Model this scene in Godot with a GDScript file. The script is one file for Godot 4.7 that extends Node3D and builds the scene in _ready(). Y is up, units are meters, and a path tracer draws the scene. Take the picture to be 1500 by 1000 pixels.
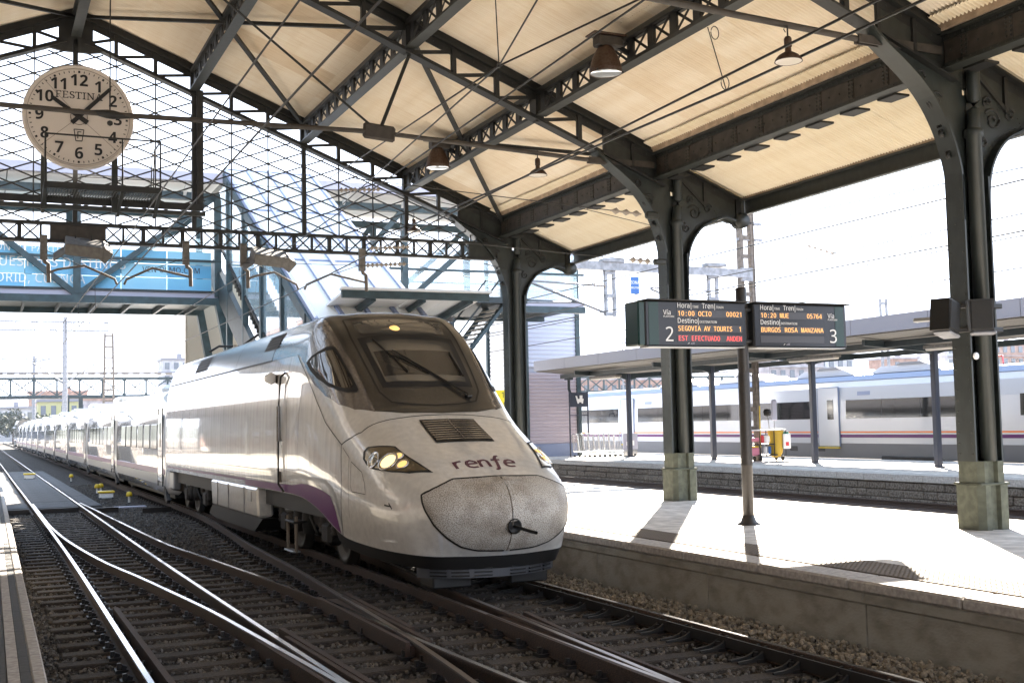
extends Node3D
# A covered railway station: a white high-speed train under an iron and corrugated-sheet roof.
# x to the right, y up, trains run along z; rail tops are y = 0. Units are metres.

const XT := 6.1977      # centre line of the train's track
const XE := 7.94        # edge of the middle platform
const XC := 12.587      # line of the iron columns
const XA := 1.95        # ridge of the roof
const YP := 0.56        # platform top
const ZF := [-28.35, -20.45, -12.55, -4.65, 3.25]   # roof frames, farthest first
const SP := 2.672       # spacing of the purlins
const SL := 0.3957      # slope of the roof

var M := {}
var used := {}
var cache := {}
var rng := RandomNumberGenerator.new()
var unit := BoxMesh.new()
var unit_rod := CylinderMesh.new()
var sans := SystemFont.new()
var serif := SystemFont.new()
var mono := SystemFont.new()

# ---------------------------------------------------------------- helpers
func numbered(called: String) -> String:
	used[called] = used.get(called, -1) + 1
	return called if used[called] == 0 else "%s_%03d" % [called, used[called]]

func tag(o: Node, label: String, category: String, group := "") -> void:
	o.set_meta("label", label)
	o.set_meta("category", category)
	if group != "":
		o.set_meta("group", group)

func thing(called: String, label: String, category: String, at := Vector3.ZERO, group := "", turn := 0.0) -> Node3D:
	var o := Node3D.new()
	o.name = numbered(called)
	add_child(o)
	o.position = at
	o.rotation.y = turn
	tag(o, label, category, group)
	return o

func copy_of(root: Node3D, label: String, at: Vector3, turn := 0.0) -> Node3D:
	var base: String = str(root.name)
	if base.length() > 4 and base[base.length() - 4] == "_" and base.right(3).is_valid_int():
		base = base.left(base.length() - 4)
	var r: Node3D = root.duplicate()
	r.name = numbered(base)
	add_child(r)
	r.position = at
	r.rotation.y = turn
	r.set_meta("label", label)
	return r

func structure(o: Node) -> Node:
	o.set_meta("kind", "structure")
	return o

func stuff(o: Node) -> Node:
	o.set_meta("kind", "stuff")
	return o

func kid(parent: Node3D, called: String, mesh: Mesh, m: Material, xf := Transform3D()) -> MeshInstance3D:
	var o := MeshInstance3D.new()
	if parent == self:
		called = numbered(called)
	o.name = called
	o.mesh = mesh
	o.material_override = m
	o.transform = xf
	parent.add_child(o, true)
	return o

func box(parent: Node3D, called: String, c: Vector3, s: Vector3, m: Material, b := Basis()) -> MeshInstance3D:
	return kid(parent, called, unit, m, Transform3D(b * Basis.from_scale(s), c))

func frame_of(a: Vector3, b: Vector3, up := Vector3.UP) -> Basis:
	var z := (b - a).normalized()
	if absf(z.dot(up)) > 0.999:
		up = Vector3.RIGHT if absf(z.x) < 0.9 else Vector3.UP
	var x := up.cross(z).normalized()
	return Basis(x, z.cross(x), z)

func beam(parent: Node3D, called: String, a: Vector3, b: Vector3, w: float, h: float, m: Material, up := Vector3.UP) -> MeshInstance3D:
	return kid(parent, called, unit, m, Transform3D(frame_of(a, b, up) * Basis.from_scale(Vector3(w, h, a.distance_to(b))), (a + b) * 0.5))

func rod(parent: Node3D, called: String, a: Vector3, b: Vector3, r: float, m: Material) -> MeshInstance3D:
	var f := frame_of(a, b)
	var bas := Basis(f.x * r, f.z * a.distance_to(b), -f.y * r)
	return kid(parent, called, unit_rod, m, Transform3D(bas, (a + b) * 0.5))

func begin() -> SurfaceTool:
	var st := SurfaceTool.new()
	st.begin(Mesh.PRIMITIVE_TRIANGLES)
	st.set_smooth_group(-1)
	return st

func tri(st: SurfaceTool, a: Vector3, b: Vector3, c: Vector3) -> void:
	st.add_vertex(a); st.add_vertex(b); st.add_vertex(c)

func quad(st: SurfaceTool, a: Vector3, b: Vector3, c: Vector3, d: Vector3) -> void:
	tri(st, a, b, c); tri(st, a, c, d)

func done(st: SurfaceTool) -> ArrayMesh:
	st.generate_normals()
	return st.commit()

func st_box(st: SurfaceTool, c: Vector3, s: Vector3, bas := Basis()) -> void:
	var p := []
	for i in 8:
		p.append(c + bas * Vector3((0.5 if i & 1 else -0.5) * s.x, (0.5 if i & 2 else -0.5) * s.y, (0.5 if i & 4 else -0.5) * s.z))
	quad(st, p[0], p[1], p[3], p[2]); quad(st, p[5], p[4], p[6], p[7])
	quad(st, p[4], p[0], p[2], p[6]); quad(st, p[1], p[5], p[7], p[3])
	quad(st, p[2], p[3], p[7], p[6]); quad(st, p[4], p[5], p[1], p[0])

func st_beam(st: SurfaceTool, a: Vector3, b: Vector3, w: float, h: float, up := Vector3.UP) -> void:
	st_box(st, (a + b) * 0.5, Vector3(w, h, a.distance_to(b)), frame_of(a, b, up))

# box with chamfered edges
func bevelled(s: Vector3, e: float) -> ArrayMesh:
	var key := "bev%s/%s" % [s, e]
	if cache.has(key):
		return cache[key]
	var st := begin()
	var h := s * 0.5
	var f := func(x: float, y: float, z: float, ax: int) -> Vector3:
		var v := Vector3(x * h.x, y * h.y, z * h.z)
		for k in 3:
			if k != ax:
				v[k] -= signf(v[k]) * e
		return v
	for ax in 3:
		var u := (ax + 1) % 3
		var w := (ax + 2) % 3
		for sg in [-1.0, 1.0]:
			var q := []
			for d in [[-1, -1], [1, -1], [1, 1], [-1, 1]]:
				var v := Vector3.ZERO
				v[ax] = sg; v[u] = d[0]; v[w] = d[1]
				q.append(f.call(v.x, v.y, v.z, ax))
			if sg > 0:
				quad(st, q[3], q[2], q[1], q[0])
			else:
				quad(st, q[0], q[1], q[2], q[3])
	for ax in 3:      # edge strips run along ax
		var u := (ax + 1) % 3
		var w := (ax + 2) % 3
		for d in [[-1, -1], [1, -1], [1, 1], [-1, 1]]:
			var q := []
			for t in [-1.0, 1.0]:
				var v := Vector3.ZERO
				v[ax] = t; v[u] = d[0]; v[w] = d[1]
				q.append(f.call(v.x, v.y, v.z, u)); q.append(f.call(v.x, v.y, v.z, w))
			if d[0] * d[1] > 0:
				quad(st, q[0], q[2], q[3], q[1])
			else:
				quad(st, q[1], q[3], q[2], q[0])
	for i in 8:
		var x := 1.0 if i & 1 else -1.0
		var y := 1.0 if i & 2 else -1.0
		var z := 1.0 if i & 4 else -1.0
		var a = f.call(x, y, z, 0); var b = f.call(x, y, z, 1); var c = f.call(x, y, z, 2)
		if x * y * z > 0:
			tri(st, a, c, b)
		else:
			tri(st, a, b, c)
	cache[key] = done(st)
	return cache[key]

func bbox(parent: Node3D, called: String, c: Vector3, s: Vector3, e: float, m: Material, b := Basis()) -> MeshInstance3D:
	return kid(parent, called, bevelled(s, e), m, Transform3D(b, c))

# a round tube through points
func tube(pts: Array, r: float, n := 8) -> ArrayMesh:
	var st := begin()
	st.set_smooth_group(0)
	var rings := []
	for i in pts.size():
		var p: Vector3 = pts[i]
		var d: Vector3 = (pts[mini(i + 1, pts.size() - 1)] - pts[maxi(i - 1, 0)])
		var f := frame_of(Vector3.ZERO, d)
		var ring := []
		for k in n:
			var a := TAU * k / n
			ring.append(p + (f.x * cos(a) + f.y * sin(a)) * r)
		rings.append(ring)
	for i in pts.size() - 1:
		for k in n:
			quad(st, rings[i][k], rings[i][(k + 1) % n], rings[i + 1][(k + 1) % n], rings[i + 1][k])
	return done(st)

# a surface of revolution about y; profile = [[radius, height], ...]
func lathe(profile: Array, n := 24, smooth := true) -> ArrayMesh:
	var st := begin()
	if smooth:
		st.set_smooth_group(0)
	for i in profile.size() - 1:
		for k in n:
			var q := []
			for c in [[i, k], [i, k + 1], [i + 1, k + 1], [i + 1, k]]:
				var a: float = TAU * (c[1] % n) / n
				q.append(Vector3(cos(a) * profile[c[0]][0], profile[c[0]][1], sin(a) * profile[c[0]][0]))
			if q[0].distance_to(q[1]) > 1e-5:
				tri(st, q[0], q[1], q[2])
			if q[2].distance_to(q[3]) > 1e-5:
				tri(st, q[0], q[2], q[3])
	return done(st)

# a polygon in x, y pushed out by depth along z
func extruded(pts: Array, depth: float) -> ArrayMesh:
	var pv := PackedVector2Array(pts)
	var st := begin()
	var ids := Geometry2D.triangulate_polygon(pv)
	var h := depth * 0.5
	var cw := Geometry2D.is_polygon_clockwise(pv)
	for i in range(0, ids.size(), 3):
		var a := pv[ids[i]]; var b := pv[ids[i + 1]]; var c := pv[ids[i + 2]]
		if (b - a).cross(c - a) > 0:
			var t := b
			b = c; c = t
		tri(st, Vector3(a.x, a.y, h), Vector3(b.x, b.y, h), Vector3(c.x, c.y, h))
		tri(st, Vector3(a.x, a.y, -h), Vector3(c.x, c.y, -h), Vector3(b.x, b.y, -h))
	for i in pv.size():
		var a := pv[i]; var b := pv[(i + 1) % pv.size()]
		if cw != (depth < 0):
			var t := a
			a = b; b = t
		quad(st, Vector3(a.x, a.y, -h), Vector3(b.x, b.y, -h), Vector3(b.x, b.y, h), Vector3(a.x, a.y, h))
	return done(st)

# the same section, [[x, y], ...] closed, swept along points on the ground plane (used for rails)
func swept(section: Array, path: Array, cap := true) -> ArrayMesh:
	var st := begin()
	var rings := []
	for i in path.size():
		var d: Vector3 = path[mini(i + 1, path.size() - 1)] - path[maxi(i - 1, 0)]
		var x := Vector3.UP.cross(d).normalized()
		var ring := []
		for s in section:
			ring.append(path[i] + x * s[0] + Vector3.UP * s[1])
		rings.append(ring)
	var n := section.size()
	for i in path.size() - 1:
		for k in n:
			quad(st, rings[i][(k + 1) % n], rings[i][k], rings[i + 1][k], rings[i + 1][(k + 1) % n])
	if cap:
		var pv := PackedVector2Array()
		for s in section:
			pv.append(Vector2(s[0], s[1]))
		var ids := Geometry2D.triangulate_polygon(pv)
		for i in range(0, ids.size(), 3):
			tri(st, rings[0][ids[i]], rings[0][ids[i + 1]], rings[0][ids[i + 2]])
			tri(st, rings[-1][ids[i]], rings[-1][ids[i + 2]], rings[-1][ids[i + 1]])
	return done(st)

func text(parent: Node3D, called: String, what: String, height: float, at: Vector3, m: Material, b := Basis(), font: Font = null, depth := 0.004, align := HORIZONTAL_ALIGNMENT_CENTER, stretch := 1.0) -> MeshInstance3D:
	var t := TextMesh.new()
	t.text = what
	t.font = font if font else sans
	t.font_size = 64
	t.pixel_size = height / 46.0
	t.depth = depth
	t.horizontal_alignment = align
	t.curve_step = 1.5
	return kid(parent, called, t, m, Transform3D(b * Basis.from_scale(Vector3(stretch, 1, 1)), at + b.y.normalized() * height * 0.49))

# ---------------------------------------------------------------- materials
func noise_tex(seed_: int, freq: float, lo: float, hi: float, oct := 4, size := 512, kind := FastNoiseLite.TYPE_SIMPLEX_SMOOTH) -> NoiseTexture2D:
	var n := FastNoiseLite.new()
	n.seed = seed_
	n.noise_type = kind
	n.frequency = freq
	n.fractal_octaves = oct
	var t := NoiseTexture2D.new()
	t.width = size; t.height = size
	t.seamless = true
	t.noise = n
	var g := Gradient.new()
	g.offsets = PackedFloat32Array([0.15, 0.85])
	g.colors = PackedColorArray([Color(lo, lo, lo), Color(hi, hi, hi)])
	t.color_ramp = g
	return t

func ramp_tex(seed_: int, freq: float, stops: Array, cols: Array, oct := 4, kind := FastNoiseLite.TYPE_SIMPLEX_SMOOTH) -> NoiseTexture2D:
	var t := noise_tex(seed_, freq, 0, 1, oct, 512, kind)
	var g := Gradient.new()
	g.offsets = PackedFloat32Array(stops)
	var pc := PackedColorArray()
	for c in cols:
		pc.append(c)
	g.colors = pc
	t.color_ramp = g
	return t

func normal_tex(seed_: int, freq: float, strength: float, oct := 3) -> NoiseTexture2D:
	var n := FastNoiseLite.new()
	n.seed = seed_
	n.frequency = freq
	n.fractal_octaves = oct
	var t := NoiseTexture2D.new()
	t.width = 512; t.height = 512
	t.seamless = true
	t.as_normal_map = true
	t.bump_strength = strength
	t.noise = n
	return t

func mat(r: float, g: float, b: float, rough := 0.6, metal := 0.0) -> StandardMaterial3D:
	var m := StandardMaterial3D.new()
	m.albedo_color = Color(r, g, b).linear_to_srgb()
	m.roughness = rough
	m.metallic = metal
	return m

func grain(m: StandardMaterial3D, tex: Texture2D, scale: Vector3, relief: Texture2D = null, cm := 0.0) -> StandardMaterial3D:
	m.albedo_texture = tex
	m.uv1_triplanar = true
	m.uv1_world_triplanar = true
	m.uv1_scale = scale
	if relief:
		m.heightmap_enabled = true
		m.heightmap_texture = relief
		m.heightmap_scale = cm
	return m

func glowing(r: float, g: float, b: float, e: float) -> StandardMaterial3D:
	var m := mat(r, g, b, 0.4)
	m.emission_enabled = true
	m.emission = Color(r, g, b).linear_to_srgb()
	m.emission_energy_multiplier = e
	return m

func pane(r: float, g: float, b: float, a: float, rough := 0.05) -> StandardMaterial3D:
	var m := mat(r, g, b, rough)
	m.albedo_color.a = a
	m.transparency = BaseMaterial3D.TRANSPARENCY_ALPHA
	return m

func materials() -> void:
	var fine := noise_tex(1, 0.03, 0.80, 1.0, 5)
	var blotch := noise_tex(2, 0.008, 0.80, 1.0, 5)
	var speck := noise_tex(3, 0.12, 0.35, 1.0, 3)
	var bump := noise_tex(4, 0.09, 0.0, 1.0, 4)
	var streak := noise_tex(5, 0.02, 0.82, 1.0, 4)
	var rusty := ramp_tex(6, 0.012, [0.0, 0.45, 0.62, 1.0], [Color(1, 1, 1), Color(0.93, 0.93, 0.92), Color(0.86, 0.68, 0.52), Color(0.55, 0.36, 0.26)])
	M.iron = grain(mat(0.030, 0.034, 0.030, 0.5), blotch, Vector3(1, 1, 1))
	M.iron_dark = grain(mat(0.020, 0.021, 0.020, 0.55), blotch, Vector3(1, 1, 1))
	M.iron_green = grain(mat(0.026, 0.033, 0.031, 0.42), blotch, Vector3(1.2, 0.6, 1.2))
	M.iron_brown = grain(mat(0.066, 0.056, 0.047, 0.6), blotch, Vector3(1, 1, 1))
	M.base_stone = grain(mat(0.105, 0.115, 0.085, 0.8), blotch, Vector3(1.5, 1.5, 1.5), bump, 0.3)
	M.sheet = grain(mat(0.87, 0.79, 0.66, 0.7), ramp_tex(11, 0.02, [0.0, 0.3, 0.7, 1.0], [Color(0.90, 0.86, 0.80), Color(0.96, 0.94, 0.91), Color(1, 1, 1), Color(1, 0.985, 0.96)], 4), Vector3(0.07, 0.5, 1.3))
	M.sheet_b = grain(mat(0.84, 0.75, 0.61, 0.7), M.sheet.albedo_texture, Vector3(0.06, 0.5, 1.5))
	M.sheet_c = grain(mat(0.88, 0.81, 0.69, 0.7), M.sheet.albedo_texture, Vector3(0.08, 0.5, 1.1))
	M.sheet_eave = grain(mat(0.87, 0.80, 0.645, 0.7), M.sheet.albedo_texture, Vector3(0.07, 0.5, 1.2))
	M.sheet_old = grain(mat(0.76, 0.65, 0.50, 0.7), M.sheet.albedo_texture, Vector3(0.09, 0.5, 1.4))
	M.fascia = grain(mat(0.52, 0.39, 0.28, 0.7), blotch, Vector3(1, 1, 0.7))
	M.concrete = grain(mat(0.30, 0.285, 0.25, 0.9), ramp_tex(12, 0.012, [0.0, 0.35, 0.6, 1.0], [Color(0.78, 0.77, 0.75), Color(0.90, 0.89, 0.88), Color(0.97, 0.97, 0.96), Color(1, 1, 1)], 6), Vector3(0.35, 0.6, 0.35), bump, 0.25)
	M.paving = grain(mat(0.64, 0.605, 0.56, 0.75), blotch, Vector3(0.6, 0.6, 0.6))
	M.paving_b = grain(mat(0.56, 0.525, 0.485, 0.75), blotch, Vector3(0.7, 0.6, 0.7))
	M.paving_warm = grain(mat(0.36, 0.29, 0.24, 0.8), blotch, Vector3(0.7, 0.6, 0.7))
	M.tactile = grain(mat(0.145, 0.115, 0.085, 0.85), fine, Vector3(1, 1, 1))
	M.strip_dark = grain(mat(0.05, 0.05, 0.05, 0.8), fine, Vector3(1, 1, 1))
	M.coping = grain(mat(0.46, 0.43, 0.40, 0.8), fine, Vector3(0.8, 0.8, 0.8))
	M.block = grain(mat(0.24, 0.215, 0.19, 0.95), ramp_tex(13, 0.02, [0.0, 0.4, 0.6, 1.0], [Color(0.35, 0.33, 0.3), Color(0.7, 0.66, 0.62), Color(0.9, 0.87, 0.83), Color(1, 1, 1)], 6), Vector3(1.1, 1.1, 1.1), bump, 1.5)
	M.block_b = grain(mat(0.30, 0.27, 0.24, 0.95), M.block.albedo_texture, Vector3(0.9, 1.3, 0.9), bump, 1.5)
	M.rail = grain(mat(0.085, 0.044, 0.028, 0.75), speck, Vector3(2, 2, 0.4))
	M.rail_top = mat(0.55, 0.56, 0.58, 0.13, 1.0)
	M.rail_dull = mat(0.22, 0.19, 0.17, 0.35, 0.9)
	M.sleeper = grain(mat(0.105, 0.082, 0.064, 0.85), speck, Vector3(0.35, 2.5, 2.5), bump, 0.6)
	M.sleeper_b = grain(mat(0.078, 0.060, 0.048, 0.85), speck, Vector3(0.3, 2.2, 2.7), bump, 0.6)
	M.sleeper_c = grain(mat(0.128, 0.105, 0.085, 0.85), speck, Vector3(0.4, 2.8, 2.2), bump, 0.6)
	M.oily = mat(0.014, 0.011, 0.010, 0.5, 0.3)
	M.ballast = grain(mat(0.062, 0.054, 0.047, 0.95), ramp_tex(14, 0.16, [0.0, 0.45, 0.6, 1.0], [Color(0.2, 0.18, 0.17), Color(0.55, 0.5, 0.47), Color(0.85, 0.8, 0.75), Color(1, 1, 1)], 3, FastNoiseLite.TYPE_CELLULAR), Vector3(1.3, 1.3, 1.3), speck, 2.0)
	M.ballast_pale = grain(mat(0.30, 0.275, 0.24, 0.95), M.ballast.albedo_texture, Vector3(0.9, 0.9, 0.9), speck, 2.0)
	M.earth = grain(mat(0.26, 0.24, 0.21, 0.95), blotch, Vector3(0.1, 0.1, 0.1))
	M.stone = mat(1, 1, 1, 0.95)
	M.stone.vertex_color_use_as_albedo = true
	M.slab = grain(mat(0.085, 0.085, 0.09, 0.85), blotch, Vector3(0.7, 0.7, 0.7), bump, 0.5)
	# train paint
	var wave := normal_tex(21, 0.02, 6.0, 2)
	M.white = mat(0.70, 0.695, 0.69, 0.22)
	M.white.clearcoat_enabled = true
	M.white.clearcoat = 1.0
	M.white.clearcoat_roughness = 0.03
	grain(M.white, noise_tex(23, 0.01, 0.90, 1.0, 5), Vector3(0.6, 0.25, 0.9))
	M.white.normal_enabled = true
	M.white.normal_texture = wave
	M.white.normal_scale = 0.09
	M.white.uv1_scale = Vector3(0.9, 0.10, 0.9)
	M.nose = mat(0.63, 0.61, 0.57, 0.3)
	M.nose.clearcoat_enabled = true
	M.nose.clearcoat = 0.8
	M.nose.clearcoat_roughness = 0.06
	grain(M.nose, noise_tex(24, 0.02, 0.90, 1.0, 5), Vector3(0.7, 0.7, 0.7))
	M.cap = grain(mat(0.62, 0.60, 0.555, 0.5), ramp_tex(25, 0.11, [0.0, 0.36, 0.44, 0.50, 1.0], [Color(0.22, 0.17, 0.14), Color(0.40, 0.34, 0.29), Color(0.82, 0.79, 0.74), Color(1, 1, 1), Color(1, 1, 1)], 4), Vector3(1.35, 1.35, 1.35))
	M.cap.detail_enabled = true
	M.cap.detail_albedo = ramp_tex(27, 0.012, [0.0, 0.35, 0.6, 1.0], [Color(0.72, 0.69, 0.66), Color(0.86, 0.84, 0.82), Color(1, 1, 1), Color(1, 1, 1)], 3)
	M.cap.detail_blend_mode = BaseMaterial3D.BLEND_MODE_MUL
	M.cap.detail_uv_layer = BaseMaterial3D.DETAIL_UV_2
	M.cap.uv2_triplanar = true
	M.cap.uv2_world_triplanar = true
	M.cap.uv2_scale = Vector3(0.35, 0.35, 0.35)
	M.mask = grain(mat(0.024, 0.022, 0.020, 0.33), fine, Vector3(1, 1, 1))
	M.mask.clearcoat_enabled = true
	M.mask.clearcoat = 0.4
	M.mask.clearcoat_roughness = 0.12
	M.greypaint = grain(mat(0.135, 0.118, 0.105, 0.25), fine, Vector3(1, 1, 1))
	M.greypaint.clearcoat_enabled = true
	M.greypaint.clearcoat_roughness = 0.08
	M.roofpaint = grain(mat(0.21, 0.215, 0.22, 0.28), streak, Vector3(3, 0.2, 3))
	M.roofpaint.clearcoat_enabled = true
	M.roofpaint.clearcoat_roughness = 0.15
	M.purple = mat(0.11, 0.022, 0.125, 0.3)
	M.purple.metallic_specular = 0.3
	M.stripe_grey = mat(0.22, 0.225, 0.23, 0.3)
	M.letter = mat(0.085, 0.02, 0.045, 0.4)
	M.seam = mat(0.012, 0.011, 0.010, 0.6)
	M.black = mat(0.005, 0.005, 0.005, 0.5)
	M.rubber = mat(0.007, 0.007, 0.007, 0.7)
	M.skirt = mat(0.008, 0.0075, 0.007, 0.55)
	M.glass_dark = mat(0.035, 0.030, 0.025, 0.05)
	M.glass_dark.metallic_specular = 0.7
	M.glass_screen = mat(0.085, 0.078, 0.066, 0.06)
	M.glass_screen.metallic_specular = 0.75
	M.blind = mat(0.030, 0.026, 0.022, 0.08)
	M.window = mat(0.018, 0.019, 0.02, 0.05)
	M.window.metallic_specular = 0.5
	M.bellows = mat(0.16, 0.13, 0.10, 0.8)
	M.chrome = mat(0.6, 0.6, 0.6, 0.2, 1.0)
	M.steel = mat(0.30, 0.31, 0.32, 0.45, 0.7)
	M.wheel = mat(0.012, 0.011, 0.010, 0.5)
	M.bogie = grain(mat(0.009, 0.0075, 0.007, 0.6), blotch, Vector3(2, 2, 2))
	M.lamp_on = glowing(1.0, 0.60, 0.20, 0.11)
	M.lamp_hot = glowing(1.0, 0.68, 0.28, 0.22)
	M.lamp_off = mat(0.45, 0.43, 0.38, 0.15, 0.8)
	M.head_house = mat(0.20, 0.165, 0.11, 0.2, 0.6)
	# other things
	M.dial = mat(0.66, 0.60, 0.55, 0.5)
	M.ink = mat(0.010, 0.010, 0.012, 0.5)
	M.teal = grain(mat(0.030, 0.060, 0.072, 0.5), blotch, Vector3(0.6, 0.6, 0.6))
	M.teal_dark = grain(mat(0.018, 0.032, 0.038, 0.5), blotch, Vector3(0.6, 0.6, 0.6))
	M.white_panel = mat(0.66, 0.66, 0.66, 0.5)
	M.milky = mat(0.88, 0.86, 0.80, 0.5)
	M.milky.backlight_enabled = true
	M.milky.backlight = Color(0.9, 0.9, 0.9)
	M.blue_rib = mat(0.20, 0.24, 0.36, 0.5)
	M.lilac = mat(0.36, 0.36, 0.44, 0.55)
	M.grey_roof = mat(0.20, 0.20, 0.235, 0.5)
	M.glass_blue = pane(0.05, 0.34, 0.60, 0.55)
	M.banner = mat(0.13, 0.40, 0.60, 0.6)
	M.banner_b = mat(0.23, 0.50, 0.66, 0.6)
	M.banner_c = mat(0.08, 0.30, 0.50, 0.6)
	for k in ["banner", "banner_b", "banner_c"]:
		M[k].backlight_enabled = true
		M[k].backlight = Color(0.35, 0.35, 0.35)
	M.glass_clear = pane(0.5, 0.66, 0.74, 0.28)
	M.paint_white = mat(0.78, 0.78, 0.78, 0.5)
	M.clad = mat(0.46, 0.48, 0.57, 0.5)
	M.clad_pink = mat(0.44, 0.38, 0.42, 0.5)
	M.beige_clad = mat(0.36, 0.33, 0.28, 0.6)
	M.navy = mat(0.020, 0.026, 0.045, 0.35)
	M.board = mat(0.010, 0.012, 0.020, 0.35)
	M.board_green = mat(0.002, 0.030, 0.026, 0.35)
	M.led_back = mat(0.055, 0.057, 0.070, 0.4)
	M.led_orange = glowing(1.0, 0.50, 0.16, 0.10)
	M.led_red = glowing(1.0, 0.12, 0.12, 0.08)
	M.post_brown = grain(mat(0.030, 0.026, 0.024, 0.4), fine, Vector3(1, 1, 1))
	M.galv = grain(mat(0.30, 0.31, 0.34, 0.5, 0.3), blotch, Vector3(0.8, 0.8, 0.8))
	M.mast_rust = grain(mat(0.17, 0.145, 0.125, 0.8), blotch, Vector3(1, 1, 1))
	M.lamp_brown = grain(mat(0.075, 0.045, 0.028, 0.55), rusty, Vector3(3, 3, 3))
	M.lamp_white = mat(0.62, 0.58, 0.52, 0.4)
	M.lamp_glass = mat(0.62, 0.66, 0.68, 0.08, 0.5)
	M.hood = grain(mat(0.17, 0.16, 0.145, 0.6), blotch, Vector3(2, 2, 2))
	M.porcelain = mat(0.30, 0.26, 0.22, 0.3)
	M.wire = mat(0.009, 0.0085, 0.008, 0.5)
	M.copper = mat(0.16, 0.09, 0.055, 0.4, 0.6)
	M.yellow = mat(0.62, 0.44, 0.02, 0.5)
	M.ochre = mat(0.42, 0.40, 0.20, 0.8)
	M.plough = mat(0.07, 0.072, 0.08, 0.45, 0.3)
	M.yellow_bag = grain(mat(0.62, 0.40, 0.03, 0.6), fine, Vector3(3, 3, 3))
	M.sign_yellow = mat(0.80, 0.68, 0.02, 0.5)
	M.pink = mat(0.62, 0.20, 0.28, 0.5)
	M.red = mat(0.55, 0.04, 0.05, 0.5)
	M.blue = mat(0.03, 0.12, 0.36, 0.5)
	M.green = mat(0.02, 0.22, 0.12, 0.5)
	M.orange = mat(0.70, 0.17, 0.03, 0.35)
	M.train_white = mat(0.42, 0.45, 0.51, 0.3)
	M.train_white.clearcoat_enabled = true
	M.train_white.clearcoat_roughness = 0.1
	M.train_roof = mat(0.16, 0.20, 0.30, 0.4)
	M.train_grey = mat(0.16, 0.165, 0.18, 0.5)
	M.plaster = grain(mat(0.40, 0.385, 0.365, 0.9), blotch, Vector3(0.4, 0.4, 0.4))
	M.plaster_pink = grain(mat(0.36, 0.20, 0.16, 0.9), blotch, Vector3(0.4, 0.4, 0.4))
	M.facade_a = grain(mat(0.42, 0.38, 0.40, 0.9), blotch, Vector3(0.1, 0.1, 0.1))
	M.facade_b = grain(mat(0.50, 0.50, 0.54, 0.9), blotch, Vector3(0.1, 0.1, 0.1))
	M.facade_c = grain(mat(0.40, 0.25, 0.20, 0.9), blotch, Vector3(0.1, 0.1, 0.1))
	M.pane_far = mat(0.10, 0.12, 0.15, 0.15)
	M.leaf = mat(0.045, 0.058, 0.042, 0.8)
	M.leaf_b = mat(0.060, 0.070, 0.050, 0.8)
	M.bark = mat(0.08, 0.06, 0.045, 0.9)

# ---------------------------------------------------------------- camera, sky, sun
func _ready() -> void:
	var cam := Camera3D.new()
	cam.name = "camera"
	cam.fov = 32.27
	cam.near = 0.1
	cam.far = 4000.0
	var yaw := 0.4251
	var pitch := 0.0692
	var roll := -0.0207
	var fwd := Vector3(sin(yaw) * cos(pitch), sin(pitch), -cos(yaw) * cos(pitch))
	var right := Vector3(cos(yaw), 0, sin(yaw))
	var up := right.cross(fwd)
	var r2 := right * cos(roll) + up * sin(roll)
	var u2 := up * cos(roll) - right * sin(roll)
	cam.transform = Transform3D(Basis(r2, u2, -fwd), Vector3(0, 2.1742, 0))
	add_child(cam)

	var sky := ProceduralSkyMaterial.new()
	sky.sky_top_color = Color(0.62, 0.70, 0.80)
	sky.sky_horizon_color = Color(0.93, 0.95, 1.0)
	sky.sky_curve = 0.22
	sky.sky_energy_multiplier = 1.0
	sky.ground_bottom_color = Color(0.42, 0.40, 0.38)
	sky.ground_horizon_color = Color(0.80, 0.80, 0.82)
	sky.sun_angle_max = 30.0
	var env := Environment.new()
	env.background_mode = Environment.BG_SKY
	env.sky = Sky.new()
	env.sky.sky_material = sky
	env.background_energy_multiplier = 0.52
	env.tonemap_mode = Environment.TONE_MAPPER_LINEAR
	env.tonemap_exposure = 9.4
	env.sdfgi_enabled = true
	env.ssao_enabled = true
	env.ssil_enabled = true
	env.fog_enabled = true
	env.fog_light_color = Color(0.90, 0.94, 1.0)
	env.fog_density = 0.00012
	var we := WorldEnvironment.new()
	we.name = "environment"
	we.environment = env
	add_child(we)

	var sun := DirectionalLight3D.new()
	sun.name = "sun"
	sun.light_energy = 1.6
	sun.light_color = Color(1.0, 0.955, 0.89)
	sun.light_angular_distance = 0.5
	sun.shadow_enabled = true
	var to_sun := Vector3(0.574 * 0.9007, 0.4344, -0.819 * 0.9007).normalized()
	sun.basis = Basis.looking_at(-to_sun, Vector3.UP)
	add_child(sun)

	rng.seed = 7
	unit.size = Vector3.ONE
	unit_rod.top_radius = 1.0
	unit_rod.bottom_radius = 1.0
	unit_rod.height = 1.0
	unit_rod.radial_segments = 12
	unit_rod.rings = 0
	sans.font_names = PackedStringArray(["Droid Sans"])
	serif.font_names = PackedStringArray(["Droid Serif"])
	mono.font_names = PackedStringArray(["Droid Sans Mono"])
	materials()

	ground()
	near_tracks()
	far_tracks()
	middle_platform()
	left_platform()
	far_platform()
	iron_hall()
	gable()
	station_building()
	footbridge()
	escalators()
	lift_tower()
	train()
	regional_train()
	far_canopy()
	far_distance()
	clock()
	hall_lamps()
	departure_board()
	platform_things()
	overhead_line()
	trackside_things()

# ---------------------------------------------------------------- ground and tracks
func sheet_of(called: String, x0: float, x1: float, z0: float, z1: float, y: float, m: Material) -> MeshInstance3D:
	var st := begin()
	quad(st, Vector3(x0, y, z0), Vector3(x1, y, z0), Vector3(x1, y, z1), Vector3(x0, y, z1))
	var o := kid(self, called, done(st), m)
	structure(o)
	return o

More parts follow.
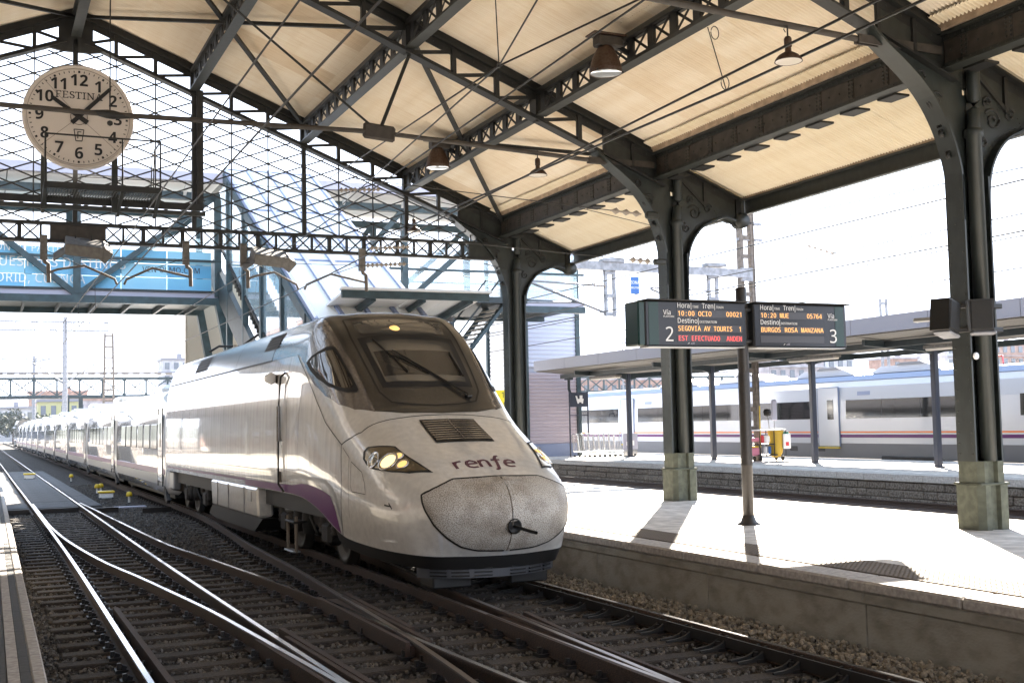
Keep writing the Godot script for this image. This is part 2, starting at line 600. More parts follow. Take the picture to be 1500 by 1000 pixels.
func ground() -> void:
	sheet_of("ground", -900, 900, -1500, 300, -0.45, M.earth)
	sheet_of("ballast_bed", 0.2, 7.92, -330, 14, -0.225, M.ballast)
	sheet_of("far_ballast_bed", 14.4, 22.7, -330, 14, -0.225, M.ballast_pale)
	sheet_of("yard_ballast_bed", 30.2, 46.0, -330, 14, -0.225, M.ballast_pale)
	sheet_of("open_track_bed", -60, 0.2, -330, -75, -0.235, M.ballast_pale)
	# loose stones over the ballast, nobody could count them
	var stones := []
	for v in 4:
		var st := begin()
		var ico := SphereMesh.new()
		ico.radius = 0.5; ico.height = 1.0; ico.radial_segments = 6; ico.rings = 3
		var arr := ico.surface_get_arrays(0)
		var vs: PackedVector3Array = arr[Mesh.ARRAY_VERTEX]
		var ids: PackedInt32Array = arr[Mesh.ARRAY_INDEX]
		var nz := FastNoiseLite.new()
		nz.seed = 50 + v
		nz.frequency = 1.1
		for i in ids:
			var p := vs[i]
			p = (p * (1.0 + 0.9 * nz.get_noise_3dv(p * 1.5))).snapped(Vector3(0.22, 0.22, 0.22)) * 0.6 + p * 0.4
			st.add_vertex(p)
		stones.append(done(st))
	var mm := [[], [], [], []]
	var cols := [[], [], [], []]
	for i in 60000:
		var z := -7.0 - pow(rng.randf(), 1.5) * 50.0
		var x := rng.randf_range(0.55, 7.9)
		var lift := 0.0
		if x > 7.15:
			lift = 0.09 * smoothstep(7.1, 7.6, x)
		var s := rng.randf_range(0.022, 0.055) * (1.25 if z < -25 else 1.0)
		var k := rng.randi() % 4
		var b := Basis(Vector3(rng.randf() - 0.5, rng.randf() - 0.5, rng.randf() - 0.5).normalized(), rng.randf() * TAU) * Basis.from_scale(Vector3(s, s * 0.75, s * 1.2))
		mm[k].append(Transform3D(b, Vector3(x, -0.215 + lift + rng.randf() * 0.015, z)))
		var g := rng.randf_range(0.35, 1.0)
		var warm := rng.randf()
		# the stones beside the platform are cleaner and paler
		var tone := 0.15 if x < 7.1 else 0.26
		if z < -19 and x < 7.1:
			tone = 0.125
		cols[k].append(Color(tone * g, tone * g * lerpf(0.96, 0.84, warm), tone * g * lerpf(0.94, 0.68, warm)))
	for i in 16000:      # the heaped strip along the platform wall
		var z := -7.0 - pow(rng.randf(), 1.3) * 30.0
		var x := rng.randf_range(7.13, 7.93)
		var s := rng.randf_range(0.03, 0.06)
		var k := rng.randi() % 4
		var b := Basis(Vector3(rng.randf() - 0.5, rng.randf() - 0.5, rng.randf() - 0.5).normalized(), rng.randf() * TAU) * Basis.from_scale(Vector3(s, s * 0.8, s * 1.2))
		mm[k].append(Transform3D(b, Vector3(x, -0.2 + 0.13 * smoothstep(7.12, 7.5, x) * rng.randf(), z)))
		var g := rng.randf_range(0.4, 1.0)
		cols[k].append(Color(0.30 * g, 0.255 * g, 0.195 * g))
	for k in 4:
		var m := MultiMesh.new()
		m.transform_format = MultiMesh.TRANSFORM_3D
		m.use_colors = true
		m.mesh = stones[k]
		m.instance_count = mm[k].size()
		for i in mm[k].size():
			m.set_instance_transform(i, mm[k][i])
			m.set_instance_color(i, cols[k][i])
		var o := MultiMeshInstance3D.new()
		o.name = numbered("ballast_stones")
		o.multimesh = m
		o.material_override = M.stone
		add_child(o)
		stuff(o)
		tag(o, "loose grey brown ballast stones between the sleepers, batch %s of the bed" % ["one", "two", "three", "four"][k], "ballast", "ballast stones")

const RAIL := [[-0.07, -0.17], [0.07, -0.17], [0.07, -0.158], [0.012, -0.145], [0.010, -0.045], [0.036, -0.035], [0.036, -0.006], [0.028, 0.0], [-0.028, 0.0], [-0.036, -0.006], [-0.036, -0.035], [-0.010, -0.045], [-0.012, -0.145], [-0.07, -0.158]]

func smooth_path(pts: Array, step := 1.0) -> Array:
	var c := Curve2D.new()
	for i in pts.size():
		var p := Vector2(pts[i][0], pts[i][1])
		var a := Vector2(pts[maxi(i - 1, 0)][0], pts[maxi(i - 1, 0)][1])
		var b := Vector2(pts[mini(i + 1, pts.size() - 1)][0], pts[mini(i + 1, pts.size() - 1)][1])
		var d := (b - a).normalized()
		c.add_point(p, -d * p.distance_to(a) * 0.33, d * p.distance_to(b) * 0.33)
	var out := []
	var n := int(ceil(c.get_baked_length() / step))
	for i in n + 1:
		var q := c.sample_baked(c.get_baked_length() * i / n, true)
		out.append(Vector3(q.x, 0, q.y))
	return out

func rail(parent: Node3D, pts: Array, shine: Material, label := "", step := 1.0) -> MeshInstance3D:
	var path := smooth_path(pts, step)
	var o := kid(parent, "rail", swept(RAIL, path), M.rail)
	if label != "":
		o.set_meta("label", label)
	kid(o, "running_surface", swept([[-0.026, -0.001], [0.026, -0.001], [0.026, 0.003], [-0.026, 0.003]], path), shine)
	return o

func chair_mesh() -> ArrayMesh:
	if cache.has("chair"):
		return cache.chair
	var st := begin()
	st_box(st, Vector3(0, -0.166, 0), Vector3(0.30, 0.018, 0.15))
	for s in [-1.0, 1.0]:
		st_box(st, Vector3(0.105 * s, -0.155, 0), Vector3(0.12, 0.03, 0.16))
		st_box(st, Vector3(0.085 * s, -0.125, 0), Vector3(0.05, 0.05, 0.10), Basis(Vector3.BACK, 0.4 * s))
		st_box(st, Vector3(0.125 * s, -0.115, 0.0), Vector3(0.04, 0.07, 0.045))
	cache.chair = done(st)
	return cache.chair

func x_on(path: Array, z: float) -> float:
	for i in path.size() - 1:
		var a: Vector3 = path[i]; var b: Vector3 = path[i + 1]
		if (a.z - z) * (b.z - z) <= 0 and absf(a.z - b.z) > 1e-5:
			return lerpf(a.x, b.x, (z - a.z) / (b.z - a.z))
	return NAN

func near_tracks() -> void:
	# rails as [x, z] on the ground, farthest first
	var r1 := [[1.42, -300], [1.43, -150], [1.45, -63], [1.47, -40], [1.47, -22.7], [1.38, -10.8], [1.32, -4], [1.28, 10]]
	var r2 := [[2.80, -300], [2.80, -150], [2.78, -62], [2.79, -23.4], [2.85, -12.3], [2.93, -4], [3.0, 10]]
	var r3 := [[1.535, -39.6], [1.53, -34], [1.55, -29], [1.66, -25.3], [1.92, -21.2], [2.2, -18.6], [2.40, -16.5], [2.57, -14.6], [2.70, -12.3], [2.83, -9.9], [3.05, -5], [3.6, 6]]
	var r4 := [[2.86, -39.0], [2.96, -36.0], [3.12, -29.8], [3.33, -23.2], [3.55, -20.8], [3.71, -18.7], [3.86, -17.0], [3.97, -15.4], [4.06, -13.4], [4.12, -11.0], [4.22, -8.5], [4.5, -3], [5.0, 6]]
	var t0 := thing("near_track", "near railway track with shiny rails and a turnout in front of the left platform", "railway track")
	var near := [rail(t0, r1, M.rail_top, "bright left rail beside the left platform"), rail(t0, r2, M.rail_top, "bright straight right rail"), rail(t0, r3, M.rail_top, "curved switch rail bending right"), rail(t0, r4, M.rail_top, "outer curved switch rail")]
	var paths := [smooth_path(r1), smooth_path(r2), smooth_path(r3), smooth_path(r4)]
	var r5 := [[5.33, -60], [5.30, -45], [5.22, -30.9], [4.95, -26], [4.71, -22.8], [4.50, -18.2], [4.30, -15.2], [4.17, -13.2], [4.08, -11.9], [3.95, -10.5], [3.75, -8.6], [3.2, -4], [1.9, 5]]
	var r6 := [[5.42, -320], [5.42, -120], [5.42, -30], [5.43, -20], [5.40, -15.5], [5.35, -13], [5.30, -11], [5.27, -8], [5.27, -2], [5.27, 12]]
	var r7 := [[6.86, -60], [6.8, -45], [6.68, -31], [6.40, -26], [6.13, -21], [5.92, -17.4], [5.72, -15.2], [5.60, -13.0], [5.47, -10.9], [5.34, -9.0], [4.9, -4], [3.9, 5]]
	var r8 := [[7.01, -320], [7.01, -60], [7.01, -20], [7.01, 12]]
	var t1 := thing("train_track", "railway track under the white high-speed train with rusty crossing rails", "railway track")
	rail(t1, r5, M.rail_dull, "rusty rail running diagonally to the near track"); rail(t1, r6, M.rail_dull); rail(t1, r7, M.rail_dull); rail(t1, r8, M.rail_top, "shiny rail next to the platform wall")
	var p1 := [smooth_path(r5), smooth_path(r6), smooth_path(r7), smooth_path(r8)]
	# sleepers, a little uneven
	var sl := [M.sleeper, M.sleeper_b, M.sleeper_c]
	var far_chairs := []
	for k in 62:
		var z := -6.2 - k * 0.61 + rng.randf_range(-0.05, 0.05)
		if z > -36.0:
			var x1 := maxf(x_on(paths[3], z) + 0.42, 3.3)
			if is_nan(x1):
				x1 = 3.3
			var x0 := rng.randf_range(0.72, 0.86)
			bbox(t0, "sleeper", Vector3((x0 + x1) / 2, -0.24, z), Vector3(snappedf(x1 - x0, 0.05), 0.14, 0.23), 0.012, sl[rng.randi() % 3], Basis(Vector3.UP, rng.randf_range(-0.012, 0.012)))
			for p in paths:
				var x := x_on(p, z)
				if not is_nan(x):
					if z > -22:
						kid(t0, "rail_chair", chair_mesh(), M.oily, Transform3D(Basis(), Vector3(x, 0, z)))
					else:
						far_chairs.append(Vector3(x, 0, z))
	for k in 110:
		var z := -6.0 - k * 0.61 + rng.randf_range(-0.04, 0.04)
		var xa := x_on(p1[0], z)
		var x0 := (minf(xa, 5.4) if not is_nan(xa) else 5.4) - 0.42
		var cross := x_on(paths[3], z)
		if z > -16 and not is_nan(cross):
			x0 = maxf(x0, cross + 0.46)
		bbox(t1, "sleeper", Vector3((x0 + 7.45) / 2, -0.245, z), Vector3(snappedf(7.45 - x0, 0.05), 0.14, 0.23), 0.012, sl[rng.randi() % 3], Basis(Vector3.UP, rng.randf_range(-0.01, 0.01)))
		for p in p1:
			var x := x_on(p, z)
			if not is_nan(x):
				if z > -24 and not (p == p1[3]):
					kid(t1, "rail_chair", chair_mesh(), M.oily, Transform3D(Basis(), Vector3(x, 0, z)))
				elif z > -44:
					far_chairs.append(Vector3(x, 0, z))
		if z > -17.0:      # curved braces that hold the platform-side rail
			var arc := [Vector2(0, -0.165), Vector2(0.34, -0.165), Vector2(0.34, -0.145)]
			for i in 9:
				var a := i / 8.0 * PI / 2
				arc.append(Vector2(0.30 - 0.27 * sin(a), -0.14 + 0.105 * (1.0 - cos(a)) * 1.1))
			arc.append(Vector2(0.0, -0.02))
			var br := kid(t1, "curved_brace", extruded(arc, 0.03), M.bogie, Transform3D(Basis(Vector3.UP, PI), Vector3(6.97, 0, z + 0.06)))
			br.set_meta("label", "curved iron brace against the inside of the platform-side rail")
			kid(t1, "curved_brace", br.mesh, M.bogie, Transform3D(Basis(Vector3.UP, PI), Vector3(6.97, 0, z - 0.06)))
	beam(t1, "brace_plate", Vector3(6.93, -0.085, -4), Vector3(6.93, -0.085, -17.2), 0.02, 0.11, M.oily)
	var mm := MultiMesh.new()
	mm.transform_format = MultiMesh.TRANSFORM_3D
	mm.mesh = chair_mesh()
	mm.instance_count = far_chairs.size()
	for i in far_chairs.size():
		mm.set_instance_transform(i, Transform3D(Basis(), far_chairs[i]))
	var fo := MultiMeshInstance3D.new()
	fo.name = "far_rail_chairs"
	fo.multimesh = mm
	fo.material_override = M.oily
	t1.add_child(fo)
	stuff(fo)
	# crossings: cast blocks, wing and check rails
	var frog := func(parent: Node3D, a: Vector3, b: Vector3, w: float) -> void:
		var d := (b - a).normalized()
		var s := Vector3.UP.cross(d)
		beam(parent, "crossing_block", a + Vector3(0, -0.1, 0), b + Vector3(0, -0.1, 0), w, 0.13, M.rail)
		beam(parent, "wing_rail", a + s * (w / 2 + 0.07) + Vector3(0, -0.075, 0), b + s * (w / 2 + 0.03) + Vector3(0, -0.075, 0), 0.05, 0.16, M.rail)
		beam(parent, "wing_rail", a - s * (w / 2 + 0.07) + Vector3(0, -0.075, 0), b - s * (w / 2 + 0.03) + Vector3(0, -0.075, 0), 0.05, 0.16, M.rail)
	frog.call(t0, Vector3(2.80, 0, -12.4), Vector3(2.90, 0, -8.6), 0.17)
	frog.call(t0, Vector3(4.15, 0, -15.0), Vector3(4.06, 0, -11.4), 0.17)
	frog.call(t1, Vector3(5.47, 0, -12.6), Vector3(5.30, 0, -8.0), 0.16)
	for c in [[3.02, -12.9, 3.06, -9.8, t0], [4.40, -15.2, 4.27, -12.2, t0], [5.76, -12.5, 5.53, -10.5, t1], [1.56, -15.5, 1.52, -7.5, t0]]:
		beam(c[4], "check_rail", Vector3(c[0], -0.065, c[1]), Vector3(c[2], -0.065, c[3]), 0.06, 0.15, M.rail)
	# boarded crossing where the turnout ends
	var slabs := thing("crossing_slab", "flat grey slabs filling the near track beyond the switch blades", "track slab")
	for i in 12:
		var z := -37.6 - i * 3.0
		for c in [[2.13, 1.20], [0.98, 0.72], [3.15, 0.50]]:
			bbox(slabs, "slab", Vector3(c[0], -0.075 + rng.randf_range(-0.004, 0.004), z - 1.5), Vector3(c[1], 0.12, 2.97), 0.015, M.slab)
	beam(slabs, "kerb", Vector3(1.55, -0.10, -37.3), Vector3(2.7, -0.10, -37.3), 0.12, 0.14, M.oily)
	beam(slabs, "kerb", Vector3(0.7, -0.10, -37.3), Vector3(1.35, -0.10, -37.3), 0.12, 0.14, M.oily)
	beam(slabs, "kerb", Vector3(2.92, -0.10, -36.5), Vector3(3.75, -0.10, -36.5), 0.12, 0.14, M.oily)
	beam(slabs, "kerb", Vector3(4.3, -0.10, -35.5), Vector3(5.1, -0.10, -35.5), 0.12, 0.14, M.oily)

func far_tracks() -> void:
	var n := 0
	for x in [16.6, 20.6, 33.5, 38.0]:
		var name_: String = ["empty track beside the middle platform's far edge", "empty track along the far platform's stone wall", "track under the white regional train", "yard track behind the regional train"][n]
		var t := thing("railway_track", name_, "railway track")
		for s in [-0.836, 0.836]:
			rail(t, [[x + s, -320], [x + s, -60], [x + s, -30], [x + s, 12]], M.rail_top if n < 2 else M.rail_dull, "", 20.0)
		for k in 70:
			var z := 4.0 - k * 1.22 if n < 2 else -18.0 - k * 1.22
			bbox(t, "sleeper", Vector3(x, -0.24, z), Vector3(2.6, 0.14, 0.26), 0.012, M.sleeper_c)
		n += 1
	for x in [-2.5, -7.0]:
		var t := thing("railway_track", "open-air track left of the near track, %s" % ["second from it", "third from it"][0 if x > -5 else 1], "railway track")
		for s in [-0.836, 0.836]:
			rail(t, [[x + s, -320], [x + s, -150], [x + s, -78]], M.rail_top, "", 30.0)

# ---------------------------------------------------------------- platforms
func middle_platform() -> void:
	var z0 := -140.0
	var z1 := 12.0
	var x1 := 14.36
	var p := Node3D.new()
	p.name = "middle_platform"
	add_child(p)
	structure(p)
	box(p, "core", Vector3((XE + x1) / 2 + 0.05, 0.06, (z0 + z1) / 2), Vector3(x1 - XE - 0.2, 0.86, z1 - z0), M.concrete)
	# wall panels with open joints
	for k in 26:
		var z := -0.98 - k * 2.77
		bbox(p, "wall_panel", Vector3(XE + 0.10, 0.045, z - 1.385), Vector3(0.15, 0.66, 2.755), 0.006, M.concrete)
		bbox(p, "wall_ledge", Vector3(XE + 0.085, 0.385, z - 1.385), Vector3(0.17, 0.12, 2.768), 0.02, M.concrete)
		bbox(p, "wall_panel", Vector3(x1 - 0.08, 0.09, z - 1.385), Vector3(0.15, 0.75, 2.755), 0.006, M.concrete)
	# coping with a rounded nose
	for k in 62:
		var z := 4.0 - k * 1.5
		bbox(p, "coping_slab", Vector3(XE + 0.20, 0.502, z - 0.75), Vector3(0.44, 0.115, 1.492), 0.022, M.coping)
		bbox(p, "coping_slab", Vector3(x1 - 0.18, 0.502, z - 0.75), Vector3(0.44, 0.115, 1.492), 0.022, M.coping)
	# tactile paving with studs
	var stud := lathe([[0.0, 0.006], [0.010, 0.006], [0.014, 0.0]], 8)
	var at := []
	for k in 60:
		var z := 0.0 - k * 0.6
		box(p, "tactile_slab", Vector3(8.76, 0.5595 - 0.05, z - 0.3), Vector3(0.68, 0.10, 0.594), M.tactile)
		if k > 8 and k < 45:
			for i in 10:
				for j in 9:
					at.append(Vector3(8.455 + i * 0.068, 0.5595, z - 0.03 - j * 0.066))
	var mm := MultiMesh.new()
	mm.transform_format = MultiMesh.TRANSFORM_3D
	mm.mesh = stud
	mm.instance_count = at.size()
	for i in at.size():
		mm.set_instance_transform(i, Transform3D(Basis(), at[i]))
	var so := MultiMeshInstance3D.new()
	so.name = "tactile_studs"
	so.multimesh = mm
	so.material_override = M.tactile
	p.add_child(so)
	stuff(so)
	# paving slabs: the nearest as pieces, the rest as one sheet of the same slabs
	var pm := [M.paving, M.paving_b, M.paving, M.paving]
	var st := begin()
	var n := 0
	for k in 140:
		for i in 6:
			var w := (x1 - 0.40 - 9.11) / 6.0
			var c := Vector3(9.11 + w * (i + 0.5), 0.508 + rng.randf_range(-0.0012, 0.0012), -6.6 - k * 0.42)
			var s := Vector3(w - 0.006, 0.10, 0.414)
			if n < 290:
				box(p, "paving_slab", c, s, pm[rng.randi() % 4])
				n += 1
			else:
				st_box(st, c, s)
	for k in 20:
		st_box(st, Vector3((9.11 + x1 - 0.40) / 2, 0.508, 11.5 - k * 0.9), Vector3(x1 - 0.40 - 9.11, 0.10, 0.893))
	st_box(st, Vector3((8.42 + x1 - 0.4) / 2, 0.508, -102), Vector3(x1 - 0.4 - 8.42, 0.10, 73.0))
	stuff(kid(p, "far_paving_slabs", done(st), M.paving))

func left_platform() -> void:
	var p := Node3D.new()
	p.name = "left_platform"
	add_child(p)
	structure(p)
	p.position = Vector3(0.36, 0, 0)
	p.rotation.y = -0.0077
	box(p, "core", Vector3(-4.6, 0.05, -32), Vector3(9.1, 0.86, 84), M.concrete)
	var st := begin()
	var n := 0
	for k in 105:
		var z := 2.0 - k * 0.6
		bbox(p, "edge_slab", Vector3(-0.045, 0.503, z - 0.3), Vector3(0.09, 0.12, 0.592), 0.012, M.coping)
		box(p, "dark_strip", Vector3(-0.125, 0.501, z - 0.3), Vector3(0.066, 0.12, 0.597), M.strip_dark)
		box(p, "edge_slab", Vector3(-0.20, 0.502, z - 0.3), Vector3(0.076, 0.12, 0.592), M.coping)
		box(p, "dark_strip", Vector3(-0.278, 0.501, z - 0.3), Vector3(0.066, 0.12, 0.597), M.strip_dark)
		for i in 15:
			var c := Vector3(-0.315 - 0.2985 - i * 0.6, 0.503 + rng.randf_range(-0.0015, 0.0015), z - 0.3)
			if i < 2 and n < 140:
				box(p, "paving_slab", c, Vector3(0.592, 0.12, 0.592), M.paving if rng.randf() < 0.6 else M.paving_b)
				n += 1
			else:
				st_box(st, c, Vector3(0.592, 0.12, 0.592))
	stuff(kid(p, "far_paving_slabs", done(st), M.paving))

func far_platform() -> void:
	var p := Node3D.new()
	p.name = "far_platform"
	add_child(p)
	structure(p)
	var xe := 22.75
	box(p, "core", Vector3((xe + 30.1) / 2 + 0.1, 0.05, -80), Vector3(30.1 - xe - 0.3, 0.86, 180), M.concrete)
	box(p, "surface", Vector3((xe + 30.1) / 2 + 0.2, 0.53, -80), Vector3(30.1 - xe - 0.5, 0.10, 179.9), M.paving)
	for k in 60:
		var z := -8.0 - k * 1.15
		bbox(p, "coping_slab", Vector3(xe + 0.24, 0.485, z - 0.575), Vector3(0.52, 0.20, 1.14), 0.012, M.coping)
	# rough stone blocks in three uneven courses
	for row in 3:
		var z := -8.0 - rng.randf()
		while z > -62.0:
			var w := rng.randf_range(0.35, 0.95)
			var h: float = [0.21, 0.20, 0.19][row]
			var y: float = [-0.17, 0.045, 0.255][row]
			bbox(p, "stone_block", Vector3(xe + 0.13 + rng.randf_range(-0.02, 0.02), y, z - w / 2), Vector3(0.26, h, snappedf(w, 0.05) - 0.02), 0.02, M.block if rng.randf() < 0.65 else M.block_b)
			z -= snappedf(w, 0.05)

# ---------------------------------------------------------------- the iron hall
func yr(x: float) -> float:      # underside line of the roof structure
	return 7.60 + (XC - XA - absf(x - XA)) * SL

func side_x(k: float, s: float) -> float:      # purlin line k (0 over the columns, 4 at the ridge) on side s
	return XA + s * (XC - XA - k * (XC - XA) / 4.0)

func rivets(parent: Node3D, pts: Array, normal: Vector3, r := 0.016) -> void:
	var st := begin()
	var f := frame_of(Vector3.ZERO, normal)
	for p in pts:
		var ring := []
		for k in 6:
			ring.append(p + (f.x * cos(k * TAU / 6) + f.y * sin(k * TAU / 6)) * r)
		var top: Vector3 = p + normal * r * 0.8
		for k in 6:
			tri(st, top, ring[(k + 1) % 6], ring[k])
	stuff(kid(parent, "rivets", done(st), M.iron))

func spiral(c: Vector2, r0: float, turns: float, start: float, dir: float) -> Array:
	var out := []
	for i in 26:
		var t := i / 25.0
		var a := start + dir * t * turns * TAU
		var r := r0 * (1.0 - 0.85 * t)
		out.append(Vector3(c.x + cos(a) * r, c.y + sin(a) * r, 0))
	return out

func column(z: float, label: String) -> Node3D:
	var o := thing("iron_column", label, "column", Vector3(XC, YP, z), "riveted iron columns of the roof")
	var y0 := -YP
	# pedestal: two chamfered blocks with a groove
	var ped := func(w: float, d: float, c: float) -> Array:
		return [Vector2(-w + c, -d), Vector2(w - c, -d), Vector2(w, -d + c), Vector2(w, d - c), Vector2(w - c, d), Vector2(0.07, d), Vector2(0.05, d - 0.06), Vector2(-0.09, d - 0.06), Vector2(-0.11, d), Vector2(-w + c, d), Vector2(-w, d - c), Vector2(-w, -d + c)]
	var lay := Basis(Vector3.RIGHT, PI / 2)
	kid(o, "pedestal", extruded(ped.call(0.285, 0.27, 0.08), 0.62), M.base_stone, Transform3D(lay, Vector3(0.33, 0.31, 0)))
	kid(o, "pedestal_cap", extruded(ped.call(0.25, 0.24, 0.07), 0.33), M.base_stone, Transform3D(lay, Vector3(0.33, 0.785, 0)))
	kid(o, "pedestal_moulding", bevelled(Vector3(0.56, 0.035, 0.53), 0.015), M.base_stone, Transform3D(Basis(), Vector3(0.33, 0.632, 0)))
	# shaft: two flanges, a web and the rain pipe
	var a := 0.95
	for s in [-1.0, 1.0]:
		box(o, "flange", Vector3(0.33 + s * 0.245, (a + 5.0) / 2, 0), Vector3(0.028, 5.0 - a, 0.34), M.iron_green)
		for q in [-1.0, 1.0]:
			box(o, "angle_iron", Vector3(0.33 + s * 0.215, (a + 4.9) / 2, q * 0.03), Vector3(0.05, 4.9 - a, 0.03), M.iron_green)
	box(o, "web", Vector3(0.33, (a + 6.2) / 2, -0.01), Vector3(0.47, 6.2 - a, 0.025), M.iron_green)
	kid(o, "rain_pipe", lathe([[0.0, a], [0.11, a], [0.11, 5.55], [0.135, 5.57], [0.135, 5.66], [0.11, 5.68]], 20), M.iron_green, Transform3D(Basis(), Vector3(0.36, 0, 0.13)))
	kid(o, "rain_pipe_elbow", tube([Vector3(0.36, 5.66, 0.13), Vector3(0.37, 5.80, 0.13), Vector3(0.40, 5.95, 0.12), Vector3(0.41, 6.1, 0.12), Vector3(0.41, 6.55, 0.12)], 0.095, 16), M.iron_green)
	# brackets: curved flange, solid web, scroll ornament
	var lc := [[0.085, 4.35], [0.085, 4.88], [0.06, 5.15], [-0.08, 5.60], [-0.29, 5.98], [-0.53, 6.27], [-0.84, 6.53], [-1.15, 6.75], [-1.45, 6.98]]
	var rc := [[0.575, 4.30], [0.585, 4.75], [0.65, 5.10], [0.80, 5.38], [1.0, 5.58], [1.25, 5.70], [1.53, 5.80], [1.80, 5.74]]
	var lpts := smooth_path(lc, 0.12)
	var rpts := smooth_path(rc, 0.12)
	for c in [lpts, rpts]:
		var st := begin()
		for i in c.size() - 1:
			var p := Vector3(c[i].x, c[i].z, 0); var q := Vector3(c[i + 1].x, c[i + 1].z, 0)
			var n := Vector3(-(q - p).y, (q - p).x, 0).normalized() * 0.016
			var w := Vector3(0, 0, 0.17)
			quad(st, p - w + n, q - w + n, q + w + n, p + w + n)
			quad(st, p + w - n, q + w - n, q - w - n, p - w - n)
			quad(st, p + w + n, q + w + n, q + w - n, p + w - n)
			quad(st, p - w - n, q - w - n, q - w + n, p - w + n)
		kid(o, "bracket_flange", done(st), M.iron_green)
	var lp := [Vector2(0.06, 4.3)]
	for v in lpts:
		lp.append(Vector2(v.x, v.z))
	lp.append(Vector2(-1.3, yr(XC - 1.3) + y0 - 0.55))
	lp.append(Vector2(0.30, yr(XC + 0.3) + y0 - 0.55))
	lp.append(Vector2(0.30, 4.3))
	kid(o, "bracket_web", extruded(lp, 0.026), M.iron_green)
	var rp := [Vector2(0.36, 4.2), Vector2(0.36, yr(XC + 0.36) + y0 - 0.55), Vector2(1.86, yr(XC + 1.86) + y0 - 0.42)]
	for i in rpts.size():
		var v: Vector3 = rpts[rpts.size() - 1 - i]
		rp.append(Vector2(v.x, v.z))
	kid(o, "bracket_web", extruded(rp, 0.026), M.iron_green)
	for g in [[-0.22, 6.05, 0.16, 1.4, 0.6, 1.0], [-0.10, 5.62, 0.10, 1.2, 2.2, -1.0], [-0.48, 6.42, 0.11, 1.3, 3.6, 1.0], [0.02, 5.30, 0.07, 1.1, 0.3, 1.0], [0.86, 5.88, 0.17, 1.5, 2.6, -1.0], [1.20, 5.98, 0.11, 1.3, 0.4, 1.0], [0.66, 5.55, 0.10, 1.3, 1.8, 1.0], [0.78, 6.15, 0.09, 1.2, 4.0, -1.0]]:
		for f in [0.022, -0.022]:
			kid(o, "scroll_ornament", tube(spiral(Vector2(g[0], g[1]), g[2], g[3], g[4], g[5]), 0.020, 6), M.iron_dark, Transform3D(Basis(), Vector3(0, 0, f)))
	# rivets on the faces that the platform side sees
	var rv := []
	for k in 26:
		rv.append(Vector3(0.071, 1.05 + k * 0.15, 0.12)); rv.append(Vector3(0.071, 1.05 + k * 0.15, -0.12))
	rivets(o, rv, Vector3.LEFT)
	rv = []
	for i in range(1, lpts.size(), 1):
		rv.append(Vector3(lpts[i].x + 0.05, lpts[i].z + 0.04, 0.014))
	for i in range(1, rpts.size(), 1):
		rv.append(Vector3(rpts[i].x - 0.03, rpts[i].z + 0.05, 0.014))
	for k in 22:
		var x := -1.25 + k * 0.14
		rv.append(Vector3(x, yr(XC + x) + y0 - 0.60, 0.014))
	rivets(o, rv, Vector3.BACK)
	return o

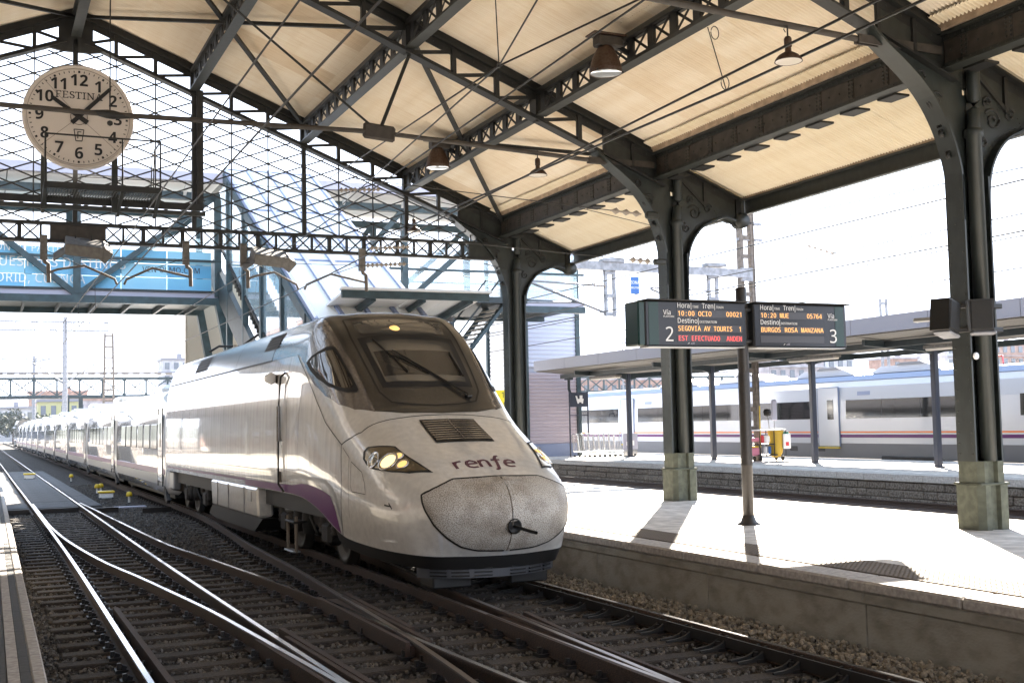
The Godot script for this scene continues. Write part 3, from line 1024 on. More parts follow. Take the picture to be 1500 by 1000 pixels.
func truss(z: float, label: String) -> Node3D:
	var o := thing("roof_truss", label, "roof truss", Vector3(0, 0, z), "iron roof trusses")
	for s in [-1.0, 1.0]:
		var xp: float = side_x(0.46, s)
		var xe: float = XA + s * (14.62 - XA)
		var top := func(x: float) -> Vector3: return Vector3(x, yr(x) - 0.03, 0)
		var bot := func(x: float) -> Vector3: return Vector3(x, yr(x) - 0.61, 0)
		beam(o, "top_chord", top.call(XA), top.call(xe), 0.24, 0.035, M.iron_dark)
		beam(o, "top_chord_web", top.call(XA) - Vector3(0, 0.09, 0), top.call(xe) - Vector3(0, 0.09, 0), 0.03, 0.15, M.iron_dark)
		beam(o, "packing", top.call(XA) + Vector3(0, 0.085, 0), top.call(side_x(-0.1, s)) + Vector3(0, 0.085, 0), 0.12, 0.14, M.iron_dark)
		beam(o, "bottom_chord", bot.call(XA + s * 0.2), bot.call(side_x(-0.05, s)), 0.24, 0.03, M.iron_dark)
		beam(o, "bottom_chord_web", bot.call(XA + s * 0.2) + Vector3(0, 0.055, 0), bot.call(side_x(-0.05, s)) + Vector3(0, 0.055, 0), 0.03, 0.09, M.iron_dark)
		for i in range(1, 11):
			var x: float = side_x(4.0 - i / 3.0, s)
			var xn: float = side_x(4.0 - (i + 1) / 3.0, s)
			if i % 3 == 0:
				box(o, "post", Vector3(x, yr(x) - 0.33, 0), Vector3(0.17, 0.60, 0.14), M.iron_dark)
			else:
				box(o, "post", Vector3(x, yr(x) - 0.33, 0), Vector3(0.085, 0.56, 0.10), M.iron_dark)
			if i < 10:
				beam(o, "diagonal", bot.call(x + s * 0.06) + Vector3(0, 0.06, 0.03), top.call(xn - s * 0.06) + Vector3(0, -0.13, 0.03), 0.02, 0.07, M.iron_dark)
		beam(o, "diagonal", bot.call(XA + s * 0.3) + Vector3(0, 0.06, 0.03), top.call(side_x(4.0 - 1 / 3.0, s)) + Vector3(0, -0.13, 0.03), 0.02, 0.07, M.iron_dark)
		# solid plates beside the column
		kid(o, "web_plate", extruded([Vector2(xp, yr(xp) - 0.05), Vector2(xp, yr(xp) - 0.60), Vector2(xe - s * 0.10, yr(xe) - 0.62), Vector2(xe, yr(xe) - 0.45), Vector2(xe, yr(xe) - 0.04)], 0.022), M.iron)
		for k in [0.46, 0.22, -0.42, -0.72]:
			var x: float = side_x(k, s)
			box(o, "stiffener", Vector3(x, yr(x) - 0.32, 0.03), Vector3(0.06, 0.52, 0.06), M.iron_dark)
		beam(o, "stiffener", Vector3(side_x(-0.08, s), yr(side_x(-0.08, s)) - 0.1, 0.03), Vector3(side_x(-0.42, s), yr(side_x(-0.42, s)) - 0.55, 0.03), 0.04, 0.06, M.iron_dark)
		kid(o, "eave_scroll", lathe([[0.0, -0.12], [0.16, -0.12], [0.16, 0.12], [0.0, 0.12]], 20), M.iron, Transform3D(Basis(Vector3.RIGHT, PI / 2), Vector3(xe - s * 0.02, yr(xe) - 0.47, 0)))
		var rv := []
		for k in 44:
			var x: float = XA + s * (0.4 + k * 0.27)
			rv.append(Vector3(x, yr(x) - 0.12, 0.017)); rv.append(Vector3(x, yr(x) - 0.55, 0.017))
		rivets(o, rv, Vector3.BACK)
		rv = []
		for k in 40:
			var x: float = XA + s * (0.4 + k * 0.27)
			rv.append(Vector3(x, yr(x) - 0.627, 0.07)); rv.append(Vector3(x, yr(x) - 0.627, -0.07))
		rivets(o, rv, Vector3.DOWN, 0.014)
	box(o, "ridge_gusset", Vector3(XA, yr(XA) - 0.38, 0), Vector3(0.75, 0.78, 0.05), M.iron_dark)
	kid(o, "ridge_gusset", extruded([Vector2(-0.75, -0.28), Vector2(0, 0.02), Vector2(0.75, -0.28), Vector2(0.3, -0.36), Vector2(-0.3, -0.36)], 0.10), M.iron_dark, Transform3D(Basis(), Vector3(XA, yr(XA) - 0.55, 0)))
	return o

func tie_rods(z: float, label: String) -> void:
	var o := thing("truss_tie", label, "tie rod", Vector3(0, 0, z), "tie rods of the trusses")
	for s in [-1.0, 1.0]:
		var kn := Vector3(XA + s * 4.71, 7.56, 0)
		var col := Vector3(XA + s * 10.55, 7.36, 0)
		var eye := Vector3(XA + s * 9.05, 7.37, 0)
		for q in [-0.045, 0.045]:
			beam(o, "eye_bar", eye + Vector3(0, 0, q), col + Vector3(0, 0, q), 0.022, 0.12, M.iron_brown)
		rod(o, "tie_bar", kn + Vector3(s * 0.18, -0.01, 0), eye, 0.045, M.iron_brown)
		rod(o, "tie_rod", kn, Vector3(XA + s * 0.15, yr(XA) - 0.80, 0), 0.022, M.iron_dark)
		rod(o, "strut", kn, Vector3(side_x(2, s), yr(side_x(2, s)) - 0.62, 0), 0.035, M.iron_dark)
		kid(o, "joint_plate", bevelled(Vector3(0.62, 0.30, 0.09), 0.04), M.iron_brown, Transform3D(Basis(Vector3.BACK, -0.08 * s), kn))
		if s > 0:
			rod(o, "tie_bar", kn - Vector3(0.25, 0, 0), Vector3(XA, 7.47, 0), 0.045, M.iron_brown)
			rod(o, "tie_bar", Vector3(XA, 7.47, 0), Vector3(XA - 4.71 + 0.25, 7.50, 0), 0.045, M.iron_brown)

func lattice_purlin(label: String) -> Node3D:      # lies along z from 0 to the bay length, top at y = 0
	var L := 7.9
	var o := thing("lattice_purlin", label, "purlin", Vector3.ZERO, "lattice purlins under the roof")
	for q in [-0.055, 0.055]:
		box(o, "top_chord", Vector3(q, -0.045, L / 2), Vector3(0.085, 0.09, L - 0.2), M.iron_dark)
	box(o, "bottom_chord", Vector3(0, -0.515, L / 2), Vector3(0.22, 0.025, L - 0.2), M.iron)
	for q in [-0.045, 0.045]:
		box(o, "bottom_angle", Vector3(q, -0.47, L / 2), Vector3(0.02, 0.075, L - 0.2), M.iron)
	var n := 11
	var d := (L - 0.5) / n
	for i in n + 1:
		box(o, "post", Vector3(0, -0.28, 0.25 + i * d), Vector3(0.05, 0.42, 0.19), M.iron_dark)
		if i < n:
			var z0 := 0.25 + i * d + 0.07
			var z1 := 0.25 + (i + 1) * d - 0.07
			beam(o, "diagonal", Vector3(0.032, -0.10, z0), Vector3(0.032, -0.46, z1), 0.012, 0.045, M.iron_dark)
			beam(o, "diagonal", Vector3(-0.032, -0.46, z0), Vector3(-0.032, -0.10, z1), 0.012, 0.045, M.iron_dark)
	return o

func plate_girder(label: String) -> Node3D:
	var L := 7.9
	var o := thing("plate_girder", label, "girder", Vector3.ZERO, "riveted plate girders over the columns")
	box(o, "web", Vector3(0, -0.25, L / 2), Vector3(0.024, 0.46, L - 0.04), M.iron_brown)
	box(o, "top_flange", Vector3(0, -0.005, L / 2), Vector3(0.26, 0.03, L - 0.04), M.iron)
	box(o, "bottom_flange", Vector3(0, -0.505, L / 2), Vector3(0.26, 0.03, L - 0.04), M.iron)
	for q in [-1.0, 1.0]:
		box(o, "flange_angle", Vector3(q * 0.022, -0.055, L / 2), Vector3(0.02, 0.075, L - 0.05), M.iron)
		box(o, "flange_angle", Vector3(q * 0.022, -0.455, L / 2), Vector3(0.02, 0.075, L - 0.05), M.iron)
	var rv := []
	for k in 10:
		var z := 0.4 + k * 0.79
		box(o, "splice_plate", Vector3(-0.018, -0.255, z), Vector3(0.012, 0.32, 0.13), M.iron_brown)
		for j in 5:
			rv.append(Vector3(-0.025, -0.13 - j * 0.06, z - 0.04)); rv.append(Vector3(-0.025, -0.13 - j * 0.06, z + 0.04))
	for k in 62:
		var z := 0.15 + k * 0.125
		rv.append(Vector3(-0.034, -0.055, z)); rv.append(Vector3(-0.034, -0.455, z))
		if k % 2 == 0:
			rv.append(Vector3(-0.014, -0.255, z))
	rivets(o, rv, Vector3.LEFT, 0.024)
	# boards above the girder and short ends of the eave rafters below it
	box(o, "fascia_board", Vector3(-0.14, 0.10, L / 2), Vector3(0.03, 0.17, L - 0.02), M.fascia)
	for k in 9:
		box(o, "rafter_end", Vector3(0.24, -0.535, 0.44 + k * 0.878), Vector3(0.28, 0.035, 0.40), M.iron_dark)
	return o

func corrugated(len_: float, wide: float, waves: int) -> ArrayMesh:
	var key := "corr%s" % len_
	if cache.has(key):
		return cache[key]
	var st := begin()
	st.set_smooth_group(0)
	var n := waves * 8
	for i in n:
		var p := []
		for j in [i, i + 1]:
			p.append(Vector3(0, 0.021 * sin(TAU * j / 8.0), wide * j / n))
		var e := Vector3(len_, 0, 0)
		quad(st, p[0], p[1], p[1] + e, p[0] + e)
	cache[key] = done(st)
	return cache[key]

func iron_hall() -> void:
	var nth := ["farthest", "second farthest", "nearest", "first overhead behind the view", "last"]
	for i in 4:
		var z: float = ZF[i]
		if i < 3:
			column(z, ["dark iron column with scroll brackets, the farthest, half hidden by the train's nose", "dark iron column behind the left half of the departure board", "big iron column at the right with two black loudspeakers on it"][i])
			for s in [0]:
				var c := column(z, ["left-hand iron column opposite the farthest right one", "left-hand iron column opposite the one behind the board", "left-hand iron column opposite the one with loudspeakers"][i])
				c.position = Vector3(2 * XA - XC, YP, z)
				c.rotation.y = PI
		truss(z, "dark riveted roof truss, %s" % ["the farthest, above the latticed gable", "the middle one, crossing the upper centre", "the near one, meeting the loudspeaker column", "the one over the viewer"][i])
		if i in [1, 2]:
			tie_rods(z, ["brown tie rods with joint plates under the middle truss", "brown tie rods under the near truss, carrying the largest pendant lamp"][i - 1])
	# purlins and girders, built once and copied
	var bays := ["in the bay next to the gable", "in the middle bay", "in the near bay"]
	var lp := lattice_purlin("x")
	var pg := plate_girder("x")
	var first := true
	for b in 3:
		for s in [1.0, -1.0]:
			for k in [1, 2, 3]:
				var x: float = side_x(k, s)
				var lab := "lattice purlin %s, %s from the %s columns" % [bays[b], ["first", "second", "third"][k - 1], "right" if s > 0 else "left"]
				if first:
					lp.position = Vector3(x, yr(x), ZF[b]); lp.set_meta("label", lab); first = false
				else:
					copy_of(lp, lab, Vector3(x, yr(x), ZF[b]))
			var gl := "riveted brown plate girder above the %s columns %s" % ["right" if s > 0 else "left", bays[b]]
			var gx: float = side_x(0, s)
			if b == 0 and s > 0:
				pg.position = Vector3(gx, 7.60, ZF[b]); pg.set_meta("label", gl)
			elif s > 0:
				copy_of(pg, gl, Vector3(gx, 7.60, ZF[b]))
			else:
				copy_of(pg, gl, Vector3(gx, 7.60, ZF[b] + 7.9), PI)
		copy_of(lp, "ridge purlin %s" % bays[b], Vector3(XA, yr(XA) - 0.05, ZF[b]))
		for s in [1.0, -1.0]:
			var e := thing("eave_beam", "dark eave beam along the %s edge of the roof %s" % ["right" if s > 0 else "left", bays[b]], "beam", Vector3(XA + s * (14.74 - XA), 6.62, ZF[b] + 3.95), "eave beams of the roof")
			box(e, "channel_web", Vector3.ZERO, Vector3(0.03, 0.33, 7.86), M.iron)
			box(e, "channel_flange", Vector3(-s * 0.05, 0.15, 0), Vector3(0.10, 0.03, 7.85), M.iron)
			box(e, "channel_flange", Vector3(-s * 0.05, -0.15, 0), Vector3(0.10, 0.03, 7.85), M.iron)
			box(e, "fascia_board", Vector3(-s * 0.06, 0.20, 0), Vector3(0.03, 0.07, 7.85), M.fascia)
	# corrugated sheets
	var mats := [M.sheet, M.sheet_b, M.sheet_c, M.sheet, M.sheet_c, M.sheet_old]
	var ang := atan(SL)
	for s in [1.0, -1.0]:
		var o := thing("roof_sheets", "cream corrugated sheets of the %s roof slope" % ("right" if s > 0 else "left"), "roof")
		var strips := []
		for k in [4, 3, 2, 1]:
			strips.append([(XC - XA) / 4.0 * (4 - k) - (0.16 if k < 4 else 0.02), (XC - XA) / 4.0 * (5 - k) + 0.12, 0.105 + 0.016 * k])
		strips.append([XC - XA - 0.35, 14.86 - XA, 0.06])
		var merged := begin()
		for st_i in 5:
			var u0: float = strips[st_i][0]
			var u1: float = strips[st_i][1]
			var lift: float = strips[st_i][2]
			var len_ := snappedf((u1 - u0) / cos(ang), 0.01)
			var seen: bool = s > 0 or st_i < 2
			var base := Basis(Vector3(s * cos(ang), -sin(ang), 0), Vector3(s * sin(ang), cos(ang), 0), Vector3(0, 0, s))
			for b in 5 if seen else 0:
				for i in 9:
					var z: float = ZF[0] - 0.1 + b * 7.9 + i * 0.8777778
					var y: float = 7.60 + (XC - XA - u0) * SL + lift
					var xf := Transform3D(base, Vector3(XA + s * u0, y + (0.006 if i % 2 == 0 else 0.0), z + (0.0 if s > 0 else 0.950926)))
					if b < 3:
						kid(o, "corrugated_sheet", corrugated(len_, 0.950926, 13), (M.sheet_eave if st_i == 4 else mats[rng.randi() % 6]), xf)
					else:
						merged.append_from(corrugated(len_, 0.950926, 13), 0, xf)
			if not seen:
				var wide := 39.5
				var y: float = 7.60 + (XC - XA - u0) * SL + lift
				merged.append_from(corrugated(len_, 0.950926, 13), 0, Transform3D(base * Basis.from_scale(Vector3(1, 1, wide / 0.950926)), Vector3(XA + s * u0, y, ZF[0] - 0.1 + wide)))
		stuff(kid(o, "unseen_sheets", merged.commit(), M.sheet))
	# wind braces of the bay next to the gable
	var wb := thing("wind_bracing", "dark diagonal braces under the roof sheets beside the gable", "bracing")
	for s in [1.0, -1.0]:
		for c in [[4, 2], [2, 4], [2, 0], [0, 2]]:
			var xa: float = side_x(c[0], s); var xb: float = side_x(c[1], s)
			beam(wb, "brace", Vector3(xa, yr(xa) - 0.10, ZF[0] + 0.1), Vector3(xb, yr(xb) - 0.10, ZF[1] - 0.1), 0.09, 0.07, M.iron_dark)

# ---------------------------------------------------------------- latticed gable
func gable() -> void:
	var z: float = ZF[0]
	var o := thing("gable_screen", "open gable of thin crossed bars beneath the farthest truss", "screen", Vector3(0, 0, z))
	var xl := 2 * XA - 11.9
	var xr := 11.9
	var ceil_ := func(x: float) -> float: return yr(x) - 0.66
	var floor_ := 6.92
	var d := (XC - XA) / 12.0
	for i in range(-11, 12):
		var x := XA + i * d
		if x > xl and x < xr:
			var big := i % 3 == 0
			beam(o, "mullion", Vector3(x, floor_, 0), Vector3(x, ceil_.call(x) + 0.05, 0), 0.10 if big else 0.03, 0.10 if big else 0.03, M.iron_dark, Vector3.BACK)
	# thick posts that carry the clock gantry
	for x in [4.73, 2 * XA - 4.73]:
		beam(o, "mullion", Vector3(x, 7.45, 0.10), Vector3(x, ceil_.call(x) + 0.2, 0.10), 0.15, 0.12, M.iron_dark, Vector3.BACK)
	var slope := 0.34 / d
	for sg in [1.0, -1.0]:
		for k in range(-70, 110):
			var c := 6.92 + k * 0.34
			var a := Vector3.INF
			var last := Vector3.INF
			for j in 301:
				var x := xl + (xr - xl) * j / 300.0
				var y: float = c + sg * slope * (x - XA)
				if y >= floor_ and y <= ceil_.call(x):
					if a == Vector3.INF:
						a = Vector3(x, y, sg * 0.012)
					last = Vector3(x, y, sg * 0.012)
			if a != Vector3.INF and a.distance_to(last) > 0.2:
				beam(o, "lattice_bar", a, last, 0.022, 0.032, M.iron_dark)
	var g := thing("lattice_girder", "dark lattice girder across the foot of the gable", "girder", Vector3(0, 0, z))
	for y in [6.90, 6.50]:
		box(g, "chord", Vector3(XA, y, 0), Vector3(21.0, 0.065, 0.20), M.iron_dark)
	var cell := 0.445
	for i in 47:
		var x := 12.35 - i * cell
		if x < -8.2:
			break
		if x > 1.3 and x < 2.65:
			continue
		box(g, "post", Vector3(x, 6.70, 0), Vector3(0.05 if i % 2 else 0.09, 0.36, 0.09), M.iron_dark)
		beam(g, "diagonal", Vector3(x - 0.04, 6.53, 0.03), Vector3(x - cell + 0.04, 6.87, 0.03), 0.015, 0.035, M.iron_dark)
		beam(g, "diagonal", Vector3(x - 0.04, 6.87, -0.03), Vector3(x - cell + 0.04, 6.53, -0.03), 0.015, 0.035, M.iron_dark)
	box(g, "solid_panel", Vector3(2.02, 6.70, 0.0), Vector3(1.20, 0.46, 0.10), M.iron_brown)
	box(g, "end_panel", Vector3(12.0, 6.70, 0.0), Vector3(0.75, 0.42, 0.12), M.iron)

# ---------------------------------------------------------------- station building on the left
func station_building() -> void:
	var o := thing("station_building", "long plastered station building behind the left platform, with tall doors and a pink base", "building", Vector3(-11.4, 0, -40))
	box(o, "wall", Vector3(-2, 5.9, 0), Vector3(4, 12.6, 170), M.plaster)
	box(o, "base_course", Vector3(0.04, 1.25, 0), Vector3(0.12, 1.4, 170), M.plaster_pink)
	box(o, "string_course", Vector3(0.07, 5.3, 0), Vector3(0.18, 0.28, 170), M.plaster_pink)
	box(o, "cornice", Vector3(0.15, 12.0, 0), Vector3(0.5, 0.35, 170.4), M.plaster_pink)
	for k in 36:
		var z := 81.0 - k * 4.6
		var f := kid(o, "door", bevelled(Vector3(0.10, 3.2, 1.7), 0.02), M.paint_white, Transform3D(Basis(), Vector3(0.03, 2.1, z)))
		kid(o, "door_glass", bevelled(Vector3(0.04, 2.9, 1.4), 0.01), M.window, Transform3D(Basis(), Vector3(0.09, 2.15, z)))
		for y in [7.0, 10.2]:
			kid(o, "upper_window", bevelled(Vector3(0.12, 1.9, 1.3), 0.02), M.paint_white, Transform3D(Basis(), Vector3(0.03, y, z)))
			kid(o, "window_pane", bevelled(Vector3(0.04, 1.65, 1.05), 0.01), M.window, Transform3D(Basis(), Vector3(0.09, y, z)))
		f.set_meta("label", "tall white framed door in the station wall")
	# open-air canopy that carries the roof on along the left platform
	var c := thing("left_canopy", "grey platform canopy continuing beyond the hall along the left platform", "canopy", Vector3(-6.4, 0, -80))
	for k in 24:
		var z := 46.0 - k * 4.0
		box(c, "fascia_panel", Vector3(3.9, 4.85, z), Vector3(0.10, 0.62, 3.97), M.grey_roof)
		beam(c, "ceiling_panel", Vector3(-4.6, 4.75, z), Vector3(3.85, 4.60, z), 3.97, 0.06, M.hood)
		beam(c, "roof_deck", Vector3(-4.6, 5.25, z), Vector3(3.85, 5.12, z), 3.99, 0.06, M.grey_roof)
		if k % 2 == 0:
			box(c, "post", Vector3(2.2, 2.6, z), Vector3(0.2, 4.1, 0.2), M.teal_dark)

# ---------------------------------------------------------------- footbridge, escalators, tower
func ribbed_wall(parent: Node3D, called: String, at: Vector3, w: float, y0: float, y1: float, turn: float, m: Material, step := 0.2) -> void:
	var n := int((y1 - y0) / step)
	var prof := [Vector2(0, 0), Vector2(0.035, 0.03), Vector2(0.035, step * 0.62), Vector2(0, step * 0.80), Vector2(0, step)]
	var pts := prof.duplicate()
	pts.append(Vector2(-0.02, step)); pts.append(Vector2(-0.02, 0))
	var key := "rib%s/%s" % [w, step]
	if not cache.has(key):
		cache[key] = extruded(pts, w)
	for i in n:
		kid(parent, called, cache[key], m, Transform3D(Basis(Vector3.UP, turn - PI / 2), at + Vector3(0, y0 + i * step, 0)))

func footbridge() -> void:
	var z := -44.0
	var o := thing("footbridge", "glazed teal footbridge with blue printed glass crossing over the tracks", "footbridge", Vector3(0, 0, z))
	for seg in [[-16.0, 8.1], [11.6, 23.3]]:
		var xa: float = seg[0]
		var xb: float = seg[1]
		var c := (xa + xb) / 2
		var L := xb - xa
		for q in [0.0, -4.0]:
			box(o, "bottom_beam", Vector3(c, 6.86, q), Vector3(L, 0.26, 0.30), M.teal)
			box(o, "edge_panel", Vector3(c, 7.13, q - 0.05), Vector3(L, 0.28, 0.12), M.lilac)
			box(o, "handrail_beam", Vector3(c, 8.36, q + 0.03), Vector3(L, 0.09, 0.09), M.teal)
			box(o, "top_beam", Vector3(c, 10.75, q), Vector3(L, 0.28, 0.28), M.teal)
			box(o, "sill_beam", Vector3(c, 7.22, q), Vector3(L, 0.08, 0.12), M.teal_dark)
		box(o, "deck", Vector3(c, 6.98, -2), Vector3(L, 0.12, 3.9), M.teal_dark)
		for k in int(L / 1.2):
			var x := xa + 0.6 + k * 1.2
			box(o, "floor_beam", Vector3(x, 6.80, -2), Vector3(0.08, 0.16, 3.7), M.teal_dark)
		# under-deck sheeting with a dimpled look
		box(o, "roof_slab", Vector3(c, 11.32, -2.0), Vector3(L + 0.4, 0.16, 5.6), M.teal)
		for k in int(L / 2.4):
			box(o, "ceiling_panel", Vector3(xa + 1.2 + k * 2.4, 11.19, -2.0), Vector3(2.36, 0.08, 5.2), M.white_panel)
		box(o, "roof_fascia", Vector3(c, 11.32, 0.86), Vector3(L + 0.4, 0.34, 0.10), M.lilac)
		for k in int(L / 2.4):
			var x := xa + 1.2 + k * 2.4
			beam(o, "roof_bracket", Vector3(x, 10.8, 0.05), Vector3(x, 11.15, 0.8), 0.10, 0.16, M.white_panel)
	# posts and V braces of the near truss
	for x in [3.1, -6.2, 8.0, -1.55, 15.3, 19.6, 12.0]:
		box(o, "truss_post", Vector3(x, 8.85, 0.02), Vector3(0.24, 3.6, 0.26), M.teal)
		box(o, "truss_post", Vector3(x, 8.85, -4.02), Vector3(0.24, 3.6, 0.26), M.teal)
	for q in [0.02, -4.02]:
		for c in [[3.1, -1.55], [3.1, 7.9], [-6.2, -1.55], [-6.2, -10.8], [15.3, 19.6], [12.0, 15.3]]:
			beam(o, "truss_brace", Vector3(c[0], 7.0, q), Vector3(c[1], 10.75, q), 0.20, 0.24, M.teal, Vector3.BACK)
	# printed glass, pane by pane
	var shades := [M.banner, M.banner_b, M.banner_b, M.banner_c]
	for row in 4:
		for k in 15:
			var x := -15.4 + k * 1.6
			if x > 8.0:
				continue
			var m: Material = shades[(row * 3 + k * 2 + (k / 3) * row) % 4] if row < 3 else M.glass_clear
			box(o, "glass_pane", Vector3(x, 7.47 + row * 0.50, -0.12), Vector3(1.58, 0.48, 0.02), m)
			if row < 3:
				box(o, "glass_pane", Vector3(x, 7.47 + row * 0.50, -3.92), Vector3(1.58, 0.48, 0.02), M.glass_clear)
	for row in 4:
		for k in 8:
			box(o, "glass_pane", Vector3(12.4 + k * 1.42, 7.47 + row * 0.50, -0.12), Vector3(1.40, 0.48, 0.02), M.glass_clear if (row + k) % 3 else M.glass_clear)
	for c in [["LA ESPERA DE NUESTROS DESTINOS", 8.10, 4.78, 0.34], ["MÁLAGA, MADRID, CUENCA", 7.53, 3.39, 0.32], ["LA ESTACIÓN DE PARTIDA", 8.60, 3.0, 0.26], ["VEN OLMO.COM", 7.98, 7.4, 0.20]]:
		text(o, "lettering", c[0], c[3], Vector3(c[2], c[1] - c[3] * 0.35, -0.10), M.paint_white if c[3] > 0.25 else M.navy, Basis(), sans, 0.01, HORIZONTAL_ALIGNMENT_RIGHT)
	# raking legs beside the escalators
	for q in [0.0, -4.0]:
		beam(o, "raking_leg", Vector3(8.0, 7.0, q), Vector3(9.2, 0.56, q), 0.28, 0.32, M.teal, Vector3.BACK)
	box(o, "lift_shaft_panel", Vector3(8.4, 4.6, -5.6), Vector3(1.4, 9.0, 0.3), M.beige_clad)
	ribbed_wall(o, "cladding_rib", Vector3(8.9, 0.2, -5.3), 2.3, 0.4, 8.4, PI, M.beige_clad)

func escalators() -> void:
	var o := thing("escalator_enclosure", "long sloping white roof with blue ribs over the escalators down to the platform", "escalator")
	var a := Vector3(0, 11.65, -43.3)
	var b := Vector3(0, 4.95, -30.6)
	var d := (b - a).normalized()
	var n := Vector3(0, d.z, -d.y).normalized()
	if n.y < 0:
		n = -n
	var bas := Basis(Vector3.RIGHT, n, Vector3.RIGHT.cross(n))
	var L := a.distance_to(b)
	var x0 := 8.15
	var w := 0.80
	for i in 4:
		for j in 3:
			box(o, "roof_panel", a + d * (L * (j + 0.5) / 3.0) + Vector3(x0 + w * (i + 0.5), 0, 0), Vector3(w - 0.05, 0.07, L / 3.0 - 0.05), M.milky, bas)
	for i in 5:
		box(o, "roof_rib", a + d * L * 0.5 + n * 0.05 + Vector3(x0 + w * i, 0, 0), Vector3(0.11, 0.14, L), M.blue_rib, bas)
	for j in 4:
		box(o, "cross_rib", a + d * (L * j / 3.0) + n * 0.03 + Vector3(x0 + w * 2, 0, 0), Vector3(3.3, 0.09, 0.08), M.blue_rib, bas)
	for s in [x0 - 0.05, x0 + 3.25]:
		box(o, "edge_beam", a + d * L * 0.5 - n * 0.18 + Vector3(s, 0, 0), Vector3(0.14, 0.30, L), M.teal, bas)
		box(o, "escalator_truss", a + d * (L * 0.5 + 0.6) - n * 4.0 + Vector3(s, 0, 0), Vector3(0.18, 1.0, L + 1.5), M.teal_dark, bas)
		box(o, "handrail", a + d * (L * 0.5 + 0.6) - n * 2.7 + Vector3(s, 0, 0), Vector3(0.09, 0.09, L + 1.2), M.rubber, bas)
		for k in 6:
			box(o, "side_glass", a + d * (L * (k + 0.5) / 6.0) - n * 1.5 + Vector3(s, 0, 0), Vector3(0.02, 2.2, L / 6.0 - 0.06), M.glass_clear, bas)
		for k in 5:
			var p := a + d * (L * (0.08 + k * 0.215)) + Vector3(s, 0, 0)
			beam(o, "roof_post", p + Vector3(0, -0.1, 0), Vector3(p.x, YP, p.z), 0.20, 0.20, M.teal)
	for i in 2:
		for k in 38:
			var p := a + d * (L * (k + 0.5) / 38.0) - n * 3.7
			box(o, "step", Vector3(x0 + 0.85 + i * 1.5, p.y, p.z), Vector3(1.0, 0.19, 0.40), M.rubber)
	# shelter at the foot of the escalators
	var s := thing("platform_shelter", "small teal framed shelter roof at the foot of the escalators above the train's cab", "shelter")
	var sa := Vector3(0, 5.22, -34.2)
	var sb := Vector3(0, 5.72, -29.9)
	var sd := (sb - sa).normalized()
	var sn := sd.cross(Vector3.RIGHT).normalized()
	if sn.y < 0:
		sn = -sn
	var sbas := Basis(Vector3.RIGHT, sn, Vector3.RIGHT.cross(sn))
	for i in 4:
		box(s, "roof_panel", (sa + sb) * 0.5 + Vector3(9.2 + i * 1.03, 0, 0), Vector3(1.01, 0.06, 4.25), M.white_panel, sbas)
	box(s, "front_beam", sb + Vector3(10.75, -0.06, 0.0), Vector3(4.2, 0.20, 0.12), M.teal, sbas)
	box(s, "front_gutter", sb + Vector3(10.75, 0.07, 0.06), Vector3(4.3, 0.06, 0.20), M.white_panel, sbas)
	box(s, "middle_beam", (sa + sb) * 0.5 + Vector3(10.75, -0.15, -0.6), Vector3(4.2, 0.16, 0.14), M.iron_brown, sbas)
	box(s, "back_beam", sa + Vector3(10.75, -0.14, 0.0), Vector3(4.2, 0.2, 0.14), M.iron_brown, sbas)
	for x in [9.55, 11.0, 12.35]:
		beam(s, "rafter", sa + Vector3(x, -0.16, 0), sb + Vector3(x, -0.14, -0.1), 0.14 if x != 11.0 else 0.07, 0.16, M.teal)
	for x in [9.55, 12.35]:
		box(s, "post", Vector3(x, (YP + 5.0) / 2, -32.6), Vector3(0.18, 5.0 - YP, 0.18), M.teal)
	# steel stair between the shelter and the far column
	var t := thing("steel_stair", "steel stair with crossed braces behind the far column, beside the train's windscreen", "stairs")
	for q in [-36.4, -37.9]:
		beam(t, "stringer", Vector3(16.2, 6.2, q), Vector3(13.9, 3.4, q), 0.10, 0.32, M.teal, Vector3.BACK)
		beam(t, "handrail", Vector3(16.2, 7.2, q), Vector3(13.9, 4.4, q), 0.05, 0.05, M.teal_dark, Vector3.BACK)
		beam(t, "brace", Vector3(13.7, 5.3, q), Vector3(15.6, 2.0, q), 0.09, 0.12, M.teal, Vector3.BACK)
		beam(t, "brace", Vector3(15.4, 3.4, q), Vector3(14.2, 2.0, q), 0.07, 0.09, M.teal, Vector3.BACK)
		for x in [13.75, 14.30]:
			box(t, "post", Vector3(x, 3.1, q), Vector3(0.14, 5.2, 0.14), M.teal_dark)
		box(t, "landing_beam", Vector3(14.6, 3.35, q), Vector3(1.7, 0.12, 0.1), M.teal)
		box(t, "landing_beam", Vector3(14.6, 2.0, q), Vector3(1.7, 0.22, 0.1), M.teal_dark)
		for k in 7:
			box(t, "baluster", Vector3(13.95 + k * 0.22, 2.75, q), Vector3(0.03, 1.2, 0.03), M.teal)
	for k in 17:
		box(t, "tread", Vector3(16.1 - k * 0.135, 6.05 - k * 0.165, -37.15), Vector3(0.28, 0.03, 1.45), M.beige_clad)
	box(t, "top_landing", Vector3(15.6, 6.3, -38.5), Vector3(2.6, 0.2, 5.0), M.teal_dark)
	box(t, "lower_landing", Vector3(14.6, 1.95, -37.15), Vector3(1.7, 0.10, 1.5), M.teal_dark)
	for x in [14.05, 15.6]:
		box(t, "footing_post", Vector3(x, 1.1, -38.0), Vector3(0.16, 2.7, 0.16), M.teal_dark)

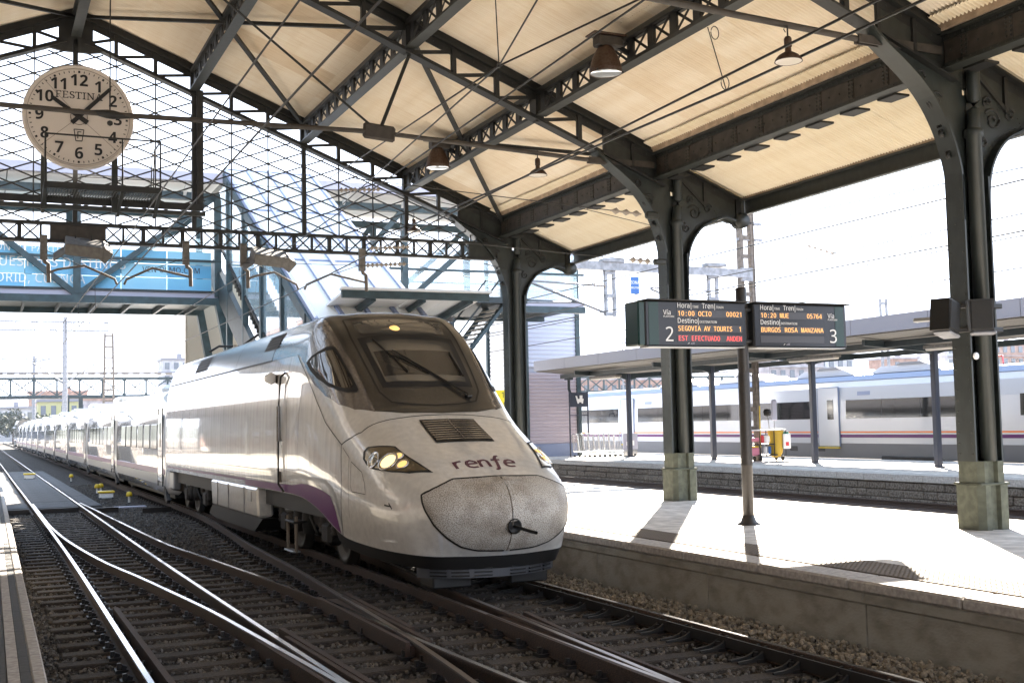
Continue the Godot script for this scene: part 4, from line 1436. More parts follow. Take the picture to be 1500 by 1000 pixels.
func lift_tower() -> void:
	var o := thing("lift_tower", "tall lift tower clad in pale horizontal ribs with teal corner posts", "tower", Vector3(23.4, 0.58, -50.2))
	box(o, "core", Vector3(1.4, 5.2, -2.2), Vector3(2.7, 10.4, 4.2), M.clad)
	ribbed_wall(o, "cladding_rib", Vector3(1.4, 0, 0), 2.5, 4.2, 10.4, 0, M.clad)
	ribbed_wall(o, "cladding_rib", Vector3(1.4, 0, 0), 2.5, 0.6, 4.0, 0, M.clad_pink, 0.16)
	ribbed_wall(o, "cladding_rib", Vector3(0.0, 0, -2.2), 3.9, 0.6, 10.4, -PI / 2, M.white_panel)
	for c in [[0.0, 0.0], [2.75, 0.0], [0.0, -4.4]]:
		box(o, "corner_post", Vector3(c[0], 5.2, c[1]), Vector3(0.22, 10.4, 0.22), M.teal)
	box(o, "plinth", Vector3(1.4, 0.3, 0.05), Vector3(2.6, 0.6, 0.12), M.blue_rib)
	box(o, "roof_cap", Vector3(1.4, 10.5, -2.2), Vector3(3.2, 0.2, 4.9), M.grey_roof)

# ---------------------------------------------------------------- far platform: canopy and small things
func far_canopy() -> void:
	var o := thing("platform_canopy", "low grey canopy on dark posts along the far platform", "canopy", Vector3(0, 0, 0))
	for k in 13:
		var z := -49.0 + k * 3.1 + 1.55
		box(o, "fascia_panel", Vector3(23.3, 4.76, z), Vector3(0.09, 0.46, 3.08), M.grey_roof)
		box(o, "fascia_panel", Vector3(29.7, 4.76, z), Vector3(0.09, 0.46, 3.08), M.grey_roof)
		for s in [[23.36, 26.5, -1.0], [26.5, 29.64, 1.0]]:
			var a := Vector3(s[0], 4.52 if s[2] < 0 else 4.30, z)
			var b := Vector3(s[1], 4.30 if s[2] < 0 else 4.52, z)
			beam(o, "ceiling_panel", a, b, 3.04, 0.05, M.hood)
			beam(o, "roof_deck", a + Vector3(0, 0.36, 0), b + Vector3(0, 0.36, 0), 3.1, 0.06, M.grey_roof)
	for q in [24.6, 28.4]:
		box(o, "purlin", Vector3(q, 4.28, -30.0), Vector3(0.10, 0.18, 37.8), M.teal_dark)
	var n := 0
	for z in [-46.0, -39.4, -33.2, -27.4, -21.4]:
		kid(o, "post", bevelled(Vector3(0.20, 3.75, 0.20), 0.03), M.navy, Transform3D(Basis(), Vector3(26.5, 2.43, z)))
		kid(o, "post_foot", bevelled(Vector3(0.42, 0.04, 0.42), 0.01), M.navy, Transform3D(Basis(), Vector3(26.5, 0.60, z)))
		for s in [-1.0, 1.0]:
			kid(o, "arm", extruded([Vector2(0, 0), Vector2(s * 0.45, 0.12), Vector2(s * 2.7, 0.26), Vector2(s * 2.7, 0.44), Vector2(0, 0.34), Vector2(0, 0)].slice(0, 5), 0.12), M.teal_dark, Transform3D(Basis(), Vector3(26.5, 3.98, z)))
		n += 1
	for z in [-44.5, -30.6, -24.4, -18.4]:
		var l := thing("strip_lamp", "cream strip lamp under the far canopy %s" % {-44.5: "beside the lift tower", -30.6: "between the right board and the loudspeakers", -24.4: "right of the loudspeaker column", -18.4: "at the right frame edge"}[z], "lamp", Vector3(24.5, 4.08, z), "strip lamps under the far canopy")
		kid(l, "tray", bevelled(Vector3(0.30, 0.10, 2.4), 0.02), M.hood)
		kid(l, "diffuser", bevelled(Vector3(0.22, 0.07, 2.3), 0.025), M.lamp_white, Transform3D(Basis(), Vector3(0, -0.07, 0)))
	# down pipe and lean-to beam against the tower
	var d := thing("down_pipe", "bent dark rain pipe under the canopy in front of the pink ribbed wall", "pipe")
	kid(d, "pipe", tube([Vector3(25.2, 4.3, -49.3), Vector3(25.2, 3.7, -49.3), Vector3(25.35, 3.45, -49.4), Vector3(25.75, 3.2, -49.6), Vector3(25.85, 2.9, -49.7), Vector3(25.85, 0.6, -49.7)], 0.07), M.teal_dark)
	kid(d, "collar", bevelled(Vector3(0.34, 0.12, 0.3), 0.02), M.teal_dark, Transform3D(Basis(), Vector3(25.2, 4.2, -49.3)))
	# wayfinding sign
	var w := thing("wayfinding_sign", "small green hanging sign with a white arrow and 4A beneath", "sign", Vector3(30.4, 3.1, -60.0))
	box(w, "plate", Vector3(0, 0.4, 0), Vector3(0.95, 1.0, 0.08), M.green)
	kid(w, "arrow", extruded([Vector2(0, 0.32), Vector2(0.25, 0.06), Vector2(0.09, 0.06), Vector2(0.09, -0.25), Vector2(-0.09, -0.25), Vector2(-0.09, 0.06), Vector2(-0.25, 0.06)], 0.02), M.paint_white, Transform3D(Basis(), Vector3(0, 0.45, 0.055)))
	text(w, "lettering", "4A", 0.55, Vector3(0, -0.62, 0.05), M.navy)
	box(w, "hanger", Vector3(0, 1.2, 0), Vector3(0.05, 0.7, 0.05), M.navy)

func trolley() -> Node3D:
	var o := thing("luggage_trolley", "x", "luggage trolley", Vector3.ZERO, "nested luggage trolleys")
	kid(o, "frame", tube([Vector3(-0.3, 0.25, 0.35), Vector3(-0.28, 0.95, 0.42), Vector3(-0.22, 1.05, 0.42), Vector3(0.22, 1.05, 0.42), Vector3(0.28, 0.95, 0.42), Vector3(0.3, 0.25, 0.35)], 0.022, 8), M.chrome)
	kid(o, "base", tube([Vector3(-0.3, 0.25, 0.35), Vector3(-0.26, 0.2, -0.45), Vector3(0.26, 0.2, -0.45), Vector3(0.3, 0.25, 0.35)], 0.02, 8), M.chrome)
	for x in [-0.15, 0.0, 0.15]:
		rod(o, "bar", Vector3(x, 0.24, 0.35), Vector3(x, 0.2, -0.45), 0.012, M.chrome)
		rod(o, "back_bar", Vector3(x, 0.25, 0.36), Vector3(x, 1.0, 0.43), 0.012, M.chrome)
	for x in [-0.24, 0.24]:
		for z in [-0.4, 0.33]:
			kid(o, "wheel", lathe([[0, -0.015], [0.05, -0.015], [0.05, 0.015], [0, 0.015]], 14), M.rubber, Transform3D(Basis(Vector3.BACK, PI / 2), Vector3(x, 0.05, z)))
	return o

func platform_things() -> void:
	# trolley bay below its sign
	var t := trolley()
	var wh := ["first", "second", "third", "fourth", "fifth", "sixth", "seventh", "eighth", "last"]
	for i in 9:
		var p := Vector3(25.0 + i * 0.24, 0.58, -47.6 + i * 0.05)
		var lab := "chrome luggage trolley, %s of the nested row counted from the ribbed wall" % wh[i]
		if i == 0:
			t.position = p; t.rotation.y = -PI / 2; t.set_meta("label", lab)
		else:
			copy_of(t, lab, p, -PI / 2)
	var pl := thing("trolley_notice", "pale lilac panel with a white trolley symbol at the end of the trolley row", "notice", Vector3(27.1, 0.58, -47.0))
	box(pl, "plate", Vector3(0, 0.65, 0), Vector3(0.75, 0.75, 0.04), M.lilac)
	kid(pl, "symbol", extruded([Vector2(-0.22, -0.12), Vector2(0.18, -0.12), Vector2(0.18, 0.1), Vector2(0.02, 0.1), Vector2(0.02, 0.2), Vector2(-0.16, 0.2), Vector2(-0.16, 0.05), Vector2(-0.22, 0.05)], 0.02), M.paint_white, Transform3D(Basis(), Vector3(0, 0.6, 0.03)))
	box(pl, "foot", Vector3(0, 0.15, 0), Vector3(0.7, 0.3, 0.06), M.chrome)
	var s := thing("trolley_sign", "dark sign with a white luggage trolley on two thin posts before the pink ribbed wall", "sign", Vector3(24.85, 0.58, -48.6))
	for x in [0.0, 0.95]:
		rod(s, "post", Vector3(x, 0, 0), Vector3(x, 3.0, 0), 0.035, M.navy)
	box(s, "plate", Vector3(0.475, 2.62, 0.0), Vector3(0.88, 0.66, 0.05), M.navy)
	box(s, "rail", Vector3(0.475, 1.9, 0.0), Vector3(0.9, 0.04, 0.04), M.navy)
	kid(s, "trolley_symbol", extruded([Vector2(-0.20, 0.20), Vector2(-0.12, 0.20), Vector2(-0.08, 0.06), Vector2(0.02, 0.06), Vector2(0.02, 0.22), Vector2(0.16, 0.22), Vector2(0.16, 0.06), Vector2(0.22, 0.06), Vector2(0.18, -0.16), Vector2(0.12, -0.16), Vector2(0.11, -0.10), Vector2(-0.02, -0.10), Vector2(-0.03, -0.16), Vector2(-0.09, -0.16)], 0.02), M.paint_white, Transform3D(Basis(), Vector3(0.50, 2.60, 0.035)))
	# cleaning cart
	var c := thing("cleaning_cart", "cleaning cart with a yellow waste bag, brushes and buckets on the far platform", "cleaning cart", Vector3(26.9, 0.58, -36.4))
	for x in [-0.55, 0.1, 0.62]:
		for z in [-0.25, 0.25]:
			rod(c, "frame_post", Vector3(x, 0.15, z), Vector3(x, 1.15, z), 0.018, M.black)
	bbox(c, "lower_tray", Vector3(-0.2, 0.22, 0), Vector3(0.85, 0.05, 0.55), 0.01, M.black)
	bbox(c, "middle_shelf", Vector3(-0.2, 0.62, 0), Vector3(0.75, 0.04, 0.5), 0.01, M.black)
	kid(c, "bag_hoop", tube([Vector3(-0.1, 1.15, 0.3), Vector3(0.6, 1.15, 0.3), Vector3(0.68, 1.15, 0), Vector3(0.6, 1.15, -0.3), Vector3(-0.1, 1.15, -0.3)], 0.02), M.paint_white)
	bbox(c, "top_tray", Vector3(-0.05, 1.15, 0), Vector3(1.25, 0.05, 0.6), 0.015, M.paint_white)
	kid(c, "waste_bag", lathe([[0.02, 0.12], [0.16, 0.14], [0.24, 0.30], [0.27, 0.60], [0.28, 0.95], [0.30, 1.12]], 18), M.yellow_bag, Transform3D(Basis(), Vector3(0.32, 0, 0.05)))
	bbox(c, "pink_bucket", Vector3(-0.75, 0.36, 0.05), Vector3(0.42, 0.30, 0.36), 0.04, M.pink)
	bbox(c, "pink_bucket", Vector3(-0.75, 0.80, 0.05), Vector3(0.50, 0.14, 0.34), 0.04, M.pink)
	bbox(c, "yellow_cloth", Vector3(-0.72, 0.53, 0.06), Vector3(0.34, 0.08, 0.30), 0.03, M.yellow)
	bbox(c, "red_bottle", Vector3(-0.35, 0.80, 0.1), Vector3(0.14, 0.30, 0.14), 0.03, M.red)
	bbox(c, "cloth_pile", Vector3(-0.16, 0.80, 0.12), Vector3(0.24, 0.30, 0.20), 0.05, M.paint_white)
	bbox(c, "blue_bottle", Vector3(-0.02, 0.40, 0.12), Vector3(0.10, 0.30, 0.10), 0.03, M.blue)
	bbox(c, "white_bottle", Vector3(-0.22, 0.40, 0.12), Vector3(0.12, 0.28, 0.12), 0.03, M.paint_white)
	var pb := bbox(c, "paper_bag", Vector3(0.62, 0.72, 0.32), Vector3(0.38, 0.55, 0.10), 0.03, M.paint_white, Basis(Vector3.UP, 0.2))
	pb.set_meta("label", "white and green carrier bag hung on the cart")
	bbox(c, "bag_print", Vector3(0.60, 0.62, 0.38), Vector3(0.16, 0.14, 0.01), 0.002, M.red, Basis(Vector3.UP, 0.2))
	bbox(c, "green_bag", Vector3(0.62, 0.76, 0.20), Vector3(0.46, 0.62, 0.08), 0.03, M.green, Basis(Vector3.UP, 0.2))
	for w in [[-0.5, -0.2], [-0.5, 0.2], [0.5, -0.2], [0.5, 0.2]]:
		kid(c, "wheel", lathe([[0, -0.02], [0.09, -0.02], [0.09, 0.02], [0, 0.02]], 14), M.rubber, Transform3D(Basis(Vector3.BACK, PI / 2), Vector3(w[0], 0.09, w[1])))
	rod(c, "broom_handle", Vector3(-0.42, 0.5, 0.1), Vector3(-0.40, 2.05, 0.1), 0.02, M.yellow)
	rod(c, "brush_handle", Vector3(0.12, 0.9, 0.0), Vector3(0.02, 1.72, 0.0), 0.02, M.steel)
	kid(c, "brush_head", lathe([[0, -0.14], [0.12, -0.12], [0.15, 0.02], [0.10, 0.12], [0, 0.14]], 14), M.rubber, Transform3D(Basis(), Vector3(0.01, 1.80, 0.0)))
	rod(c, "mop_handle", Vector3(0.30, 0.9, 0.0), Vector3(0.32, 1.5, 0.0), 0.02, M.steel)
	bbox(c, "mop_head", Vector3(0.33, 1.88, 0.0), Vector3(0.26, 0.80, 0.10), 0.05, M.lilac)
	# yellow marker by the far column
	var y := thing("yellow_sign", "small yellow sign reading 5 - 12 D.C. beside the far column", "sign", Vector3(13.2, 2.82, -30.0))
	box(y, "plate", Vector3(0, 0, 0), Vector3(0.62, 0.55, 0.03), M.sign_yellow)
	text(y, "lettering", "5 - 12", 0.15, Vector3(-0.02, 0.07, 0.018), M.ink)
	text(y, "lettering", "D.C.", 0.15, Vector3(0.06, -0.19, 0.018), M.ink)
	box(y, "bracket", Vector3(0.36, 0, -0.03), Vector3(0.20, 0.05, 0.03), M.iron)
	# loudspeakers on the near column
	for c2 in [[12.18, 3.52, -12.35, 0.75, 0.10, "black loudspeaker tilted to the left on the near column"], [12.66, 3.53, -12.18, -0.25, 0.0, "black loudspeaker facing forward on the near column"]]:
		var l := thing("loudspeaker", c2[5], "loudspeaker", Vector3(c2[0], c2[1], c2[2]), "", c2[3] - 0.4)
		kid(l, "cabinet", extruded([Vector2(-0.15, -0.22), Vector2(0.15, -0.22), Vector2(0.17, 0.22), Vector2(-0.17, 0.22)], 0.28), M.black, Transform3D(Basis(Vector3.BACK, -c2[4] * 2.0), Vector3.ZERO))
		kid(l, "grille", bevelled(Vector3(0.29, 0.40, 0.02), 0.01), M.rubber, Transform3D(Basis(Vector3.BACK, -c2[4] * 2.0), Vector3(0, 0, 0.145)))
		kid(l, "mounting_arm", bevelled(Vector3(0.10, 0.06, 0.35), 0.015), M.steel, Transform3D(Basis(), Vector3(0.0, -0.02, -0.28)))
		kid(l, "lower_cap", bevelled(Vector3(0.32, 0.05, 0.26), 0.02), M.galv, Transform3D(Basis(Vector3.BACK, -c2[4] * 2.0), Vector3(0.03, -0.245, 0)))
	var cl := thing("speaker_clamp", "black steel band round the near column holding the loudspeakers", "clamp", Vector3(12.92, 3.52, -12.55))
	for by in [-0.17, 0.17]:
		bbox(cl, "band", Vector3(0, by, 0.02), Vector3(0.64, 0.07, 0.42), 0.01, M.black)
	var di := thing("column_disc", "small round white disc on the near column below the loudspeakers", "disc", Vector3(12.72, 2.98, -12.36))
	kid(di, "plate", lathe([[0, 0.0], [0.05, 0.0], [0.05, 0.02], [0, 0.02]], 16), M.paint_white, Transform3D(Basis(Vector3.RIGHT, PI / 2)))

# ---------------------------------------------------------------- the white high-speed train
# sections of the power car: s along the car, then eight points from the lower edge to the roof centre
const Z0 := 24.0
var SEC := []
var SECT := []

func ring_(s: float, l: Array) -> Array:
	var out := [s]
	for p in l:
		out.append(Vector3(p[0], p[1], s if p.size() < 3 else p[2]))
	return out

func sections() -> void:
	SEC = [
		ring_(-33.8, [[1.45, 1.08], [1.48, 1.5], [1.48, 2.1], [1.45, 2.75], [1.38, 3.28], [1.12, 3.92], [0.60, 4.03], [0, 4.05]]),
		ring_(-19.8, [[1.45, 1.08], [1.48, 1.5], [1.48, 2.1], [1.45, 2.75], [1.38, 3.28], [1.12, 3.92], [0.60, 4.03], [0, 4.05]]),
		ring_(-18.9, [[1.45, 1.06], [1.48, 1.5], [1.48, 2.1], [1.45, 2.73], [1.37, 3.27], [1.13, 3.91], [0.62, 4.03], [0, 4.06]]),
		ring_(-18.3, [[1.45, 1.00], [1.48, 1.45], [1.475, 2.0], [1.44, 2.62], [1.36, 3.15], [1.12, 3.70], [0.63, 3.83], [0, 3.86]]),
		ring_(-17.7, [[1.45, 0.90], [1.475, 1.35], [1.465, 1.85], [1.42, 2.42], [1.32, 2.92], [1.09, 3.33], [0.63, 3.45], [0, 3.48]]),
		ring_(-17.0, [[1.44, 0.72], [1.46, 1.2], [1.45, 1.65], [1.40, 2.12], [1.29, 2.50], [1.06, 2.80], [0.62, 2.92], [0, 2.95]]),
		ring_(-16.4, [[1.40, 0.59], [1.44, 1.05], [1.425, 1.5], [1.37, 1.87], [1.25, 2.16], [1.0, 2.34], [0.58, 2.41], [0, 2.43]]),
		ring_(-15.4, [[1.28, 0.53], [1.36, 0.90], [1.36, 1.25], [1.30, 1.53], [1.18, 1.75], [0.92, 1.89], [0.50, 1.945], [0, 1.96]]),
		ring_(-14.8, [[1.14, 0.51], [1.23, 0.83], [1.24, 1.12], [1.19, 1.36], [1.07, 1.54], [0.82, 1.665], [0.44, 1.72], [0, 1.735]]),
		ring_(-14.35, [[0.95, 0.50], [1.03, 0.78], [1.06, 1.02], [1.05, 1.22], [0.96, 1.37], [0.72, 1.47], [0.38, 1.52], [0, 1.535]]),
		ring_(-14.05, [[0.66, 0.49, -14.2], [0.72, 0.70, -14.02], [0.74, 0.93, -13.93], [0.72, 1.11, -13.93], [0.64, 1.26, -13.99], [0.47, 1.37, -14.08], [0.25, 1.44, -14.17], [0, 1.475, -14.2]]),
		ring_(-13.8, [[0, 0.48, -14.08], [0, 0.68, -13.88], [0, 0.9, -13.79], [0, 1.08, -13.79], [0, 1.24, -13.85], [0, 1.35, -13.94], [0, 1.43, -14.03], [0, 1.46, -14.12]]),
	]
	SECT = []
	var n := SEC.size()
	for i in n:
		var t := []
		for j in range(1, 9):
			var v := Vector3.ZERO
			if i == 0:
				v = (SEC[1][j] - SEC[0][j]) / (SEC[1][0] - SEC[0][0])
			elif i == n - 1:
				v = 1.5 * (SEC[i][j] - SEC[i - 1][j]) / (SEC[i][0] - SEC[i - 1][0])
				v.y = 0; v.z = 0
			else:
				var h0: float = SEC[i][0] - SEC[i - 1][0]
				var h1: float = SEC[i + 1][0] - SEC[i][0]
				var a: Vector3 = (SEC[i][j] - SEC[i - 1][j]) / h0
				var b: Vector3 = (SEC[i + 1][j] - SEC[i][j]) / h1
				if i == n - 2:
					v = (a * h1 + b * h0) / (h0 + h1)
				else:
					for k in 3:
						v[k] = 0.0 if a[k] * b[k] <= 0 else 2.0 * a[k] * b[k] / (a[k] + b[k])
			t.append(v)
		SECT.append(t)

func section_at(s: float) -> Array:
	var i := 0
	while i < SEC.size() - 2 and s > SEC[i + 1][0]:
		i += 1
	var h: float = SEC[i + 1][0] - SEC[i][0]
	var u: float = (s - SEC[i][0]) / h
	var out := []
	var c0 := 2 * u * u * u - 3 * u * u + 1
	var c1 := (u * u * u - 2 * u * u + u) * h
	var c2 := -2 * u * u * u + 3 * u * u
	var c3 := (u * u * u - u * u) * h
	for j in 8:
		out.append(SEC[i][j + 1] * c0 + SECT[i][j] * c1 + SEC[i + 1][j + 1] * c2 + SECT[i + 1][j] * c3)
	return out

var sec_cache := {}

func hull(s: float, t: float) -> Vector3:      # t from 0 (left lower edge) over 7 (top) to 14 (right lower edge)
	s = clampf(s, -33.8, -13.8)
	var side := -1.0
	if t > 7.0:
		t = 14.0 - t
		side = 1.0
	var key := int(round(s * 10000))
	if not sec_cache.has(key):
		if sec_cache.size() > 4000:
			sec_cache.clear()
		sec_cache[key] = section_at(s)
	var k: Array = sec_cache[key]
	var i := clampi(int(floor(t)), 0, 6)
	var u := t - i
	var a: Vector3 = k[i - 1] if i > 0 else k[0] * 2.0 - k[1]
	var b: Vector3 = k[i]
	var c: Vector3 = k[i + 1]
	var d: Vector3 = k[i + 2] if i < 6 else Vector3(-k[6].x, k[6].y, k[6].z)
	var q := 0.5 * (b * 2.0 + (c - a) * u + (a * 2.0 - b * 5.0 + c * 4.0 - d) * u * u + (b * 3.0 - a - c * 3.0 + d) * u * u * u)
	return Vector3(side * q.x, q.y, q.z + Z0)

func hull_n(s: float, t: float) -> Vector3:
	var e := 0.01
	var ss := clampf(s, -33.79, -13.83)
	var ds := hull(ss + e, t) - hull(ss - e, t)
	var dt := hull(ss, t + e) - hull(ss, t - e)
	return ds.cross(dt).normalized()

func hull_p(s: float, t: float, off: float) -> Vector3:
	return hull(s, t) + hull_n(s, t) * off

# a piece of the hull inside the outline poly (points are s, t), lifted by off
func patch(poly: Array, off: float, ds: float, dt: float) -> ArrayMesh:
	var pv := PackedVector2Array()
	var lo := Vector2(INF, INF)
	var hi := -lo
	for p in poly:
		var v := Vector2(p[0], p[1])
		pv.append(v * 10.0)
		lo = lo.min(v); hi = hi.max(v)
	var st := SurfaceTool.new()
	st.begin(Mesh.PRIMITIVE_TRIANGLES)
	var n0 := int(floor(lo.x / ds)); var n1 := int(ceil(hi.x / ds))
	var m0 := int(floor(lo.y / dt)); var m1 := int(ceil(hi.y / dt))
	for i in range(n0, n1):
		for j in range(m0, m1):
			var cell := PackedVector2Array([Vector2(i * ds, j * dt) * 10.0, Vector2((i + 1) * ds, j * dt) * 10.0, Vector2((i + 1) * ds, (j + 1) * dt) * 10.0, Vector2(i * ds, (j + 1) * dt) * 10.0])
			for piece in Geometry2D.intersect_polygons(cell, pv):
				var ids := Geometry2D.triangulate_polygon(piece)
				for k in range(0, ids.size(), 3):
					var q := [piece[ids[k]] / 10.0, piece[ids[k + 1]] / 10.0, piece[ids[k + 2]] / 10.0]
					var w := []
					for v in q:
						var nn := hull_n(v.x, v.y)
						w.append([nn, hull(v.x, v.y) + nn * off])
					if (w[1][1] - w[0][1]).cross(w[2][1] - w[0][1]).dot(w[0][0]) > 0:
						w = [w[0], w[2], w[1]]
					for v in w:
						st.set_normal(v[0])
						st.add_vertex(v[1])
	return st.commit()

# a narrow band of the hull along a line of (s, t) points
func band(line: Array, width: float, off := 0.005, step := 0.08) -> ArrayMesh:
	var pts := []
	for i in line.size() - 1:
		var a := Vector2(line[i][0], line[i][1]); var b := Vector2(line[i + 1][0], line[i + 1][1])
		var n := maxi(1, int(ceil(hull(a.x, a.y).distance_to(hull(b.x, b.y)) / step)))
		for k in n:
			pts.append(a.lerp(b, float(k) / n))
	pts.append(Vector2(line[-1][0], line[-1][1]))
	var st := SurfaceTool.new()
	st.begin(Mesh.PRIMITIVE_TRIANGLES)
	var L := []
	for i in pts.size():
		var p: Vector2 = pts[i]
		var nn := hull_n(p.x, p.y)
		var a: Vector2 = pts[maxi(i - 1, 0)]; var b: Vector2 = pts[mini(i + 1, pts.size() - 1)]
		var d := (hull(b.x, b.y) - hull(a.x, a.y)).normalized()
		var c := hull_p(p.x, p.y, off)
		var s := nn.cross(d).normalized() * width * 0.5
		L.append([c - s, c + s, nn])
	for i in L.size() - 1:
		for v in [[i, 0], [i + 1, 1], [i + 1, 0], [i, 0], [i, 1], [i + 1, 1]]:
			st.set_normal(L[v[0]][2]); st.add_vertex(L[v[0]][v[1]])
	return st.commit()

func hull_frame(s: float, t: float, off := 0.0) -> Transform3D:      # z out of the hull, y towards the tail or the roof
	var n := hull_n(s, t)
	var y := (hull(s - 0.02, t) - hull(s + 0.02, t)).normalized()
	var x := y.cross(n).normalized()
	return Transform3D(Basis(x, n.cross(x), n), hull_p(s, t, off))

func mirrored(l: Array) -> Array:
	var out := []
	for p in l:
		out.append([p[0], 14.0 - p[1]])
	return out

func bogie(parent: Node3D, z: float) -> void:
	var b := kid(parent, "bogie", bevelled(Vector3(1.9, 0.24, 3.6), 0.05), M.bogie, Transform3D(Basis(), Vector3(0, 0.62, z)))
	for q in [-1.4, 1.4]:
		kid(b, "axle", lathe([[0, -0.85], [0.09, -0.85], [0.09, 0.85], [0, 0.85]], 12), M.wheel, Transform3D(Basis(Vector3.BACK, PI / 2), Vector3(0, -0.16, q)))
		for s in [-1.0, 1.0]:
			kid(b, "wheel", lathe([[0.0, 0.045], [0.10, 0.055], [0.12, 0.03], [0.34, 0.015], [0.38, 0.06], [0.46, 0.06], [0.47, -0.05], [0.50, -0.055], [0.50, -0.08], [0.36, -0.08], [0.34, -0.03], [0, -0.03]], 32), M.wheel, Transform3D(Basis(Vector3.BACK, -PI / 2 * s), Vector3(s * 0.835, -0.16, q)))
			kid(b, "axle_box", bevelled(Vector3(0.26, 0.36, 0.46), 0.06), M.bogie, Transform3D(Basis(), Vector3(s * 1.08, -0.12, q)))
			for e in [-0.36, 0.36]:
				kid(b, "coil_spring", lathe([[0, -0.24], [0.09, -0.24], [0.11, -0.2], [0.09, -0.16], [0.11, -0.12], [0.09, -0.08], [0.11, -0.04], [0.09, 0.0], [0.11, 0.04], [0.09, 0.08], [0.11, 0.12], [0.09, 0.16], [0.11, 0.2], [0.07, 0.26], [0, 0.26]], 12), M.bogie, Transform3D(Basis(), Vector3(s * 1.10, 0.10, q + e)))
	for s in [-1.0, 1.0]:
		kid(b, "side_frame", bevelled(Vector3(0.16, 0.26, 3.3), 0.05), M.bogie, Transform3D(Basis(), Vector3(s * 1.06, 0.05, 0)))
		for e in [-0.30, 0.30]:
			kid(b, "air_spring", lathe([[0, -0.3], [0.13, -0.3], [0.15, -0.1], [0.13, 0.1], [0.10, 0.35], [0, 0.35]], 16), M.rubber, Transform3D(Basis(), Vector3(s * 1.14, 0.1, e)))
		kid(b, "damper", tube([Vector3(s * 1.22, 0.12, -1.0), Vector3(s * 1.22, 0.22, 0.15)], 0.045), M.steel)
		kid(b, "brake_hose", tube([Vector3(s * 1.2, 0.45, 0.7), Vector3(s * 1.26, 0.1, 0.75), Vector3(s * 1.2, -0.15, 0.95)], 0.025), M.rubber)

